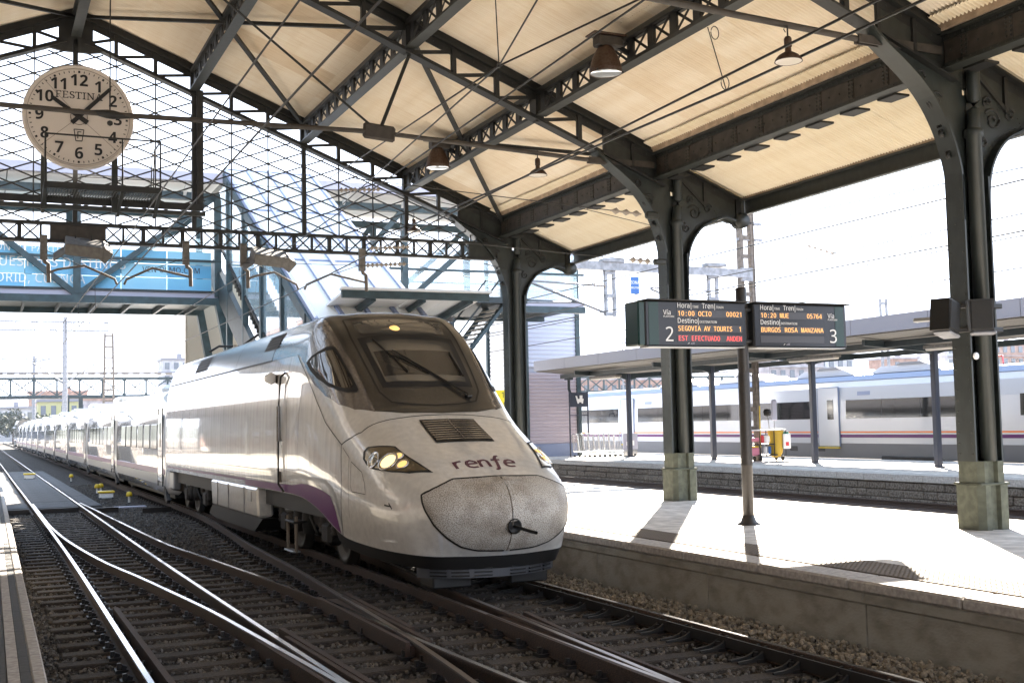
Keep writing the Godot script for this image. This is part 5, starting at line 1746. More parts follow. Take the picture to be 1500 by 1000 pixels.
func power_car(label: String) -> Node3D:
	var o := thing("power_car", label, "locomotive", Vector3(XT, 0, -Z0), "power cars of the white train")
	# hull
	var st := SurfaceTool.new()
	st.begin(Mesh.PRIMITIVE_TRIANGLES)
	var ss := [-33.8, -30.0, -26.0, -23.0, -21.0, -19.8]
	var s := -19.8
	while s < -13.86:
		s += 0.075 if s < -14.6 else 0.035
		ss.append(minf(s, -13.8))
	ss[-1] = -13.8
	var nt := 112
	for i in ss.size():
		for j in nt + 1:
			var t := 14.0 * j / nt
			st.set_normal(hull_n(ss[i], t))
			st.add_vertex(hull(ss[i], t))
	for i in ss.size() - 1:
		for j in nt:
			var a := i * (nt + 1) + j
			for k in [a, a + nt + 2, a + nt + 1, a, a + 1, a + nt + 2]:
				st.add_index(k)
	kid(o, "body", st.commit(), M.white)
	# end wall and gangway bellows at the tail
	var ends := []
	for j in 57:
		var p := hull(-33.8, 14.0 * j / 56)
		ends.append(Vector2(p.x, p.y))
	kid(o, "tail_wall", extruded(ends, 0.06), M.greypaint, Transform3D(Basis(), Vector3(0, 0, -33.8 + Z0 - 0.02)))
	# the cream nose shell in front of the side seam
	var seam := [[-19.333, 4.143], [-18.461, 3.53], [-17.929, 3.129], [-17.441, 2.874], [-16.658, 2.848], [-16.524, 1.659], [-16.56, 0.02]]
	var nose := seam.duplicate()
	nose.append_array([[-15.4, 0.02], [-14.3, 0.02], [-13.81, 0.02], [-13.81, 7.0]])
	var nose_all := nose.slice(0, nose.size() - 1)
	nose_all.append_array([[-13.81, 13.98], [-16.56, 13.98]])
	var ms := mirrored(seam)
	ms.reverse()
	nose_all.append_array(ms)
	kid(o, "nose_shell", patch(nose_all, 0.003, 0.075, 0.125), M.nose)
	# dark windscreen band and the brown-grey cab sides
	var dark := [[-16.436, 5.167], [-16.29, 6.0], [-16.24, 7.0], [-16.29, 8.0], [-16.45, 8.83], [-16.905, 8.78], [-17.409, 8.80], [-17.7, 8.9], [-18.07, 8.90], [-18.5, 8.86], [-19.0, 8.82], [-19.4, 8.82], [-19.4, 5.18], [-19.0, 5.18], [-18.5, 5.14], [-18.07, 5.10], [-17.7, 5.10], [-17.409, 5.20], [-16.905, 5.22]]
	var grey := [[-21.3, 4.17], [-19.33, 4.165], [-19.11, 4.093], [-18.496, 3.664], [-18.118, 3.49], [-17.597, 3.524], [-17.07, 3.877], [-16.679, 4.411], [-16.444, 5.12], [-16.45, 5.3], [-19.4, 5.3], [-19.45, 7.0], [-21.3, 7.0]]
	kid(o, "cab_side", patch(grey, 0.006, 0.1, 0.125), M.greypaint)
	kid(o, "cab_side", patch(mirrored(grey), 0.006, 0.1, 0.125), M.greypaint)
	kid(o, "windscreen_band", patch(dark, 0.009, 0.075, 0.125), M.mask)
	var roof := [[-33.75, 4.17], [-21.3, 4.17], [-20.85, 5.25], [-20.85, 8.75], [-21.3, 9.83], [-33.75, 9.83]]
	kid(o, "roof_cowl", patch(roof, 0.006, 1.0, 0.125), M.roofpaint)
	# windscreens, side windows and their frames
	var scr := [[-17.72, 5.89], [-17.75, 6.45], [-17.76, 7.0], [-17.75, 7.55], [-17.72, 8.11], [-17.3, 8.08], [-16.88, 8.05], [-16.86, 7.0], [-16.88, 5.95], [-17.3, 5.92]]
	var scr_f := [[-17.86, 5.70], [-17.90, 6.4], [-17.91, 7.0], [-17.90, 7.6], [-17.86, 8.30], [-17.3, 8.26], [-16.80, 8.22], [-16.77, 7.0], [-16.80, 5.78], [-17.3, 5.74]]
	kid(o, "windscreen_frame", patch(scr_f, 0.014, 0.075, 0.125), M.rubber)
	kid(o, "windscreen", patch(scr, 0.018, 0.075, 0.125), M.glass_screen)
	kid(o, "sun_blind", patch([[-17.50, 5.98], [-17.50, 7.98], [-16.98, 7.98], [-16.98, 5.98]], 0.021, 0.075, 0.125), M.blind)
	kid(o, "upper_windscreen", patch([[-18.32, 5.81], [-18.37, 6.4], [-18.385, 7.0], [-18.37, 7.6], [-18.32, 8.19], [-17.95, 8.14], [-17.90, 7.0], [-17.95, 5.86]], 0.016, 0.075, 0.125), M.glass_screen)
	kid(o, "frame_line", band([[-18.45, 5.6], [-18.5, 7.0], [-18.45, 8.4]], 0.025, 0.016), M.rubber)
	kid(o, "frame_line", band([[-18.45, 5.6], [-17.9, 5.52], [-17.3, 5.56], [-16.75, 5.62], [-16.55, 5.85], [-16.47, 6.4], [-16.44, 7.0], [-16.47, 7.6], [-16.55, 8.15], [-16.75, 8.38], [-17.3, 8.44], [-17.9, 8.48], [-18.45, 8.4]], 0.030, 0.015), M.rubber)
	var win := [[-18.682, 3.932], [-18.56, 4.121], [-18.213, 4.435], [-17.95, 4.80], [-17.86, 4.90], [-17.519, 4.92], [-17.16, 4.96], [-16.90, 4.97], [-16.874, 4.86], [-17.011, 4.501], [-17.26, 4.142], [-17.577, 3.852], [-18.016, 3.738], [-18.404, 3.811]]
	var win_in := []
	for p in win:
		win_in.append([lerpf(p[0], -17.66, 0.17), lerpf(p[1], 4.40, 0.20)])
	for sd in [0, 1]:
		kid(o, "side_window_frame", patch(win if sd == 0 else mirrored(win), 0.016, 0.075, 0.125), M.rubber)
		kid(o, "side_window", patch(win_in if sd == 0 else mirrored(win_in), 0.020, 0.075, 0.125), M.glass_dark)
	# marker lamp behind the upper screen
	var mk := kid(o, "marker_light", lathe([[0, 0.03], [0.05, 0.025], [0.085, 0.0]], 20), M.lamp_on, Transform3D(hull_frame(-18.06, 6.84, 0.018).basis * Basis(Vector3.RIGHT, PI / 2), hull_frame(-18.06, 6.84, 0.018).origin))
	mk.set_meta("label", "round lit marker lamp above the windscreen")
	# wiper
	var w0 := hull_p(-16.62, 7.95, 0.06)
	var w1 := hull_p(-17.45, 6.45, 0.07)
	var wp := rod(o, "wiper_arm", w0, w1, 0.014, M.black)
	rod(o, "wiper_arm", hull_p(-16.66, 7.8, 0.06), hull_p(-17.42, 6.38, 0.07), 0.010, M.black)
	rod(o, "wiper_blade", hull_p(-17.78, 6.12, 0.035), hull_p(-17.02, 6.62, 0.035), 0.016, M.black)
	bbox(o, "wiper_motor", hull_p(-16.62, 7.95, 0.03), Vector3(0.10, 0.06, 0.10), 0.02, M.black)
	rod(o, "spare_blade", hull_p(-17.45, 7.95, 0.03), hull_p(-16.98, 8.02, 0.03), 0.018, M.black)
	wp.set_meta("label", "long wiper arm across the windscreen")
	# seams
	var hs := [[-16.658, 2.848], [-16.40, 3.45], [-16.22, 4.04], [-16.175, 5.125], [-16.18, 5.76], [-16.20, 6.6], [-16.205, 7.0], [-16.20, 7.4], [-16.18, 8.24], [-16.175, 8.875], [-16.22, 9.96], [-16.40, 10.55], [-16.658, 11.15]]
	kid(o, "bonnet_seam", band(hs, 0.022, 0.006), M.seam)
	for sd in [0, 1]:
		kid(o, "side_seam", band(seam if sd == 0 else mirrored(seam), 0.016, 0.008), M.seam)
		var s2 := [[-16.60, 2.80], [-16.311, 2.691], [-16.24, 1.7], [-16.20, 0.73]]
		kid(o, "panel_seam", band(s2 if sd == 0 else mirrored(s2), 0.008, 0.006), M.seam)
		var pn := [[-16.215, 2.619], [-15.80, 2.61], [-15.66, 2.30], [-15.577, 1.867], [-16.08, 1.62], [-16.16, 1.75], [-16.215, 2.619]]
		kid(o, "access_panel_seam", band(pn if sd == 0 else mirrored(pn), 0.009, 0.006), M.seam)
		# headlight
		var hl := [[-15.851, 3.152], [-15.91, 3.45], [-15.86, 3.80], [-15.75, 4.05], [-15.447, 4.80], [-15.056, 4.819], [-14.749, 4.889], [-14.54, 4.97], [-14.75, 4.125], [-15.028, 3.617], [-15.475, 3.125], [-15.701, 3.055]]
		var hin := []
		for p in hl:
			hin.append([lerpf(p[0], -15.3, 0.11), lerpf(p[1], 3.95, 0.13)])
		kid(o, "headlight_frame", patch(hl if sd == 0 else mirrored(hl), 0.009, 0.06, 0.1), M.rubber)
		var hd := kid(o, "headlight", patch(hin if sd == 0 else mirrored(hin), 0.013, 0.06, 0.1), M.head_house)
		hd.set_meta("label", "almond-shaped headlight cluster, %s" % ["lit, on the side of the near track", "on the platform side"][sd])
		for l in [[-15.24, 3.98, 0.125, 2], [-14.99, 4.30, 0.075, 1], [-15.55, 3.52, 0.10, 0], [-15.20, 4.50, 0.07, 1]]:
			var f := hull_frame(l[0], l[1] if sd == 0 else 14.0 - l[1], 0.014)
			kid(hd, "reflector", lathe([[l[2] * 1.25, 0.0], [l[2] * 1.22, 0.010], [l[2] * 1.08, 0.010], [l[2] * 0.9, 0.002]], 20), M.chrome, Transform3D(f.basis * Basis(Vector3.RIGHT, PI / 2), f.origin))
			kid(hd, "lamp", lathe([[0, 0.022], [l[2] * 0.5, 0.018], [l[2] * 0.85, 0.008], [l[2], 0.0]], 20), [M.lamp_off, M.lamp_on, M.lamp_hot][l[3]], Transform3D(f.basis * Basis(Vector3.RIGHT, PI / 2), f.origin))
	# grille
	var gq := [[-16.06, 6.27], [-16.06, 7.73], [-15.33, 7.86], [-15.33, 6.14]]
	kid(o, "grille_recess", patch(gq, 0.006, 0.05, 0.1), M.black)
	kid(o, "grille_frame", band([gq[0], gq[1], gq[2], gq[3], gq[0]], 0.02, 0.012), M.rubber)
	for k in 9:
		var q := -15.40 - k * 0.073
		kid(o, "grille_slat", band([[q, 6.18 + k * 0.012], [q, 7.0], [q, 7.82 - k * 0.012]], 0.034, 0.028), M.greypaint)
	kid(o, "grille_rib", band([[-16.04, 7.0], [-15.35, 7.0]], 0.018, 0.034), M.greypaint)
	# coupler cover
	var cov := [[-14.335, 3.396], [-14.284, 5.30], [-14.20, 6.2], [-14.16, 7.0], [-14.20, 7.8], [-14.284, 8.70], [-14.335, 10.604], [-14.31, 11.0], [-14.26, 11.54], [-14.185, 12.23], [-14.094, 12.77], [-14.003, 13.29], [-13.916, 13.53], [-13.82, 13.62], [-13.82, 0.38], [-13.916, 0.465], [-14.003, 0.706], [-14.094, 1.232], [-14.185, 1.77], [-14.26, 2.456], [-14.306, 3.001]]
	# the two halves of the cover meet on the centre line
	var half := []
	for p in cov:
		if p[1] <= 7.0:
			half.append(p)
	half = [[-14.335, 3.396], [-14.28, 3.901], [-14.258, 4.368], [-14.259, 4.827], [-14.284, 5.299], [-14.239, 5.686], [-14.193, 6.095], [-14.143, 6.52], [-14.116, 7.0], [-13.802, 7.0], [-13.802, 0.40], [-13.916, 0.465], [-14.003, 0.706], [-14.094, 1.232], [-14.185, 1.77], [-14.26, 2.456], [-14.306, 3.001]]
	for sd in [0, 1]:
		kid(o, "coupler_cover", patch(half if sd == 0 else mirrored(half), 0.010, 0.04, 0.125), M.cap)
		var edge := [[-14.116, 7.0], [-14.143, 6.52], [-14.193, 6.095], [-14.239, 5.686], [-14.284, 5.299], [-14.259, 4.827], [-14.258, 4.368], [-14.28, 3.901], [-14.335, 3.396], [-14.306, 3.001], [-14.26, 2.456], [-14.185, 1.77], [-14.094, 1.232], [-14.003, 0.706], [-13.916, 0.465], [-13.81, 0.40]]
		kid(o, "cover_seam", band(edge if sd == 0 else mirrored(edge), 0.030, 0.013, 0.03), M.seam)
	kid(o, "centre_seam", tube([Vector3(0, 1.482, -14.13 + Z0), Vector3(0, 1.35, -13.925 + Z0), Vector3(0, 1.24, -13.835 + Z0), Vector3(0, 1.08, -13.775 + Z0), Vector3(0, 0.9, -13.775 + Z0), Vector3(0, 0.68, -13.865 + Z0), Vector3(0, 0.55, -13.99 + Z0)], 0.008), M.bellows)
	var hole := kid(o, "coupler_hole", lathe([[0, 0.0], [0.09, 0.0], [0.10, 0.012], [0.085, 0.016]], 20), M.black, Transform3D(Basis(Vector3.RIGHT, PI / 2), Vector3(0.02, 0.87, -13.775 + Z0)))
	hole.set_meta("label", "black round hole with a short towing bar")
	kid(hole, "towing_bar", tube([Vector3(0.0, 0.0, 0.0), Vector3(0.09, 0.30, 0.05), Vector3(0.12, 0.40, 0.06)], 0.022), M.rubber)
	# brand lettering on the bonnet
	var strokes := [
		[0, [[0.12, 0.0], [0.20, 0.5], [0.28, 1.0]]], [0, [[0.22, 0.62], [0.45, 0.92], [0.95, 1.0]]],
		[1, [[0.12, 0.52], [0.98, 0.56], [0.95, 0.82], [0.62, 1.0], [0.28, 0.86], [0.08, 0.48], [0.16, 0.14], [0.50, 0.0], [0.92, 0.05]]],
		[2, [[0.08, 0.0], [0.14, 0.5], [0.20, 1.0]], ], [2, [[0.14, 0.66], [0.40, 0.94], [0.70, 1.0], [0.90, 0.84], [0.88, 0.0]]],
		[3, [[1.02, 1.62], [0.78, 1.58], [0.62, 1.25], [0.52, 0.4], [0.38, -0.35], [0.08, -0.5]]], [3, [[0.18, 0.98], [0.95, 1.0]]],
		[4, [[0.12, 0.52], [0.98, 0.56], [0.95, 0.82], [0.62, 1.0], [0.28, 0.86], [0.08, 0.48], [0.16, 0.14], [0.50, 0.0], [0.92, 0.05]]]]
	for q in strokes:
		var l := []
		for p in q[1]:
			l.append([-14.52 - 0.17 * p[1], 5.84 + 0.435 * q[0] + 0.39 * p[0]])
		kid(o, "letter_stroke", band(l, 0.044, 0.007, 0.02), M.letter)
	for q in [[[-14.95, 1.9], [-14.86, 1.95]], [[-14.92, 2.05], [-14.84, 1.85]], [[-15.02, 1.88], [-14.95, 1.9]]]:
		kid(o, "insect_smear", band(q, 0.022, 0.006, 0.02), M.seam)
	# sides: purple flash, grey line, door, hand rails, lamp
	for sd in [0, 1]:
		var purple := [[-23.2, 0.30], [-20.804, 0.34], [-19.404, 0.38], [-17.423, 0.833], [-17.074, 0.881], [-16.834, 0.572], [-16.64, 0.03], [-17.2, 0.03], [-18.2, 0.03], [-20.2, 0.03], [-23.2, 0.03]]
		kid(o, "purple_stripe", patch(purple if sd == 0 else mirrored(purple), 0.005, 0.1, 0.1), M.purple)
		var pt := [[-33.6, 0.26], [-28.0, 0.28], [-23.2, 0.30]]
		kid(o, "purple_line", band(pt if sd == 0 else mirrored(pt), 0.045, 0.005), M.purple)
		var gs := [[-19.7, 0.68], [-18.272, 0.86], [-17.34, 1.17], [-16.998, 1.15], [-16.776, 0.91], [-16.606, 0.45], [-16.555, 0.03]]
		kid(o, "grey_line", band(gs if sd == 0 else mirrored(gs), 0.055, 0.007), M.stripe_grey)
		var wl := [[-33.6, 0.86], [-28.0, 0.86], [-20.5, 0.86], [-16.7, 0.86]]
		kid(o, "panel_seam", band(wl if sd == 0 else mirrored(wl), 0.007, 0.004), M.stripe_grey)
		for l in [[[-20.50, 4.1], [-20.45, 3.0], [-20.42, 1.8], [-20.42, 0.35], [-20.2, 0.05]], [[-19.75, 4.12], [-19.72, 3.0], [-19.70, 1.8], [-19.70, 0.3]], [[-32.4, 4.15], [-32.4, 2.0], [-32.4, 0.03]], [[-18.9, 1.0], [-18.9, 2.2], [-18.75, 3.3]]]:
			kid(o, "door_seam", band(l if sd == 0 else mirrored(l), 0.012, 0.005), M.seam)
		var sg := -1.0 if sd == 0 else 1.0
		kid(o, "hand_rail", tube([Vector3(sg * 1.42, 3.12, -19.98 + Z0), Vector3(sg * 1.50, 3.05, -20.0 + Z0), Vector3(sg * 1.49, 2.9, -20.12 + Z0), Vector3(sg * 1.52, 2.5, -20.1 + Z0), Vector3(sg * 1.53, 1.8, -20.1 + Z0), Vector3(sg * 1.53, 1.22, -20.1 + Z0), Vector3(sg * 1.48, 1.1, -19.95 + Z0)], 0.018), M.black)
		rod(o, "door_bar", Vector3(sg * 1.52, 2.55, -20.1 + Z0), Vector3(sg * 1.52, 1.95, -20.1 + Z0), 0.035, M.greypaint)
		bbox(o, "door_latch", Vector3(sg * 1.485, 1.34, -20.2 + Z0), Vector3(0.04, 0.18, 0.14), 0.01, M.bellows)
		kid(o, "side_camera", lathe([[0, -0.12], [0.06, -0.11], [0.11, 0.0], [0.06, 0.11], [0, 0.12]], 16), M.paint_white, Transform3D(Basis(Vector3.BACK, PI / 2), Vector3(sg * 1.50, 3.05, -20.72 + Z0)))
		bbox(o, "camera_bracket", Vector3(sg * 1.44, 3.03, -20.56 + Z0), Vector3(0.04, 0.14, 0.05), 0.012, M.rubber)
		for l in [[-21.95, 4.88, -21.1, 4.47], [-29.75, 4.90, -28.4, 4.42]]:
			var g4 := [[l[0], l[1]], [l[2] + 0.25, l[1]], [l[2], l[3]], [l[0] - 0.25, l[3]]]
			kid(o, "roof_grille", patch(g4 if sd == 0 else mirrored(g4), 0.012, 0.2, 0.1), M.iron_brown)
			for k in 5:
				var tq: float = lerpf(l[3] + 0.05, l[1] - 0.05, k / 4.0)
				var gl := [[l[0] - 0.1, tq], [l[2] + 0.1, tq]]
				kid(o, "roof_grille_slat", band(gl if sd == 0 else mirrored(gl), 0.035, 0.022, 0.3), M.bogie)
		for q in [-21.32, -24.7, -28.0, -31.2]:
			var rl := [[q, 4.17], [q + 0.25, 5.2]]
			kid(o, "roof_seam", band(rl if sd == 0 else mirrored(rl), 0.02, 0.010), M.seam)
		var edge_l := [[-33.7, 4.17], [-28, 4.17], [-21.3, 4.17]]
		kid(o, "roof_edge", band(edge_l if sd == 0 else mirrored(edge_l), 0.03, 0.008), M.seam)
		bbox(o, "hatch_handle", Vector3(sg * 1.22, 3.72, -20.2 + Z0), Vector3(0.03, 0.03, 0.62), 0.01, M.greypaint)
		# equipment box between the bogies
		kid(o, "equipment_box", bevelled(Vector3(0.30, 0.56, 4.7), 0.04), M.nose, Transform3D(Basis(Vector3.BACK, -0.05 * sg), Vector3(sg * 1.32, 0.80, -24.45 + Z0)))
		for q in [-26.0, -24.8, -23.2]:
			bbox(o, "box_seam", Vector3(sg * 1.485, 0.80, q + Z0), Vector3(0.02, 0.52, 0.012), 0.002, M.stripe_grey)
		bbox(o, "box_label", Vector3(sg * 1.482, 0.90, -22.7 + Z0), Vector3(0.02, 0.20, 0.32), 0.002, M.stripe_grey)
		kid(o, "tank", extruded([Vector2(-2.6, 0.52), Vector2(2.5, 0.52), Vector2(2.9, 0.30), Vector2(2.1, 0.24), Vector2(-1.9, 0.24)], 0.9), M.skirt, Transform3D(Basis(Vector3.UP, PI / 2 * -sg), Vector3(sg * 0.98, 0, -24.4 + Z0)))
		bbox(o, "step", Vector3(sg * 1.36, 0.62, -19.6 + Z0), Vector3(0.22, 0.04, 0.62), 0.01, M.bogie)
		for e in [-0.28, 0.28]:
			bbox(o, "step_side", Vector3(sg * 1.42, 0.42, -19.6 + Z0 + e), Vector3(0.05, 0.60, 0.04), 0.01, M.bellows)
		bbox(o, "step", Vector3(sg * 1.42, 0.14, -19.6 + Z0), Vector3(0.14, 0.03, 0.60), 0.01, M.steel)
		bbox(o, "tail_step", Vector3(sg * 1.30, 0.82, -33.3 + Z0), Vector3(0.20, 0.50, 0.8), 0.04, M.stripe_grey)
	# black skirt under the nose, snow plough and rail guard
	var sk := SurfaceTool.new()
	sk.begin(Mesh.PRIMITIVE_TRIANGLES)
	sk.set_smooth_group(0)
	var rim := []
	for k in 27:
		rim.append([-16.9 + k * 0.1154, 0.0])
	rim.append([-13.8, 0.0])
	for k in 28:
		rim.append([rim[27 - k][0], 14.0])
	for i in rim.size() - 1:
		var a := hull(rim[i][0], rim[i][1]); var b := hull(rim[i + 1][0], rim[i + 1][1])
		var ain := Vector3(a.x * 0.95, a.y - 0.17, a.z - 0.07); var bin_ := Vector3(b.x * 0.95, b.y - 0.17, b.z - 0.07)
		quad(sk, a, b, bin_, ain)
	kid(o, "nose_skirt", done(sk), M.skirt)
	box(o, "underbody", Vector3(0, 0.72, -16.3 + Z0), Vector3(1.9, 0.3, 2.6), M.skirt)
	box(o, "underframe", Vector3(0, 0.95, -24.5 + Z0), Vector3(2.6, 0.35, 18.0), M.skirt)
	var pl := []
	for k in 15:
		var a := lerpf(-1.08, 1.08, k / 14.0)
		pl.append(Vector2(sin(a) * 1.12, cos(a) * 0.95))
	for k in 15:
		var a := lerpf(1.08, -1.08, k / 14.0)
		pl.append(Vector2(sin(a) * 1.08, cos(a) * 0.91 - 0.0))
	kid(o, "snow_plough", extruded(pl, 0.20), M.plough, Transform3D(Basis(Vector3.RIGHT, PI / 2), Vector3(0, 0.30, -15.12 + Z0)))
	for sd in [-1.0, 1.0]:
		for k in 4:
			for j in 3:
				var a: float = sd * (0.22 + j * 0.27)
				bbox(o, "plough_slot", Vector3(sin(a) * 1.125, 0.355 - k * 0.045 + 0.01, -15.12 + Z0 + cos(a) * 0.955), Vector3(0.24, 0.020, 0.03), 0.004, M.black, Basis(Vector3.UP, a))
	bbox(o, "rail_guard", Vector3(0.55, 0.16, -14.75 + Z0), Vector3(0.55, 0.22, 0.5), 0.02, M.skirt)
	bbox(o, "rail_guard", Vector3(-0.55, 0.16, -14.75 + Z0), Vector3(0.55, 0.22, 0.5), 0.02, M.skirt)
	bogie(o, -19.75 + Z0)
	bogie(o, -30.7 + Z0)
	# roof: pantograph well and tail fairing
	kid(o, "pantograph", tube([Vector3(-0.5, 4.08, -29.0 + Z0), Vector3(-0.3, 4.35, -27.4 + Z0), Vector3(0.0, 4.22, -30.4 + Z0), Vector3(0.3, 4.35, -27.4 + Z0), Vector3(0.5, 4.08, -29.0 + Z0)], 0.03), M.iron_dark)
	kid(o, "pantograph_head", tube([Vector3(-0.85, 4.15, -30.6 + Z0), Vector3(-0.6, 4.3, -30.6 + Z0), Vector3(0.6, 4.3, -30.6 + Z0), Vector3(0.85, 4.15, -30.6 + Z0)], 0.03), M.iron_dark)
	for x in [-0.5, 0.5]:
		kid(o, "roof_insulator", lathe([[0.05, 0], [0.09, 0.04], [0.05, 0.08], [0.09, 0.12], [0.05, 0.16], [0.05, 0.2]], 12), M.porcelain, Transform3D(Basis(), Vector3(x, 4.02, -29.0 + Z0)))
	return o

func coach(label: String) -> Node3D:
	var o := thing("passenger_coach", label, "coach", Vector3.ZERO, "coaches of the white train")
	var L := 13.04
	var sec := [[1.10, 0.36], [1.36, 0.42], [1.43, 0.62], [1.46, 1.1], [1.47, 1.7], [1.46, 2.2], [1.40, 2.75], [1.26, 3.10], [0.98, 3.34], [0.55, 3.46], [0, 3.49]]
	var st := begin()
	st.set_smooth_group(0)
	var full := []
	for p in sec:
		full.append(Vector2(-p[0], p[1]))
	for i in range(sec.size() - 2, -1, -1):
		full.append(Vector2(sec[i][0], sec[i][1]))
	var zs := [[0.0, 0.93], [-0.06, 0.975], [-0.18, 1.0], [-L / 2, 1.0], [-L + 0.18, 1.0], [-L + 0.06, 0.975], [-L, 0.93]]
	for i in zs.size() - 1:
		for j in full.size() - 1:
			var q := []
			for c in [[i, j], [i + 1, j], [i + 1, j + 1], [i, j + 1]]:
				var p: Vector2 = full[c[1]]
				var k: float = zs[c[0]][1]
				q.append(Vector3(p.x * k, 1.9 + (p.y - 1.9) * k, zs[c[0]][0]))
			quad(st, q[0], q[1], q[2], q[3])
	kid(o, "body", done(st), M.white)
	for e in [0.02, -L - 0.02]:
		var ring := []
		for p in full:
			ring.append(Vector2(p.x * 0.92, 1.9 + (p.y - 1.9) * 0.92))
		kid(o, "bellows", extruded(ring, 0.14), M.bellows, Transform3D(Basis(), Vector3(0, 0, e)))
	for s in [-1.0, 1.0]:
		# lower purple band and grey sill
		box(o, "purple_band", Vector3(s * 1.462, 1.02, -L / 2), Vector3(0.012, 0.16, L - 0.5), M.purple)
		box(o, "grey_sill", Vector3(s * 1.44, 0.78, -L / 2), Vector3(0.012, 0.28, L - 0.5), M.stripe_grey, Basis(Vector3.BACK, -0.04 * s))
		for k in 6:
			var z := -2.4 - k * 1.62
			kid(o, "window", bevelled(Vector3(0.03, 0.72, 1.30), 0.012), M.window, Transform3D(Basis(Vector3.BACK, 0.02 * s), Vector3(s * 1.462, 2.0, z)))
		kid(o, "door", bevelled(Vector3(0.03, 1.9, 0.85), 0.012), M.white, Transform3D(Basis(), Vector3(s * 1.468, 1.68, -1.05)))
		kid(o, "door_window", bevelled(Vector3(0.03, 0.7, 0.35), 0.012), M.window, Transform3D(Basis(), Vector3(s * 1.476, 2.05, -1.05)))
		for z in [-1.52, -0.58]:
			box(o, "door_seam", Vector3(s * 1.466, 1.7, z), Vector3(0.03, 2.2, 0.015), M.seam)
		kid(o, "wheel", lathe([[0, 0.04], [0.30, 0.03], [0.40, 0.06], [0.42, -0.05], [0.46, -0.06], [0.46, -0.08], [0, -0.06]], 24), M.wheel, Transform3D(Basis(Vector3.BACK, -PI / 2 * s), Vector3(s * 0.835, 0.44, 0.05)))
		kid(o, "wheel_arm", extruded([Vector2(-0.55, 0.95), Vector2(-0.30, 0.95), Vector2(0.05, 0.45), Vector2(0.3, 0.3), Vector2(0.1, 0.2), Vector2(-0.25, 0.35)], 0.10), M.bogie, Transform3D(Basis(Vector3.UP, PI / 2 * s), Vector3(s * 1.38, -0.05, -0.25)))
	kid(o, "air_unit", bevelled(Vector3(1.5, 0.34, 2.6), 0.12), M.white, Transform3D(Basis(), Vector3(0, 3.5, -L * 0.55)))
	box(o, "underfloor", Vector3(0, 0.34, -L / 2), Vector3(2.2, 0.2, L - 1.6), M.skirt)
	return o

func train() -> void:
	sections()
	var pc := power_car("white high-speed power car with a dark windscreen, lit headlights and a speckled nose cover, arriving")
	var c := coach("x")
	var nth := ["first", "second", "third", "fourth", "fifth", "sixth", "seventh", "eighth", "ninth", "tenth", "eleventh and last"]
	for i in 11:
		var lab := "white coach with a purple band, %s behind the front power car" % nth[i]
		var p := Vector3(XT, 0, -33.92 - 13.14 * i)
		if i == 0:
			c.position = p; c.set_meta("label", lab)
		else:
			copy_of(c, lab, p)
	copy_of(pc, "white power car at the far tail of the train, tiny in the distance", Vector3(XT, 0, -33.92 - 13.14 * 11 - 23.8), PI).position.z = -33.92 - 13.14 * 11 + 0.06 - (33.8 - Z0)

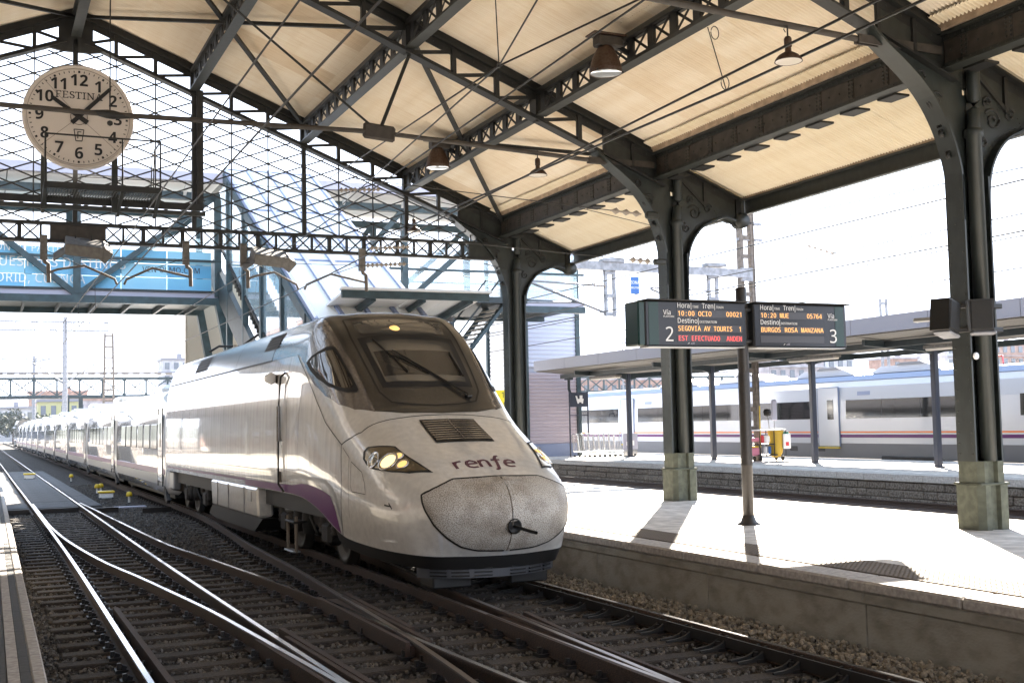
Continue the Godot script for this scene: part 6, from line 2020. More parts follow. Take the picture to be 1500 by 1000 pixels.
# ---------------------------------------------------------------- regional train on the far side
func regional_car(label: String, doors: Array, L := 26.2) -> Node3D:
	var o := thing("regional_car", label, "railcar", Vector3.ZERO, "cars of the regional train")
	var sec := [[1.30, 0.48], [1.42, 0.55], [1.45, 1.10], [1.46, 1.6], [1.47, 2.1], [1.45, 2.8], [1.40, 3.35], [1.28, 3.62], [1.10, 3.78], [0.55, 3.90], [0, 3.93]]
	var full := []
	for p in sec:
		full.append(Vector2(-p[0], p[1]))
	for i in range(sec.size() - 2, -1, -1):
		full.append(Vector2(sec[i][0], sec[i][1]))
	kid(o, "body", extruded(full, L), M.train_white, Transform3D(Basis(), Vector3(0, 0, -L / 2)))
	for s in [-1.0, 1.0]:
		box(o, "roof_edge", Vector3(s * 1.22, 3.70, -L / 2), Vector3(0.03, 0.28, L - 0.1), M.train_roof, Basis(Vector3.BACK, 0.75 * s))
		box(o, "grey_skirt", Vector3(s * 1.432, 0.80, -L / 2), Vector3(0.03, 0.58, L - 0.3), M.train_grey, Basis(Vector3.BACK, -0.05 * s))
		box(o, "orange_stripe", Vector3(s * 1.458, 1.54, -L / 2), Vector3(0.012, 0.065, L - 0.2), M.orange)
		box(o, "purple_stripe", Vector3(s * 1.456, 1.385, -L / 2), Vector3(0.012, 0.13, L - 0.2), M.purple)
		# glazing between the doors
		var z0 := -0.7
		var ds := doors.duplicate()
		ds.append(-L + 0.2)
		for d in ds:
			var z1: float = d + 1.05
			if z0 - z1 > 1.0:
				var n := maxi(1, int(round((z0 - z1) / 2.05)))
				for k in n:
					var w: float = (z0 - z1) / n
					kid(o, "window_pane", bevelled(Vector3(0.02, 0.74, snappedf(w - 0.015, 0.01)), 0.004), M.window, Transform3D(Basis(Vector3.BACK, 0.025 * s), Vector3(s * 1.462, 2.46, z0 - w * (k + 0.5))))
			z0 = d - 1.05
		for d in doors:
			var dr := kid(o, "door", bevelled(Vector3(0.07, 2.42, 1.30), 0.03), M.train_white, Transform3D(Basis(), Vector3(s * 1.475, 2.16, d)))
			kid(dr, "door_pane", bevelled(Vector3(0.03, 0.80, 0.38), 0.01), M.window, Transform3D(Basis(), Vector3(s * 0.035, 0.30, 0.15)))
			for q in [-0.66, 0.66]:
				kid(dr, "door_edge", bevelled(Vector3(0.05, 2.42, 0.03), 0.005), M.train_roof, Transform3D(Basis(), Vector3(s * 0.012, 0, q)))
			kid(dr, "door_edge", bevelled(Vector3(0.05, 0.03, 1.34), 0.005), M.train_roof, Transform3D(Basis(), Vector3(s * 0.012, 1.21, 0)))
			kid(dr, "yellow_step", bevelled(Vector3(0.12, 0.05, 1.3), 0.01), M.yellow, Transform3D(Basis(), Vector3(s * 0.05, -1.26, 0)))
			box(o, "side_display", Vector3(s * 1.42, 3.08, d + 2.1), Vector3(0.02, 0.16, 0.75), M.blue_rib, Basis(Vector3.BACK, 0.08 * s))
		for q in [-3.4, -L + 3.4]:
			kid(o, "bogie_frame", bevelled(Vector3(0.2, 0.25, 3.2), 0.04), M.bogie, Transform3D(Basis(), Vector3(s * 1.38, 0.5, q)))
			for e in [-1.1, 1.1]:
				kid(o, "wheel", lathe([[0, 0.05], [0.12, 0.06], [0.34, 0.02], [0.40, 0.06], [0.43, -0.05], [0.46, -0.06], [0, -0.08]], 24), M.wheel, Transform3D(Basis(Vector3.BACK, -PI / 2 * s), Vector3(s * 1.30, 0.44, q + e)))
		for q in [-8.6, -10.4, -14.0]:
			box(o, "skirt_vent", Vector3(s * 1.45, 0.85, q), Vector3(0.02, 0.2, 0.5), M.black)
	for q in [-4.2, -9.0, -15.0, -20.5]:
		kid(o, "roof_unit", extruded([Vector2(-1.9, 0), Vector2(1.9, 0), Vector2(1.3, 0.26), Vector2(-1.2, 0.26)], 1.7), M.train_white, Transform3D(Basis(Vector3.UP, PI / 2), Vector3(0, 3.86, q)))
		kid(o, "roof_hatch", extruded([Vector2(-0.8, 0), Vector2(0.8, 0), Vector2(0.6, 0.10), Vector2(-0.5, 0.10)], 1.2), M.train_grey, Transform3D(Basis(Vector3.UP, PI / 2), Vector3(-0.3, 4.12, q + 0.4)))
	kid(o, "bellows", bevelled(Vector3(2.3, 2.9, 0.5), 0.05), M.rubber, Transform3D(Basis(), Vector3(0, 2.2, 0.2)))
	kid(o, "gangway_cable", tube([Vector3(-0.9, 3.9, -0.2), Vector3(-0.9, 4.15, 0.1), Vector3(-0.6, 4.2, 0.4), Vector3(-0.9, 3.9, 0.7)], 0.03), M.red)
	return o

func regional_train() -> void:
	var x := 33.47
	var a := regional_car("white regional railcar with orange and purple stripes behind the departure board", [-8.0, -24.6], 35.0)
	a.position = Vector3(x, 0, -31.1)
	var b := regional_car("nearer white regional railcar, right of the loudspeaker column", [-9.0, -17.0])
	b.position = Vector3(x, 0, -4.3)
	copy_of(a, "farther white regional railcar behind the lift tower", Vector3(x, 0, -66.8))
	var p := thing("roof_pantograph", "dark folded current collector on the nearer regional railcar's roof", "pantograph", Vector3(x, 3.95, -27.0))
	kid(p, "lower_arm", tube([Vector3(0, 0.05, -1.2), Vector3(0, 0.42, 0.6)], 0.05), M.iron_dark)
	kid(p, "upper_arm", tube([Vector3(-0.4, 0.42, 0.6), Vector3(-0.4, 0.5, -1.6)], 0.035), M.iron_dark)
	kid(p, "upper_arm", tube([Vector3(0.4, 0.42, 0.6), Vector3(0.4, 0.5, -1.6)], 0.035), M.iron_dark)
	kid(p, "contact_strip", tube([Vector3(-0.8, 0.42, -1.7), Vector3(-0.5, 0.52, -1.7), Vector3(0.5, 0.52, -1.7), Vector3(0.8, 0.42, -1.7)], 0.04), M.iron_dark)
	bbox(p, "base_frame", Vector3(0, 0.03, -0.4), Vector3(1.2, 0.06, 2.2), 0.02, M.train_grey)

# ---------------------------------------------------------------- clock and its gantry
func clock() -> void:
	var c := Vector3(1.98, 9.23, -27.75)
	var o := thing("station_clock", "big round station clock with a beige dial, black numerals and ten past ten on it", "clock", c)
	var R := 1.185
	var face := Basis(Vector3.RIGHT, PI / 2)
	kid(o, "case", lathe([[0, -0.12], [R * 0.97, -0.12], [R, -0.08], [R, 0.05], [R * 0.985, 0.075], [R * 0.955, 0.075], [R * 0.945, 0.05], [0, 0.05]], 64), M.dial, Transform3D(face, Vector3.ZERO))
	kid(o, "dial", lathe([[0, 0.052], [R * 0.94, 0.052]], 64), M.dial, Transform3D(face, Vector3.ZERO))
	kid(o, "ring_line", lathe([[R * 0.915, 0.053], [R * 0.915, 0.058], [R * 0.922, 0.058], [R * 0.922, 0.053]], 64), M.bellows, Transform3D(face, Vector3.ZERO))
	for k in 60:
		var a := TAU * k / 60.0
		var big := k % 5 == 0
		var r := R * 0.865
		bbox(o, "hour_mark" if big else "minute_mark", Vector3(sin(a) * r, cos(a) * r, 0.056), Vector3(0.045 if big else 0.018, 0.05 if big else 0.045, 0.010), 0.002, M.ink, Basis(Vector3.BACK, -a))
	for k in range(1, 13):
		var a := TAU * k / 12.0
		var r := R * 0.70
		text(o, "numeral", str(k), 0.255, Vector3(sin(a) * r, cos(a) * r - 0.125, 0.060), M.ink, Basis(), sans_bold(), 0.012)
	text(o, "lettering", "FESTINA", 0.155, Vector3(0.0, 0.405, 0.060), M.ink, Basis(), serif, 0.010, HORIZONTAL_ALIGNMENT_CENTER, 1.12)
	# shield emblem with the letter F
	var e := [Vector2(-0.105, 0.13), Vector2(0.105, 0.13), Vector2(0.065, -0.13), Vector2(-0.065, -0.13)]
	for i in 4:
		beam(o, "emblem_line", Vector3(e[i].x, e[i].y - 0.42, 0.060), Vector3(e[(i + 1) % 4].x, e[(i + 1) % 4].y - 0.42, 0.060), 0.018, 0.010, M.ink, Vector3.BACK)
	text(o, "emblem_letter", "F", 0.16, Vector3(0.0, -0.495, 0.060), M.ink, Basis(), sans, 0.010)
	# cleaning seams of the dial
	for a in [0.75, -0.75, PI - 0.85, PI + 0.85]:
		beam(o, "dial_seam", Vector3(sin(a) * 0.20, cos(a) * 0.20, 0.0525), Vector3(sin(a) * R * 0.91, cos(a) * R * 0.91, 0.0525), 0.008, 0.003, M.bellows, Vector3.BACK)
	kid(o, "hub_ring", lathe([[0.17, 0.053], [0.17, 0.060], [0.185, 0.060], [0.185, 0.053]], 40), M.bellows, Transform3D(face, Vector3.ZERO))
	var hand := func(called: String, deg: float, len_: float, w: float, z: float) -> void:
		var a := deg_to_rad(deg)
		kid(o, called, extruded([Vector2(-w, -0.22), Vector2(w, -0.22), Vector2(w * 0.75, len_ - 0.04), Vector2(0, len_), Vector2(-w * 0.75, len_ - 0.04)], 0.014), M.ink, Transform3D(Basis(Vector3.BACK, -a), Vector3(0, 0, z)))
	hand.call("hour_hand", 305.0, 0.73, 0.055, 0.080)
	hand.call("minute_hand", 44.0, 0.98, 0.05, 0.105)
	kid(o, "hub", lathe([[0, 0.115], [0.05, 0.115], [0.06, 0.08], [0.06, 0.05]], 20), M.ink, Transform3D(face, Vector3.ZERO))
	box(o, "hanger", Vector3(-0.08, 1.4, -0.10), Vector3(0.09, 0.55, 0.06), M.iron_dark)
	for x in [-0.72, 0.78]:
		box(o, "support_leg", Vector3(x, -1.45, -0.10), Vector3(0.13, 1.3, 0.07), M.iron)
	# maintenance gantry
	var w := thing("clock_gantry", "dark maintenance gantry with a wire-mesh floor and hand rail below the clock", "gantry", Vector3(0, 7.35, -28.2))
	box(w, "front_beam", Vector3(2.45, 0.18, 1.15), Vector3(2.45, 0.14, 0.06), M.iron_dark)
	for x in [-7.9, 4.62]:
		pass
	box(w, "back_beam", Vector3(0.9, 0.06, 0.05), Vector3(7.8, 0.16, 0.08), M.iron_dark)
	box(w, "back_beam", Vector3(0.9, -0.14, 0.30), Vector3(7.8, 0.10, 0.06), M.iron)
	for k in 40:
		rod(w, "mesh_bar", Vector3(1.28 + k * 0.0595, 0.12, 0.08), Vector3(1.28 + k * 0.0595, 0.12, 1.13), 0.012, M.iron)
	for k in 8:
		box(w, "mesh_cross_bar", Vector3(2.45, 0.105, 0.18 + k * 0.13), Vector3(2.4, 0.012, 0.012), M.iron)
	for x in [1.25, 2.85, 3.66]:
		beam(w, "bracket", Vector3(x, -0.22, 0.05), Vector3(x, 0.14, 1.15), 0.07, 0.10, M.iron, Vector3.UP)
		rod(w, "rail_post", Vector3(x, 0.15, 1.15), Vector3(x, 1.30, 1.15), 0.020, M.iron_dark)
	rod(w, "top_rail", Vector3(1.25, 1.30, 1.15), Vector3(3.66, 1.30, 1.15), 0.020, M.iron_dark)
	rod(w, "top_rail", Vector3(3.66, 1.30, 1.15), Vector3(3.66, 1.30, 0.05), 0.020, M.iron_dark)
	rod(w, "ladder_rail", Vector3(3.55, 0.2, 0.4), Vector3(3.60, 1.25, 0.25), 0.014, M.iron_dark)
	rod(w, "ladder_rail", Vector3(3.55, 0.2, 0.8), Vector3(3.60, 1.25, 0.65), 0.014, M.iron_dark)
	# cable and weight hung in front of the dial
	var h := thing("hanging_joint", "dark rod joint with a round knob hanging before the clock dial", "rod joint", Vector3(1.95, 7.47, -20.45))
	rod(h, "drop_rod", Vector3(0, 0.06, 0), Vector3(0, 3.6, 0), 0.012, M.iron_dark)
	kid(h, "joint", lathe([[0.02, -0.36], [0.05, -0.2], [0.075, -0.05], [0.075, 0.05], [0.05, 0.2], [0.02, 0.36]], 14), M.iron_dark, Transform3D(Basis(Vector3.BACK, PI / 2 - 0.05)))
	kid(h, "knob", lathe([[0, -0.05], [0.04, -0.03], [0.05, 0.0], [0.04, 0.03], [0, 0.05]], 14), M.iron_dark, Transform3D(Basis(), Vector3(0, -0.15, 0)))

var bold_: FontVariation = null
func sans_bold() -> Font:
	if bold_ == null:
		var f := SystemFont.new()
		f.font_names = PackedStringArray(["Droid Sans"])
		f.font_weight = 700
		bold_ = FontVariation.new()
		bold_.base_font = f
	return bold_

# ---------------------------------------------------------------- lamps in the hall
func hall_lamps() -> void:
	var pend := func(at: Vector3, label: String) -> void:
		var o := thing("pendant_lamp", label, "lamp", at, "dish pendant lamps")
		o.scale = Vector3.ONE * 0.68
		kid(o, "shade", lathe([[0.045, 0.30], [0.06, 0.28], [0.065, 0.20], [0.12, 0.17], [0.20, 0.12], [0.255, 0.05], [0.275, 0.0], [0.262, 0.0], [0.24, 0.05], [0.18, 0.11], [0.05, 0.15]], 32), M.lamp_brown)
		kid(o, "socket", lathe([[0, 0.50], [0.05, 0.50], [0.075, 0.46], [0.075, 0.30], [0.05, 0.27]], 20), M.lamp_brown)
		kid(o, "reflector", lathe([[0, 0.045], [0.12, 0.038], [0.20, 0.022], [0.255, 0.003]], 32), M.lamp_white)
		rod(o, "stem", Vector3(0, 0.5, 0), Vector3(0, 0.72, 0), 0.016, M.iron_dark)
		kid(o, "hook_ring", tube([Vector3(-0.05, 0.58, 0), Vector3(-0.09, 0.64, 0), Vector3(-0.05, 0.70, 0), Vector3(0.02, 0.70, 0)], 0.010), M.iron_dark)
	pend.call(Vector3(9.79, 6.90, -12.5), "dish pendant lamp with a white inside, largest of three, hanging at the upper right")
	pend.call(Vector3(9.87, 6.97, -20.42), "dish pendant lamp hung from the middle tie rod, in front of the cream roof")
	pend.call(Vector3(10.05, 7.08, -28.1), "dish pendant lamp hung by the gable girder, smallest of three")
	var flood := func(at: Vector3, label: String, lit: bool) -> void:
		var o := thing("high_bay_lamp", label, "lamp", at, "bell-shaped high-bay lamps")
		o.scale = Vector3.ONE * 1.1
		kid(o, "bell", lathe([[0.0, 0.42], [0.10, 0.42], [0.14, 0.36], [0.20, 0.24], [0.245, 0.08], [0.25, 0.0], [0.235, 0.0], [0.22, 0.08], [0.15, 0.28], [0, 0.34]], 32), M.lamp_brown)
		kid(o, "lens", lathe([[0, 0.015], [0.14, 0.018], [0.235, 0.006]], 32), M.lamp_glass)
		bbox(o, "ballast_box", Vector3(0.05, 0.49, 0), Vector3(0.42, 0.16, 0.22), 0.02, M.iron_brown)
		bbox(o, "cover_plate", Vector3(0.02, 0.585, 0), Vector3(0.56, 0.025, 0.30), 0.006, M.lamp_brown)
		for k in 3:
			var a := TAU * k / 3.0 + 0.5
			bbox(o, "lens_clip", Vector3(cos(a) * 0.25, 0.01, sin(a) * 0.25), Vector3(0.03, 0.03, 0.03), 0.005, M.iron_dark)
		beam(o, "bracket", Vector3(0.10, 0.48, 0.0), Vector3(0.55, 0.30, 0.0), 0.05, 0.07, M.iron_dark)
	flood.call(Vector3(9.47, 7.95, -16.9), "bell-shaped lamp with a bright glass lens beside the near lattice purlin", true)
	flood.call(Vector3(9.50, 8.02, -24.9), "brown bell-shaped lamp on the far lattice purlin, above the cab", false)
	# grey hoods below the girder
	for c in [[2.10, 6.28, "grey sheet-metal hood under the clock, fixed to the solid girder panel"], [6.25, 6.22, "grey sheet-metal hood under the girder in front of the white escalator roof"]]:
		var o := thing("metal_hood", c[2], "hood", Vector3(c[0], c[1], -27.7))
		o.scale = Vector3.ONE * 0.85
		var tl := Basis(Vector3.BACK, -0.10) * Basis(Vector3.RIGHT, 0.42)
		kid(o, "body", bevelled(Vector3(0.95, 0.30, 0.80), 0.02), M.hood, Transform3D(tl, Vector3.ZERO))
		kid(o, "end_box", bevelled(Vector3(0.30, 0.34, 0.72), 0.02), M.hood, Transform3D(tl * Basis(Vector3.BACK, -0.55), Vector3(0.50, -0.10, 0.0)))
		kid(o, "end_plate", bevelled(Vector3(0.42, 0.03, 0.70), 0.01), M.hood, Transform3D(tl * Basis(Vector3.BACK, 0.75), Vector3(-0.58, -0.16, 0.0)))
		for k in 8:
			var at := tl * Vector3(-0.30 + (k % 4) * 0.19, -0.155, -0.18 + (k / 4) * 0.3)
			bbox(o, "vent_slot", at, Vector3(0.09, 0.012, 0.03), 0.003, M.black, tl)
		rod(o, "mounting_rod", Vector3(-0.2, 0.1, -0.2), Vector3(-0.2, 0.35, -0.2), 0.02, M.iron_dark)
		rod(o, "mounting_rod", Vector3(0.2, 0.1, -0.2), Vector3(0.2, 0.35, -0.2), 0.02, M.iron_dark)

# ---------------------------------------------------------------- departure board
func departure_board() -> void:
	var o := thing("departure_board_left", "left half of the departure board with platform number 2 and orange and red text", "departure board", Vector3(9.79, 3.60, -15.02))
	o.name = "departure_board"
	used["departure_board"] = 0
	var r := thing("departure_board", "right half of the departure board with platform number 3 and orange text", "departure board", Vector3(11.72, 3.60, -15.02))
	for c in [[o, -1.0], [r, 1.0]]:
		var b: Node3D = c[0]
		var s: float = c[1]
		var w := 1.80
		bbox(b, "case", Vector3(0, 0, 0), Vector3(w, 0.68, 0.22), 0.015, M.black)
		bbox(b, "front_panel", Vector3(0, 0, 0.112), Vector3(w - 0.05, 0.645, 0.012), 0.003, M.board)
		bbox(b, "green_end", Vector3(s * (w / 2 - 0.15), 0, 0.1195), Vector3(0.17, 0.635, 0.008), 0.002, M.board_green)
		bbox(b, "sun_hood", Vector3(0, 0.345, 0.06), Vector3(w, 0.02, 0.34), 0.005, M.black)
		bbox(b, "bottom_rail", Vector3(0, -0.345, 0.0), Vector3(w - 0.1, 0.015, 0.26), 0.004, M.steel)
		var x0 := -0.345 if s < 0 else -0.78
		var wd := 1.16 if s < 0 else 1.22
		var z := 0.1205
		for q in [[0.155, 0], [-0.068, 1], [-0.215, 2]]:
			bbox(b, "display_strip", Vector3(x0 + wd / 2, q[0], z), Vector3(wd, 0.105, 0.006), 0.001, M.led_back)
		bbox(b, "strip_divider", Vector3(x0 + 0.38, 0.155, z + 0.001), Vector3(0.05, 0.106, 0.007), 0.001, M.board)
		var put := func(what: String, h: float, x: float, y: float, m: Material, f: Font, st := 1.0) -> void:
			text(b, "lettering", what, h, Vector3(x, y, z + 0.006), m, Basis(), f, 0.003, HORIZONTAL_ALIGNMENT_LEFT, st)
		put.call("Hora", 0.075, x0, 0.236, M.paint_white, sans)
		put.call("|", 0.075, x0 + 0.22, 0.236, M.paint_white, sans)
		put.call("TIME", 0.036, x0 + 0.27, 0.240, M.paint_white, sans)
		put.call("Tren", 0.075, x0 + 0.44, 0.236, M.paint_white, sans)
		put.call("|", 0.075, x0 + 0.64, 0.236, M.paint_white, sans)
		put.call("TRAIN", 0.036, x0 + 0.69, 0.240, M.paint_white, sans)
		put.call("Destino", 0.075, x0, 0.010, M.paint_white, sans)
		put.call("|", 0.075, x0 + 0.34, 0.010, M.paint_white, sans)
		put.call("DESTINATION", 0.036, x0 + 0.39, 0.014, M.paint_white, sans)
		var xn := -0.565 if s < 0 else 0.54
		put.call("Vía", 0.072, xn - 0.02, 0.13, M.paint_white, sans)
		put.call("PLATFORM", 0.028, xn - 0.02, 0.09, M.paint_white, sans)
		put.call("2" if s < 0 else "3", 0.215, xn, -0.265, M.paint_white, sans)
		if s < 0:
			put.call("10:00 OCIO", 0.072, x0 + 0.01, 0.118, M.led_orange, mono, 1.0)
			put.call("00021", 0.072, x0 + 0.87, 0.118, M.led_orange, mono)
			put.call("SEGOVIA AV TOURIS  1", 0.072, x0 + 0.01, -0.105, M.led_orange, mono, 0.95)
			put.call("EST EFECTUADO  ANDEN", 0.072, x0 + 0.01, -0.252, M.led_red, mono, 0.95)
		else:
			put.call("10:20 MUE", 0.072, x0 + 0.01, 0.118, M.led_orange, mono, 1.0)
			put.call("05764", 0.072, x0 + 0.89, 0.118, M.led_orange, mono)
			put.call("BURGOS ROSA MANZANA", 0.072, x0 + 0.01, -0.105, M.led_orange, mono, 1.05)
		put.call("adif", 0.03, -0.12 if s < 0 else -0.30, -0.305, M.lilac, sans)
		kid(b, "emblem", extruded([Vector2(-0.02, -0.006), Vector2(0.02, 0.016), Vector2(0.012, 0.0)], 0.004), M.paint_white, Transform3D(Basis(), Vector3(-0.16 if s < 0 else -0.34, -0.296, z + 0.004)))
	var back := bbox(o, "rear_case", Vector3(-0.93, 0, -0.10), Vector3(0.14, 0.66, 0.40), 0.02, M.board_green)
	back.set_meta("label", "greenish end of the second board behind")
	var p := thing("board_post", "round brown metal post with a flared foot carrying the departure board", "post", Vector3(10.72, YP, -15.06))
	kid(p, "shaft", lathe([[0, 0.0], [0.085, 0.0], [0.085, 3.60], [0.075, 3.63], [0, 3.63]], 28), M.post_brown)
	kid(p, "foot", lathe([[0.175, 0.0], [0.175, 0.012], [0.12, 0.05], [0.09, 0.14], [0.085, 0.14]], 28), M.post_brown)
	for y in [2.80, 3.28]:
		bbox(p, "clamp", Vector3(0, y, 0.0), Vector3(0.42, 0.05, 0.20), 0.01, M.black)
	kid(p, "lower_sleeve", lathe([[0.087, 0.9], [0.089, 0.92], [0.089, 2.3], [0.087, 2.32]], 28), M.post_brown)

# ---------------------------------------------------------------- overhead line
func insulator(parent: Node3D, a: Vector3, b: Vector3, n := 7) -> void:
	var prof := [[0.015, 0.0]]
	var L := a.distance_to(b)
	for k in n:
		var y := L * (k + 0.5) / n
		prof.append_array([[0.02, y - L * 0.35 / n], [0.065, y], [0.02, y + L * 0.35 / n]])
	prof.append([0.015, L])
	var f := frame_of(a, b)
	kid(parent, "insulator", lathe(prof, 12), M.porcelain, Transform3D(Basis(f.x, f.z, -f.y), a))

func wire(label: String, pts: Array, r := 0.011, sag := 0.0) -> Node3D:
	var o := thing("overhead_wire", label, "wire")
	var line := []
	for i in pts.size() - 1:
		var n := 12 if sag > 0 else 1
		for k in n:
			var t := float(k) / n
			var p: Vector3 = pts[i].lerp(pts[i + 1], t)
			p.y -= sag * 4.0 * t * (1.0 - t)
			line.append(p)
	line.append(pts[-1])
	kid(o, "wire", tube(line, r, 6), M.wire)
	return o

func overhead_line() -> void:
	var z := -27.9
	# drop posts and registration arms below the gable girder
	var arms := [[1.27, 2.82, 1.0, "leftmost drop arm below the clock gantry"], [4.35, 2.98, -1.0, "drop arm right of the clock, reaching left"], [5.68, 7.0, 1.0, "drop arm at the escalators' left side, reaching right"], [8.60, 7.15, -1.0, "drop arm before the white escalator roof, reaching left"]]
	for a in arms:
		var o := thing("catenary_cantilever", "rusty %s" % a[3], "catenary cantilever", Vector3(a[0], 0, z), "catenary arms under the gable")
		box(o, "drop_post", Vector3(0, 6.28, 0), Vector3(0.15, 0.55, 0.12), M.hood)
		kid(o, "drop_tube", tube([Vector3(0, 6.05, 0), Vector3(0.03, 5.95, 0), Vector3(0.10, 5.90, 0), Vector3(0.11, 5.5, 0)], 0.045), M.mast_rust)
		var end: float = a[1] - a[0]
		kid(o, "registration_arm", tube([Vector3(0.1, 5.72, 0), Vector3(0.3 * a[2], 5.80, 0), Vector3(end * 0.55, 5.90, 0), Vector3(end - 0.05 * a[2], 5.62, 0), Vector3(end, 5.50, 0)], 0.028), M.mast_rust)
		rod(o, "tie_wire", Vector3(0.08, 6.2, 0), Vector3(end * 0.5, 5.9, 0), 0.008, M.wire)
	# wires of the near track and the train's track
	for c in [[2.88, 5.55, "contact wire over the near track"], [2.86, 6.30, "messenger wire over the near track"], [7.05, 5.52, "contact wire over the train"], [6.9, 6.6, "messenger wire over the train"]]:
		wire("thin dark %s" % c[2], [Vector3(c[0], c[1], -150), Vector3(c[0], c[1], -90), Vector3(c[0], c[1], z), Vector3(c[0] - (0.0 if c[0] < 4 else 0.9), c[1] + (0.0 if c[1] < 6 else 0.25), 12)], 0.013)
	var d := thing("cable_droppers", "short vertical dropper wires between the messenger and contact wires of the near track", "droppers")
	for k in 10:
		rod(d, "dropper", Vector3(2.88, 5.55, -34 - k * 6.0), Vector3(2.86, 6.30, -34 - k * 6.0), 0.008, M.wire)
	wire("shiny cable hung from the third lattice purlin on short links", [Vector3(9.95, 7.30, -32), Vector3(9.9, 6.95, -14.0), Vector3(9.9, 6.95, 8)], 0.020)
	var lk := thing("cable_hanger", "thin hanger with looped ends holding the shiny cable below the near purlin", "hanger")
	rod(lk, "link", Vector3(9.92, 8.04, -14.55), Vector3(9.90, 6.96, -14.1), 0.008, M.iron_dark)
	for p in [Vector3(9.95, 7.95, -14.5), Vector3(9.86, 7.08, -14.15)]:
		var ring := []
		for k in 15:
			ring.append(p + Vector3(cos(k * TAU / 14) * 0.07 + 0.06, sin(k * TAU / 14) * 0.10, 0))
		kid(lk, "loop", tube(ring, 0.007, 6), M.iron_dark)
	wire("dark cable crossing the roof from the middle purlin to the gable", [Vector3(7.55, 7.35, -11.2), Vector3(6.2, 6.87, -13.93), Vector3(7.9, 8.35, -28.2)], 0.013)
	wire("dark cable crossing over the cab under the roof", [Vector3(5.6, 7.25, -10.5), Vector3(6.2, 6.87, -13.93), Vector3(8.1, 7.6, -28.2)], 0.013)
	var lk2 := thing("cable_hanger", "thin hanger over the crossing of two cables under the middle of the roof", "hanger")
	rod(lk2, "link", Vector3(6.2, 6.88, -13.93), Vector3(6.15, 7.9, -13.9), 0.008, M.iron_dark)
	kid(lk2, "clip", bevelled(Vector3(0.05, 0.07, 0.05), 0.01), M.iron_dark, Transform3D(Basis(), Vector3(6.2, 6.88, -13.93)))
	# cross cables with insulators tied to the columns
	var c1 := thing("span_cable", "cross-span cable with a turnbuckle tied to the middle column", "cable", Vector3.ZERO, "insulated cross-span cables")
	rod(c1, "cable", Vector3(6.0, 6.62, -20.2), Vector3(11.4, 6.35, -20.3), 0.009, M.wire)
	insulator(c1, Vector3(11.4, 6.35, -20.3), Vector3(12.1, 6.31, -20.3), 3)
	bbox(c1, "clamp", Vector3(12.35, 6.30, -20.3), Vector3(0.30, 0.14, 0.12), 0.03, M.iron)
	rod(c1, "loop_cable", Vector3(10.7, 6.36, -20.3), Vector3(12.3, 6.10, -20.3), 0.007, M.wire)
	var c2 := thing("span_cable", "cross-span cable tied low on the middle column", "cable", Vector3.ZERO, "insulated cross-span cables")
	rod(c2, "cable", Vector3(8.2, 5.55, -20.2), Vector3(11.8, 5.38, -20.3), 0.009, M.wire)
	insulator(c2, Vector3(11.8, 5.38, -20.3), Vector3(12.3, 5.36, -20.3), 3)
	bbox(c2, "clamp", Vector3(12.5, 5.36, -20.3), Vector3(0.28, 0.12, 0.12), 0.03, M.iron)
	for c in [[8.05, 7.95, "at the gable's lower edge"], [8.8, 6.55, "in front of the girder"], [8.7, 6.12, "just above the platform shelter"]]:
		var o := thing("span_cable", "cross-span cable with a ribbed insulator %s" % c[2], "cable", Vector3.ZERO, "insulated cross-span cables")
		insulator(o, Vector3(c[0] - 0.1, c[1] - 0.02, -27.6), Vector3(c[0] + 0.95, c[1] + 0.06, -27.6), 9)
		rod(o, "cable", Vector3(c[0] + 0.95, c[1] + 0.06, -27.6), Vector3(12.6, c[1] - 0.35, -28.0), 0.009, M.wire)
		rod(o, "cable", Vector3(c[0] - 0.1, c[1] - 0.02, -27.6), Vector3(2.0, c[1] - 0.1, -27.6), 0.007, M.wire)
	# lattice mast on the far platform with its beam and cantilevers
	var m := thing("catenary_mast", "rusty two-legged catenary mast rising behind the departure board's post", "mast", Vector3(26.4, 0.58, -36.7))
	for x in [-0.24, 0.24]:
		box(m, "leg", Vector3(x, 4.75, 0), Vector3(0.13, 9.5, 0.24), M.mast_rust)
		box(m, "leg_flange", Vector3(x * 1.22, 4.75, 0), Vector3(0.03, 9.5, 0.30), M.mast_rust)
	for k in 13:
		box(m, "batten", Vector3(0, 0.5 + k * 0.72, 0.06), Vector3(0.42, 0.16, 0.03), M.mast_rust)
	for y in [8.95, 8.35]:
		box(m, "cross_arm", Vector3(0.2, y, 0), Vector3(1.1, 0.10, 0.12), M.galv)
	var g := thing("catenary_beam", "grey horizontal catenary beam from the tower side to the rusty mast", "beam", Vector3(0, 0, -36.7))
	box(g, "beam", Vector3(22.6, 7.62, 0.25), Vector3(7.4, 0.30, 0.30), M.galv, Basis(Vector3.BACK, -0.012))
	bbox(g, "end_plate", Vector3(26.2, 7.55, 0.30), Vector3(0.5, 0.5, 0.12), 0.02, M.galv)
	for x in [20.35, 24.7]:
		for e in [-0.17, 0.17]:
			box(g, "hanger_leg", Vector3(x + e, 6.75, 0.25), Vector3(0.10, 1.75, 0.12), M.galv)
		for y in [7.42, 6.6, 5.95]:
			box(g, "hanger_batten", Vector3(x, y, 0.25), Vector3(0.44, 0.12, 0.14), M.galv)
		bbox(g, "saddle", Vector3(x + 0.1, 7.85, 0.25), Vector3(0.85, 0.14, 0.4), 0.02, M.galv)
	kid(g, "cantilever_tube", tube([Vector3(20.3, 5.95, 0.25), Vector3(17.2, 7.0, 0.3)], 0.05), M.galv)
	kid(g, "cantilever_tube", tube([Vector3(20.3, 6.95, 0.25), Vector3(17.1, 7.05, 0.3)], 0.04), M.galv)
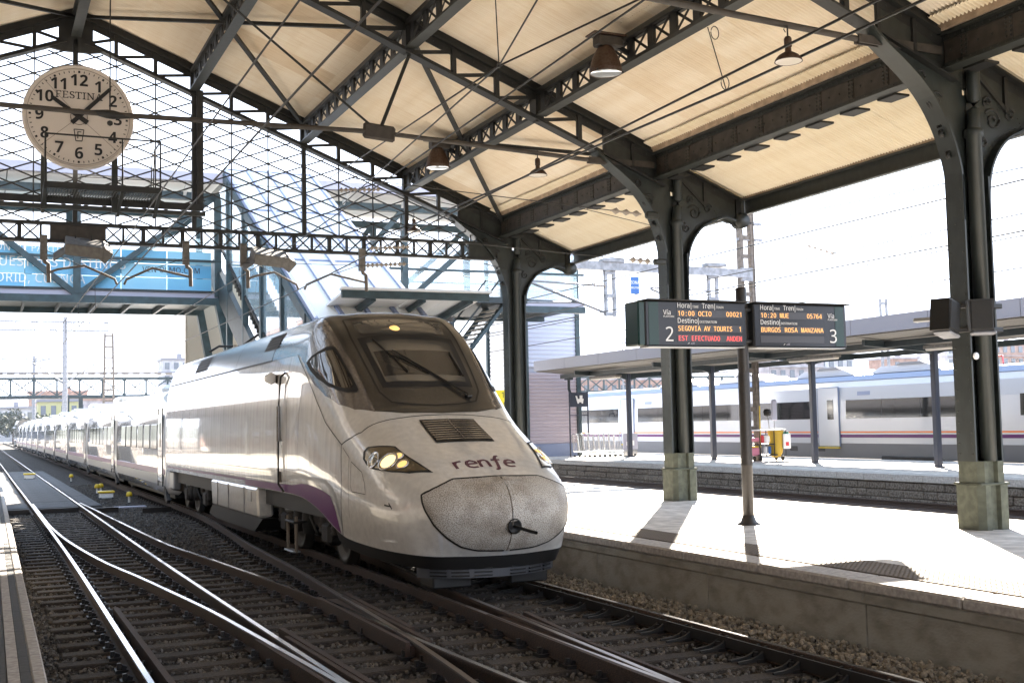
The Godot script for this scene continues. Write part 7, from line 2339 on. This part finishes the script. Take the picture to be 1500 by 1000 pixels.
	kid(g, "steady_arm", tube([Vector3(18.8, 6.35, 0.25), Vector3(15.6, 6.25, 0.3)], 0.035), M.galv)
	insulator(g, Vector3(20.2, 6.0, 0.25), Vector3(19.5, 6.22, 0.27), 6)
	insulator(g, Vector3(20.2, 6.95, 0.25), Vector3(19.4, 6.98, 0.27), 6)
	kid(g, "cantilever_tube", tube([Vector3(24.6, 5.95, 0.25), Vector3(22.0, 6.9, 0.3)], 0.04), M.galv)
	kid(g, "cantilever_tube", tube([Vector3(24.6, 6.9, 0.25), Vector3(22.0, 6.95, 0.3)], 0.035), M.galv)
	var bs := thing("blue_plate", "small blue plate hanging from the grey catenary beam", "sign", Vector3(21.35, 7.0, -36.4))
	box(bs, "plate", Vector3.ZERO, Vector3(0.34, 0.62, 0.02), M.blue)
	text(bs, "lettering", "ZONA", 0.11, Vector3(0, 0.05, 0.013), M.paint_white)
	text(bs, "lettering", "NEUTRA", 0.07, Vector3(0, -0.12, 0.013), M.paint_white)
	# wires over the tracks on the right
	var right := [[20.6, 5.35, "lowest wire over the empty track on the right"], [20.65, 6.05, "second wire over the empty track on the right"], [20.6, 6.52, "third wire over the empty track on the right"], [16.7, 5.4, "contact wire over the track beside the middle platform"], [16.7, 6.3, "messenger wire over the track beside the middle platform"]]
	for c in right:
		wire("thin %s" % c[2], [Vector3(c[0], c[1], -150), Vector3(c[0], c[1], -36.4), Vector3(c[0], c[1], 12)], 0.015, 0.04)
	wire("topmost feeder wire on the right, rising towards the viewer", [Vector3(26.4, 9.75, -42), Vector3(26.4, 9.29, -31.28), Vector3(26.4, 8.97, -23.6), Vector3(26.4, 8.6, -4)], 0.018)
	var dg := thing("span_cable", "diagonal stay with a dark insulator right of the rusty mast", "cable", Vector3.ZERO, "insulated cross-span cables")
	rod(dg, "cable", Vector3(26.5, 9.6, -36.7), Vector3(27.6, 8.45, -34.6), 0.008, M.wire)
	insulator(dg, Vector3(27.6, 8.45, -34.6), Vector3(28.25, 8.05, -33.8), 5)
	rod(dg, "cable", Vector3(28.25, 8.05, -33.8), Vector3(34.0, 4.9, -26.5), 0.006, M.wire)
	# masts with arms over the open tracks beyond the footbridge
	var mast := func(x: float, z2: float, top: float, label: String, f: float, c: float) -> void:
		var o := thing("open_line_mast", label, "mast", Vector3(x, -0.3, z2), "masts beyond the footbridge")
		kid(o, "pole", lathe([[0.30, 0], [0.22, top]], 12), M.galv)
		var y0 := top - 0.45 * f
		var y1 := top - 1.2 * f
		for y in [y0, y1]:
			box(o, "truss_chord", Vector3(c, y, 0), Vector3(9.0 * f, 0.16, 0.16), M.galv)
		for k in 7:
			var x0 := c - 4.45 * f + k * 1.48 * f
			box(o, "truss_post", Vector3(x0, (y0 + y1) / 2, 0), Vector3(0.12, y0 - y1, 0.1), M.galv)
			if k < 6:
				beam(o, "truss_diagonal", Vector3(x0, y1 if k % 2 else y0, 0), Vector3(x0 + 1.48 * f, y0 if k % 2 else y1, 0), 0.1, 0.1, M.galv)
		for s in [-1.0, 1.0]:
			kid(o, "cantilever", tube([Vector3(0, top - 4.3, 0), Vector3(s * 3.4, top - 4.9, 0)], 0.07), M.galv)
			kid(o, "cantilever", tube([Vector3(0, top - 7.2, 0), Vector3(s * 3.2, top - 5.0, 0)], 0.07), M.galv)
			insulator(o, Vector3(s * 0.3, top - 7.0, 0), Vector3(s * 1.0, top - 6.5, 0), 4)
	mast.call(8.35, -135.0, 14.9, "pale mast with a long lattice cross-arm beyond the coaches, under the footbridge", 1.25, -1.2)
	mast.call(8.4, -215.0, 15.5, "smaller pale mast with a cross-arm farther along the line", 1.1, -3.0)
	mast.call(-6.2, -175.0, 13.5, "pale mast at the left frame edge", 1.0, 1.0)
	var lm := thing("lattice_mast", "slim rusty lattice mast standing beyond the white coaches", "mast", Vector3(9.5, -0.3, -100.0))
	for x in [-0.35, 0.35]:
		beam(lm, "leg", Vector3(x * 1.3, 0, 0), Vector3(x * 0.85, 10.4, 0), 0.16, 0.16, M.mast_rust)
	for k in 12:
		box(lm, "batten", Vector3(0, 0.6 + k * 0.87, 0), Vector3(0.68, 0.12, 0.1), M.mast_rust)
	var lm2 := thing("lattice_mast", "pale lattice mast behind the far canopy, left of the near column", "mast", Vector3(53.9, -0.3, -60.0))
	for x in [-0.25, 0.25]:
		beam(lm2, "leg", Vector3(x, 0, 0), Vector3(x, 10.1, 0), 0.14, 0.14, M.galv)
	for k in 9:
		box(lm2, "batten", Vector3(0, 0.6 + k * 1.15, 0), Vector3(0.5, 0.16, 0.1), M.galv)
	var lm3 := thing("lattice_mast", "thin pale lattice mast between the lift tower and the middle column", "mast", Vector3(68.7, -0.3, -120.0))
	for x in [-0.25, 0.25]:
		beam(lm3, "leg", Vector3(x, 0, 0), Vector3(x, 12.2, 0), 0.12, 0.12, M.galv)
	for k in 10:
		box(lm3, "batten", Vector3(0, 0.8 + k * 1.2, 0), Vector3(0.5, 0.12, 0.1), M.galv)

# ---------------------------------------------------------------- things beside the track
func trackside_things() -> void:
	var head := func(at: Vector3, label: String) -> void:
		var o := thing("yellow_marker", label, "marker", at, "yellow heads beside the track")
		o.scale = Vector3.ONE * 0.78
		kid(o, "stem", lathe([[0.05, 0], [0.05, 0.30]], 10), M.paint_white)
		kid(o, "cap", lathe([[0, 0.50], [0.09, 0.48], [0.13, 0.38], [0.13, 0.30], [0, 0.28]], 14), M.yellow)
		bbox(o, "base", Vector3(0, 0.02, 0), Vector3(0.2, 0.05, 0.2), 0.01, M.slab)
	head.call(Vector3(4.05, -0.2, -60.5), "yellow round marker on a white stem, the farthest beside the train's track")
	head.call(Vector3(4.15, -0.2, -48.0), "taller yellow marker on the ballast between the tracks")
	head.call(Vector3(4.32, -0.2, -48.4), "yellow marker close beside the taller one")
	head.call(Vector3(4.55, -0.2, -41.0), "yellow marker nearest the train's wheels")
	for c in [[4.15, -44.5, 0.0, "flat yellow box lying on the ballast"], [2.25, -62.0, 0.0, "yellow-topped white box on the slabs of the near track"]]:
		var b := thing("yellow_box", c[3], "box", Vector3(c[0], -0.18 if c[0] > 3 else -0.01, c[1]))
		bbox(b, "lid", Vector3(0, 0.22, 0), Vector3(0.55, 0.07, 0.5), 0.02, M.yellow)
		bbox(b, "body", Vector3(0, 0.09, 0), Vector3(0.46, 0.19, 0.42), 0.02, M.paint_white)
		for x in [-0.2, 0.2]:
			bbox(b, "foot", Vector3(x, 0.0, 0), Vector3(0.06, 0.06, 0.5), 0.01, M.slab)
	var pc := thing("white_plank", "pale flat plank lying on the ballast near the yellow markers", "plank", Vector3(4.3, -0.17, -38.5))
	bbox(pc, "board", Vector3.ZERO, Vector3(0.95, 0.05, 0.3), 0.01, M.lilac)

# ---------------------------------------------------------------- far distance
func building(label: String, at: Vector3, w: float, h: float, d: float, m: Material, floors: int, cols: int, roof: Material) -> void:
	var o := thing("apartment_building", label, "building", at)
	box(o, "wall", Vector3(0, h / 2, 0), Vector3(w, h, d), m)
	box(o, "roof", Vector3(0, h + 0.3, 0), Vector3(w + 0.8, 0.6, d + 0.8), roof)
	for f in floors:
		for c in cols:
			var p := Vector3(-w / 2 + w * (c + 0.5) / cols, h * (f + 0.55) / floors, d / 2 + 0.05)
			kid(o, "window", bevelled(Vector3(snappedf(w / cols * 0.5, 0.1), snappedf(h / floors * 0.5, 0.1), 0.2), 0.02), M.pane_far, Transform3D(Basis(), p))
		if f > 0:
			box(o, "balcony_slab", Vector3(0, h * f / floors + 0.1, d / 2 + 0.4), Vector3(w * 0.96, 0.18, 0.8), roof)
	box(o, "chimney", Vector3(w * 0.2, h + 1.2, 0), Vector3(1.2, 1.6, 1.2), roof)

func leafy(called: String, label: String, at: Vector3, h: float, w: float, m: Material) -> void:
	var o := thing(called, label, "tree", at, "trees beyond the tracks")
	kid(o, "trunk", lathe([[0.28, 0], [0.18, h * 0.5], [0.06, h * 0.8]], 8), M.bark)
	var st := begin()
	for i in 900:
		var v := Vector3(rng.randfn(), rng.randfn(), rng.randfn())
		v = v.normalized() * pow(rng.randf(), 0.45)
		var p := Vector3(v.x * w, h * 0.62 + v.y * h * 0.38, v.z * w)
		p += Vector3(sin(p.y * 1.7 + at.x), 0, cos(p.x * 1.3)) * 0.35
		var a := Vector3(rng.randf() - 0.5, rng.randf() - 0.5, rng.randf() - 0.5) * 1.1
		var b := Vector3(rng.randf() - 0.5, rng.randf() - 0.5, rng.randf() - 0.5) * 1.1
		tri(st, p, p + a, p + b)
	kid(o, "crown", done(st), m)

func far_distance() -> void:
	# long roofed lattice footbridge far down the line
	var o := thing("lattice_bridge", "long roofed lattice footbridge crossing all tracks in the distance", "footbridge", Vector3(0, 0, -160))
	var xa := -40.0
	var xb := 112.0
	var L := xb - xa
	var c := (xa + xb) / 2
	for y in [6.75, 9.0]:
		box(o, "chord", Vector3(c, y, 0), Vector3(L, 0.32, 0.35), M.teal)
	box(o, "roof", Vector3(c, 9.75, -1.5), Vector3(L, 0.12, 5.0), M.grey_roof)
	box(o, "deck", Vector3(c, 6.6, -1.5), Vector3(L, 0.2, 3.4), M.teal_dark)
	for k in 56:
		var x := xa + k * 2.72
		box(o, "post", Vector3(x, 7.9, 0), Vector3(0.22, 2.2, 0.22), M.teal)
		beam(o, "brace", Vector3(x, 6.9, 0.1), Vector3(x + 2.72, 8.9, 0.1), 0.12, 0.14, M.teal)
		beam(o, "brace", Vector3(x, 8.9, -0.1), Vector3(x + 2.72, 6.9, -0.1), 0.12, 0.14, M.teal)
		box(o, "roof_rib", Vector3(x + 0.7, 9.55, 0.8), Vector3(0.5, 0.34, 0.2), M.white_panel)
		box(o, "roof_rib", Vector3(x + 2.06, 9.55, 0.8), Vector3(0.5, 0.34, 0.2), M.white_panel)
	for x in [-2.0, 11.0, 26.0, 44.0, 66.0, 90.0]:
		for e in [-0.8, 0.8]:
			box(o, "pier", Vector3(x + e, 3.2, 0), Vector3(0.5, 6.8, 0.5), M.teal_dark)
	building("pale apartment building with a blue glazed bay seen below the right board", Vector3(176, 0, -232), 16, 17.5, 12, M.facade_a, 5, 6, M.facade_b)
	building("lower bluish apartment building beside the pale one behind the board", Vector3(191, 0, -236), 11, 16.5, 12, M.facade_b, 5, 4, M.grey_roof)
	building("reddish small house on the skyline between canopy post and near column", Vector3(238, 0, -262), 9, 18, 10, M.facade_c, 4, 3, M.facade_a)
	building("bluish flats on the skyline left of the near column", Vector3(262, 0, -265), 13, 22.5, 12, M.facade_b, 6, 4, M.grey_roof)
	building("pink and white flats at the right frame edge", Vector3(325, 0, -305), 18, 26, 12, M.facade_c, 6, 5, M.facade_a)
	building("pale flats right of the near column", Vector3(297, 0, -300), 16, 24, 12, M.facade_b, 6, 5, M.grey_roof)
	building("long low red brick hall behind the regional train near the tower", Vector3(172, 0, -305), 42, 14.0, 12, M.facade_c, 2, 14, M.facade_a)
	building("pale block on the left skyline above the train's tail", Vector3(47, 0, -322), 7, 20.5, 9, M.facade_b, 6, 3, M.grey_roof)
	building("low hazy sheds at the far left end of the tracks", Vector3(4, 0, -335), 24, 8.5, 14, M.facade_b, 2, 9, M.grey_roof)
	building("long hazy warehouse under the distant lattice bridge", Vector3(48, 0, -380), 60, 11.5, 14, M.facade_a, 2, 16, M.facade_c)
	building("broad brown house low on the left skyline", Vector3(24, 0, -425), 18, 15.5, 12, M.facade_c, 3, 6, M.facade_c)
	building("yellow-walled store beneath the distant lattice bridge", Vector3(17, 0, -300), 9, 9.4, 8, M.ochre, 2, 4, M.grey_roof)
	var k := 0
	for p in [[-4, -250, 8.5], [3, -270, 7.0], [7, -285, 8.0], [12, -262, 6.5], [-10, -240, 9.0], [28, -290, 8.0], [36, -300, 8.5], [60, -280, 8], [95, -270, 9], [120, -285, 9.5], [150, -262, 10], [214, -262, 16], [280, -276, 17], [306, -280, 20]]:
		leafy("far_tree", ["dark hazy tree", "rounded hazy tree"][k % 2] + " beyond the tracks, number of metres tall %d, %s" % [int(p[2]), ["at the far left", "left of the tail", "behind the tail", "right of the tail", "at the left frame edge", "behind the coaches", "behind the coaches, farther right", "behind the cab", "behind the lift tower", "right of the lift tower", "behind the middle column", "behind the canopy post", "left of the near column", "right of the near column"][k]], Vector3(p[0], -0.3, p[1]), p[2], p[2] * 0.42, M.leaf if k % 2 else M.leaf_b)
		k += 1
	var h := begin()
	var nz := FastNoiseLite.new()
	nz.seed = 77
	nz.frequency = 0.004
	for i in 120:
		var x0 := -900.0 + i * 20.0
		var x1 := x0 + 20.0
		var y0 := 16.0 + 12.0 * nz.get_noise_1d(x0)
		var y1 := 16.0 + 12.0 * nz.get_noise_1d(x1)
		quad(h, Vector3(x0, -1, -900), Vector3(x0, y0, -1100), Vector3(x1, y1, -1100), Vector3(x1, -1, -900))
		quad(h, Vector3(x0, y0, -1100), Vector3(x0, y0 * 0.7, -1450), Vector3(x1, y1 * 0.7, -1450), Vector3(x1, y1, -1100))
	structure(kid(self, "hills", done(h), M.leaf_b))
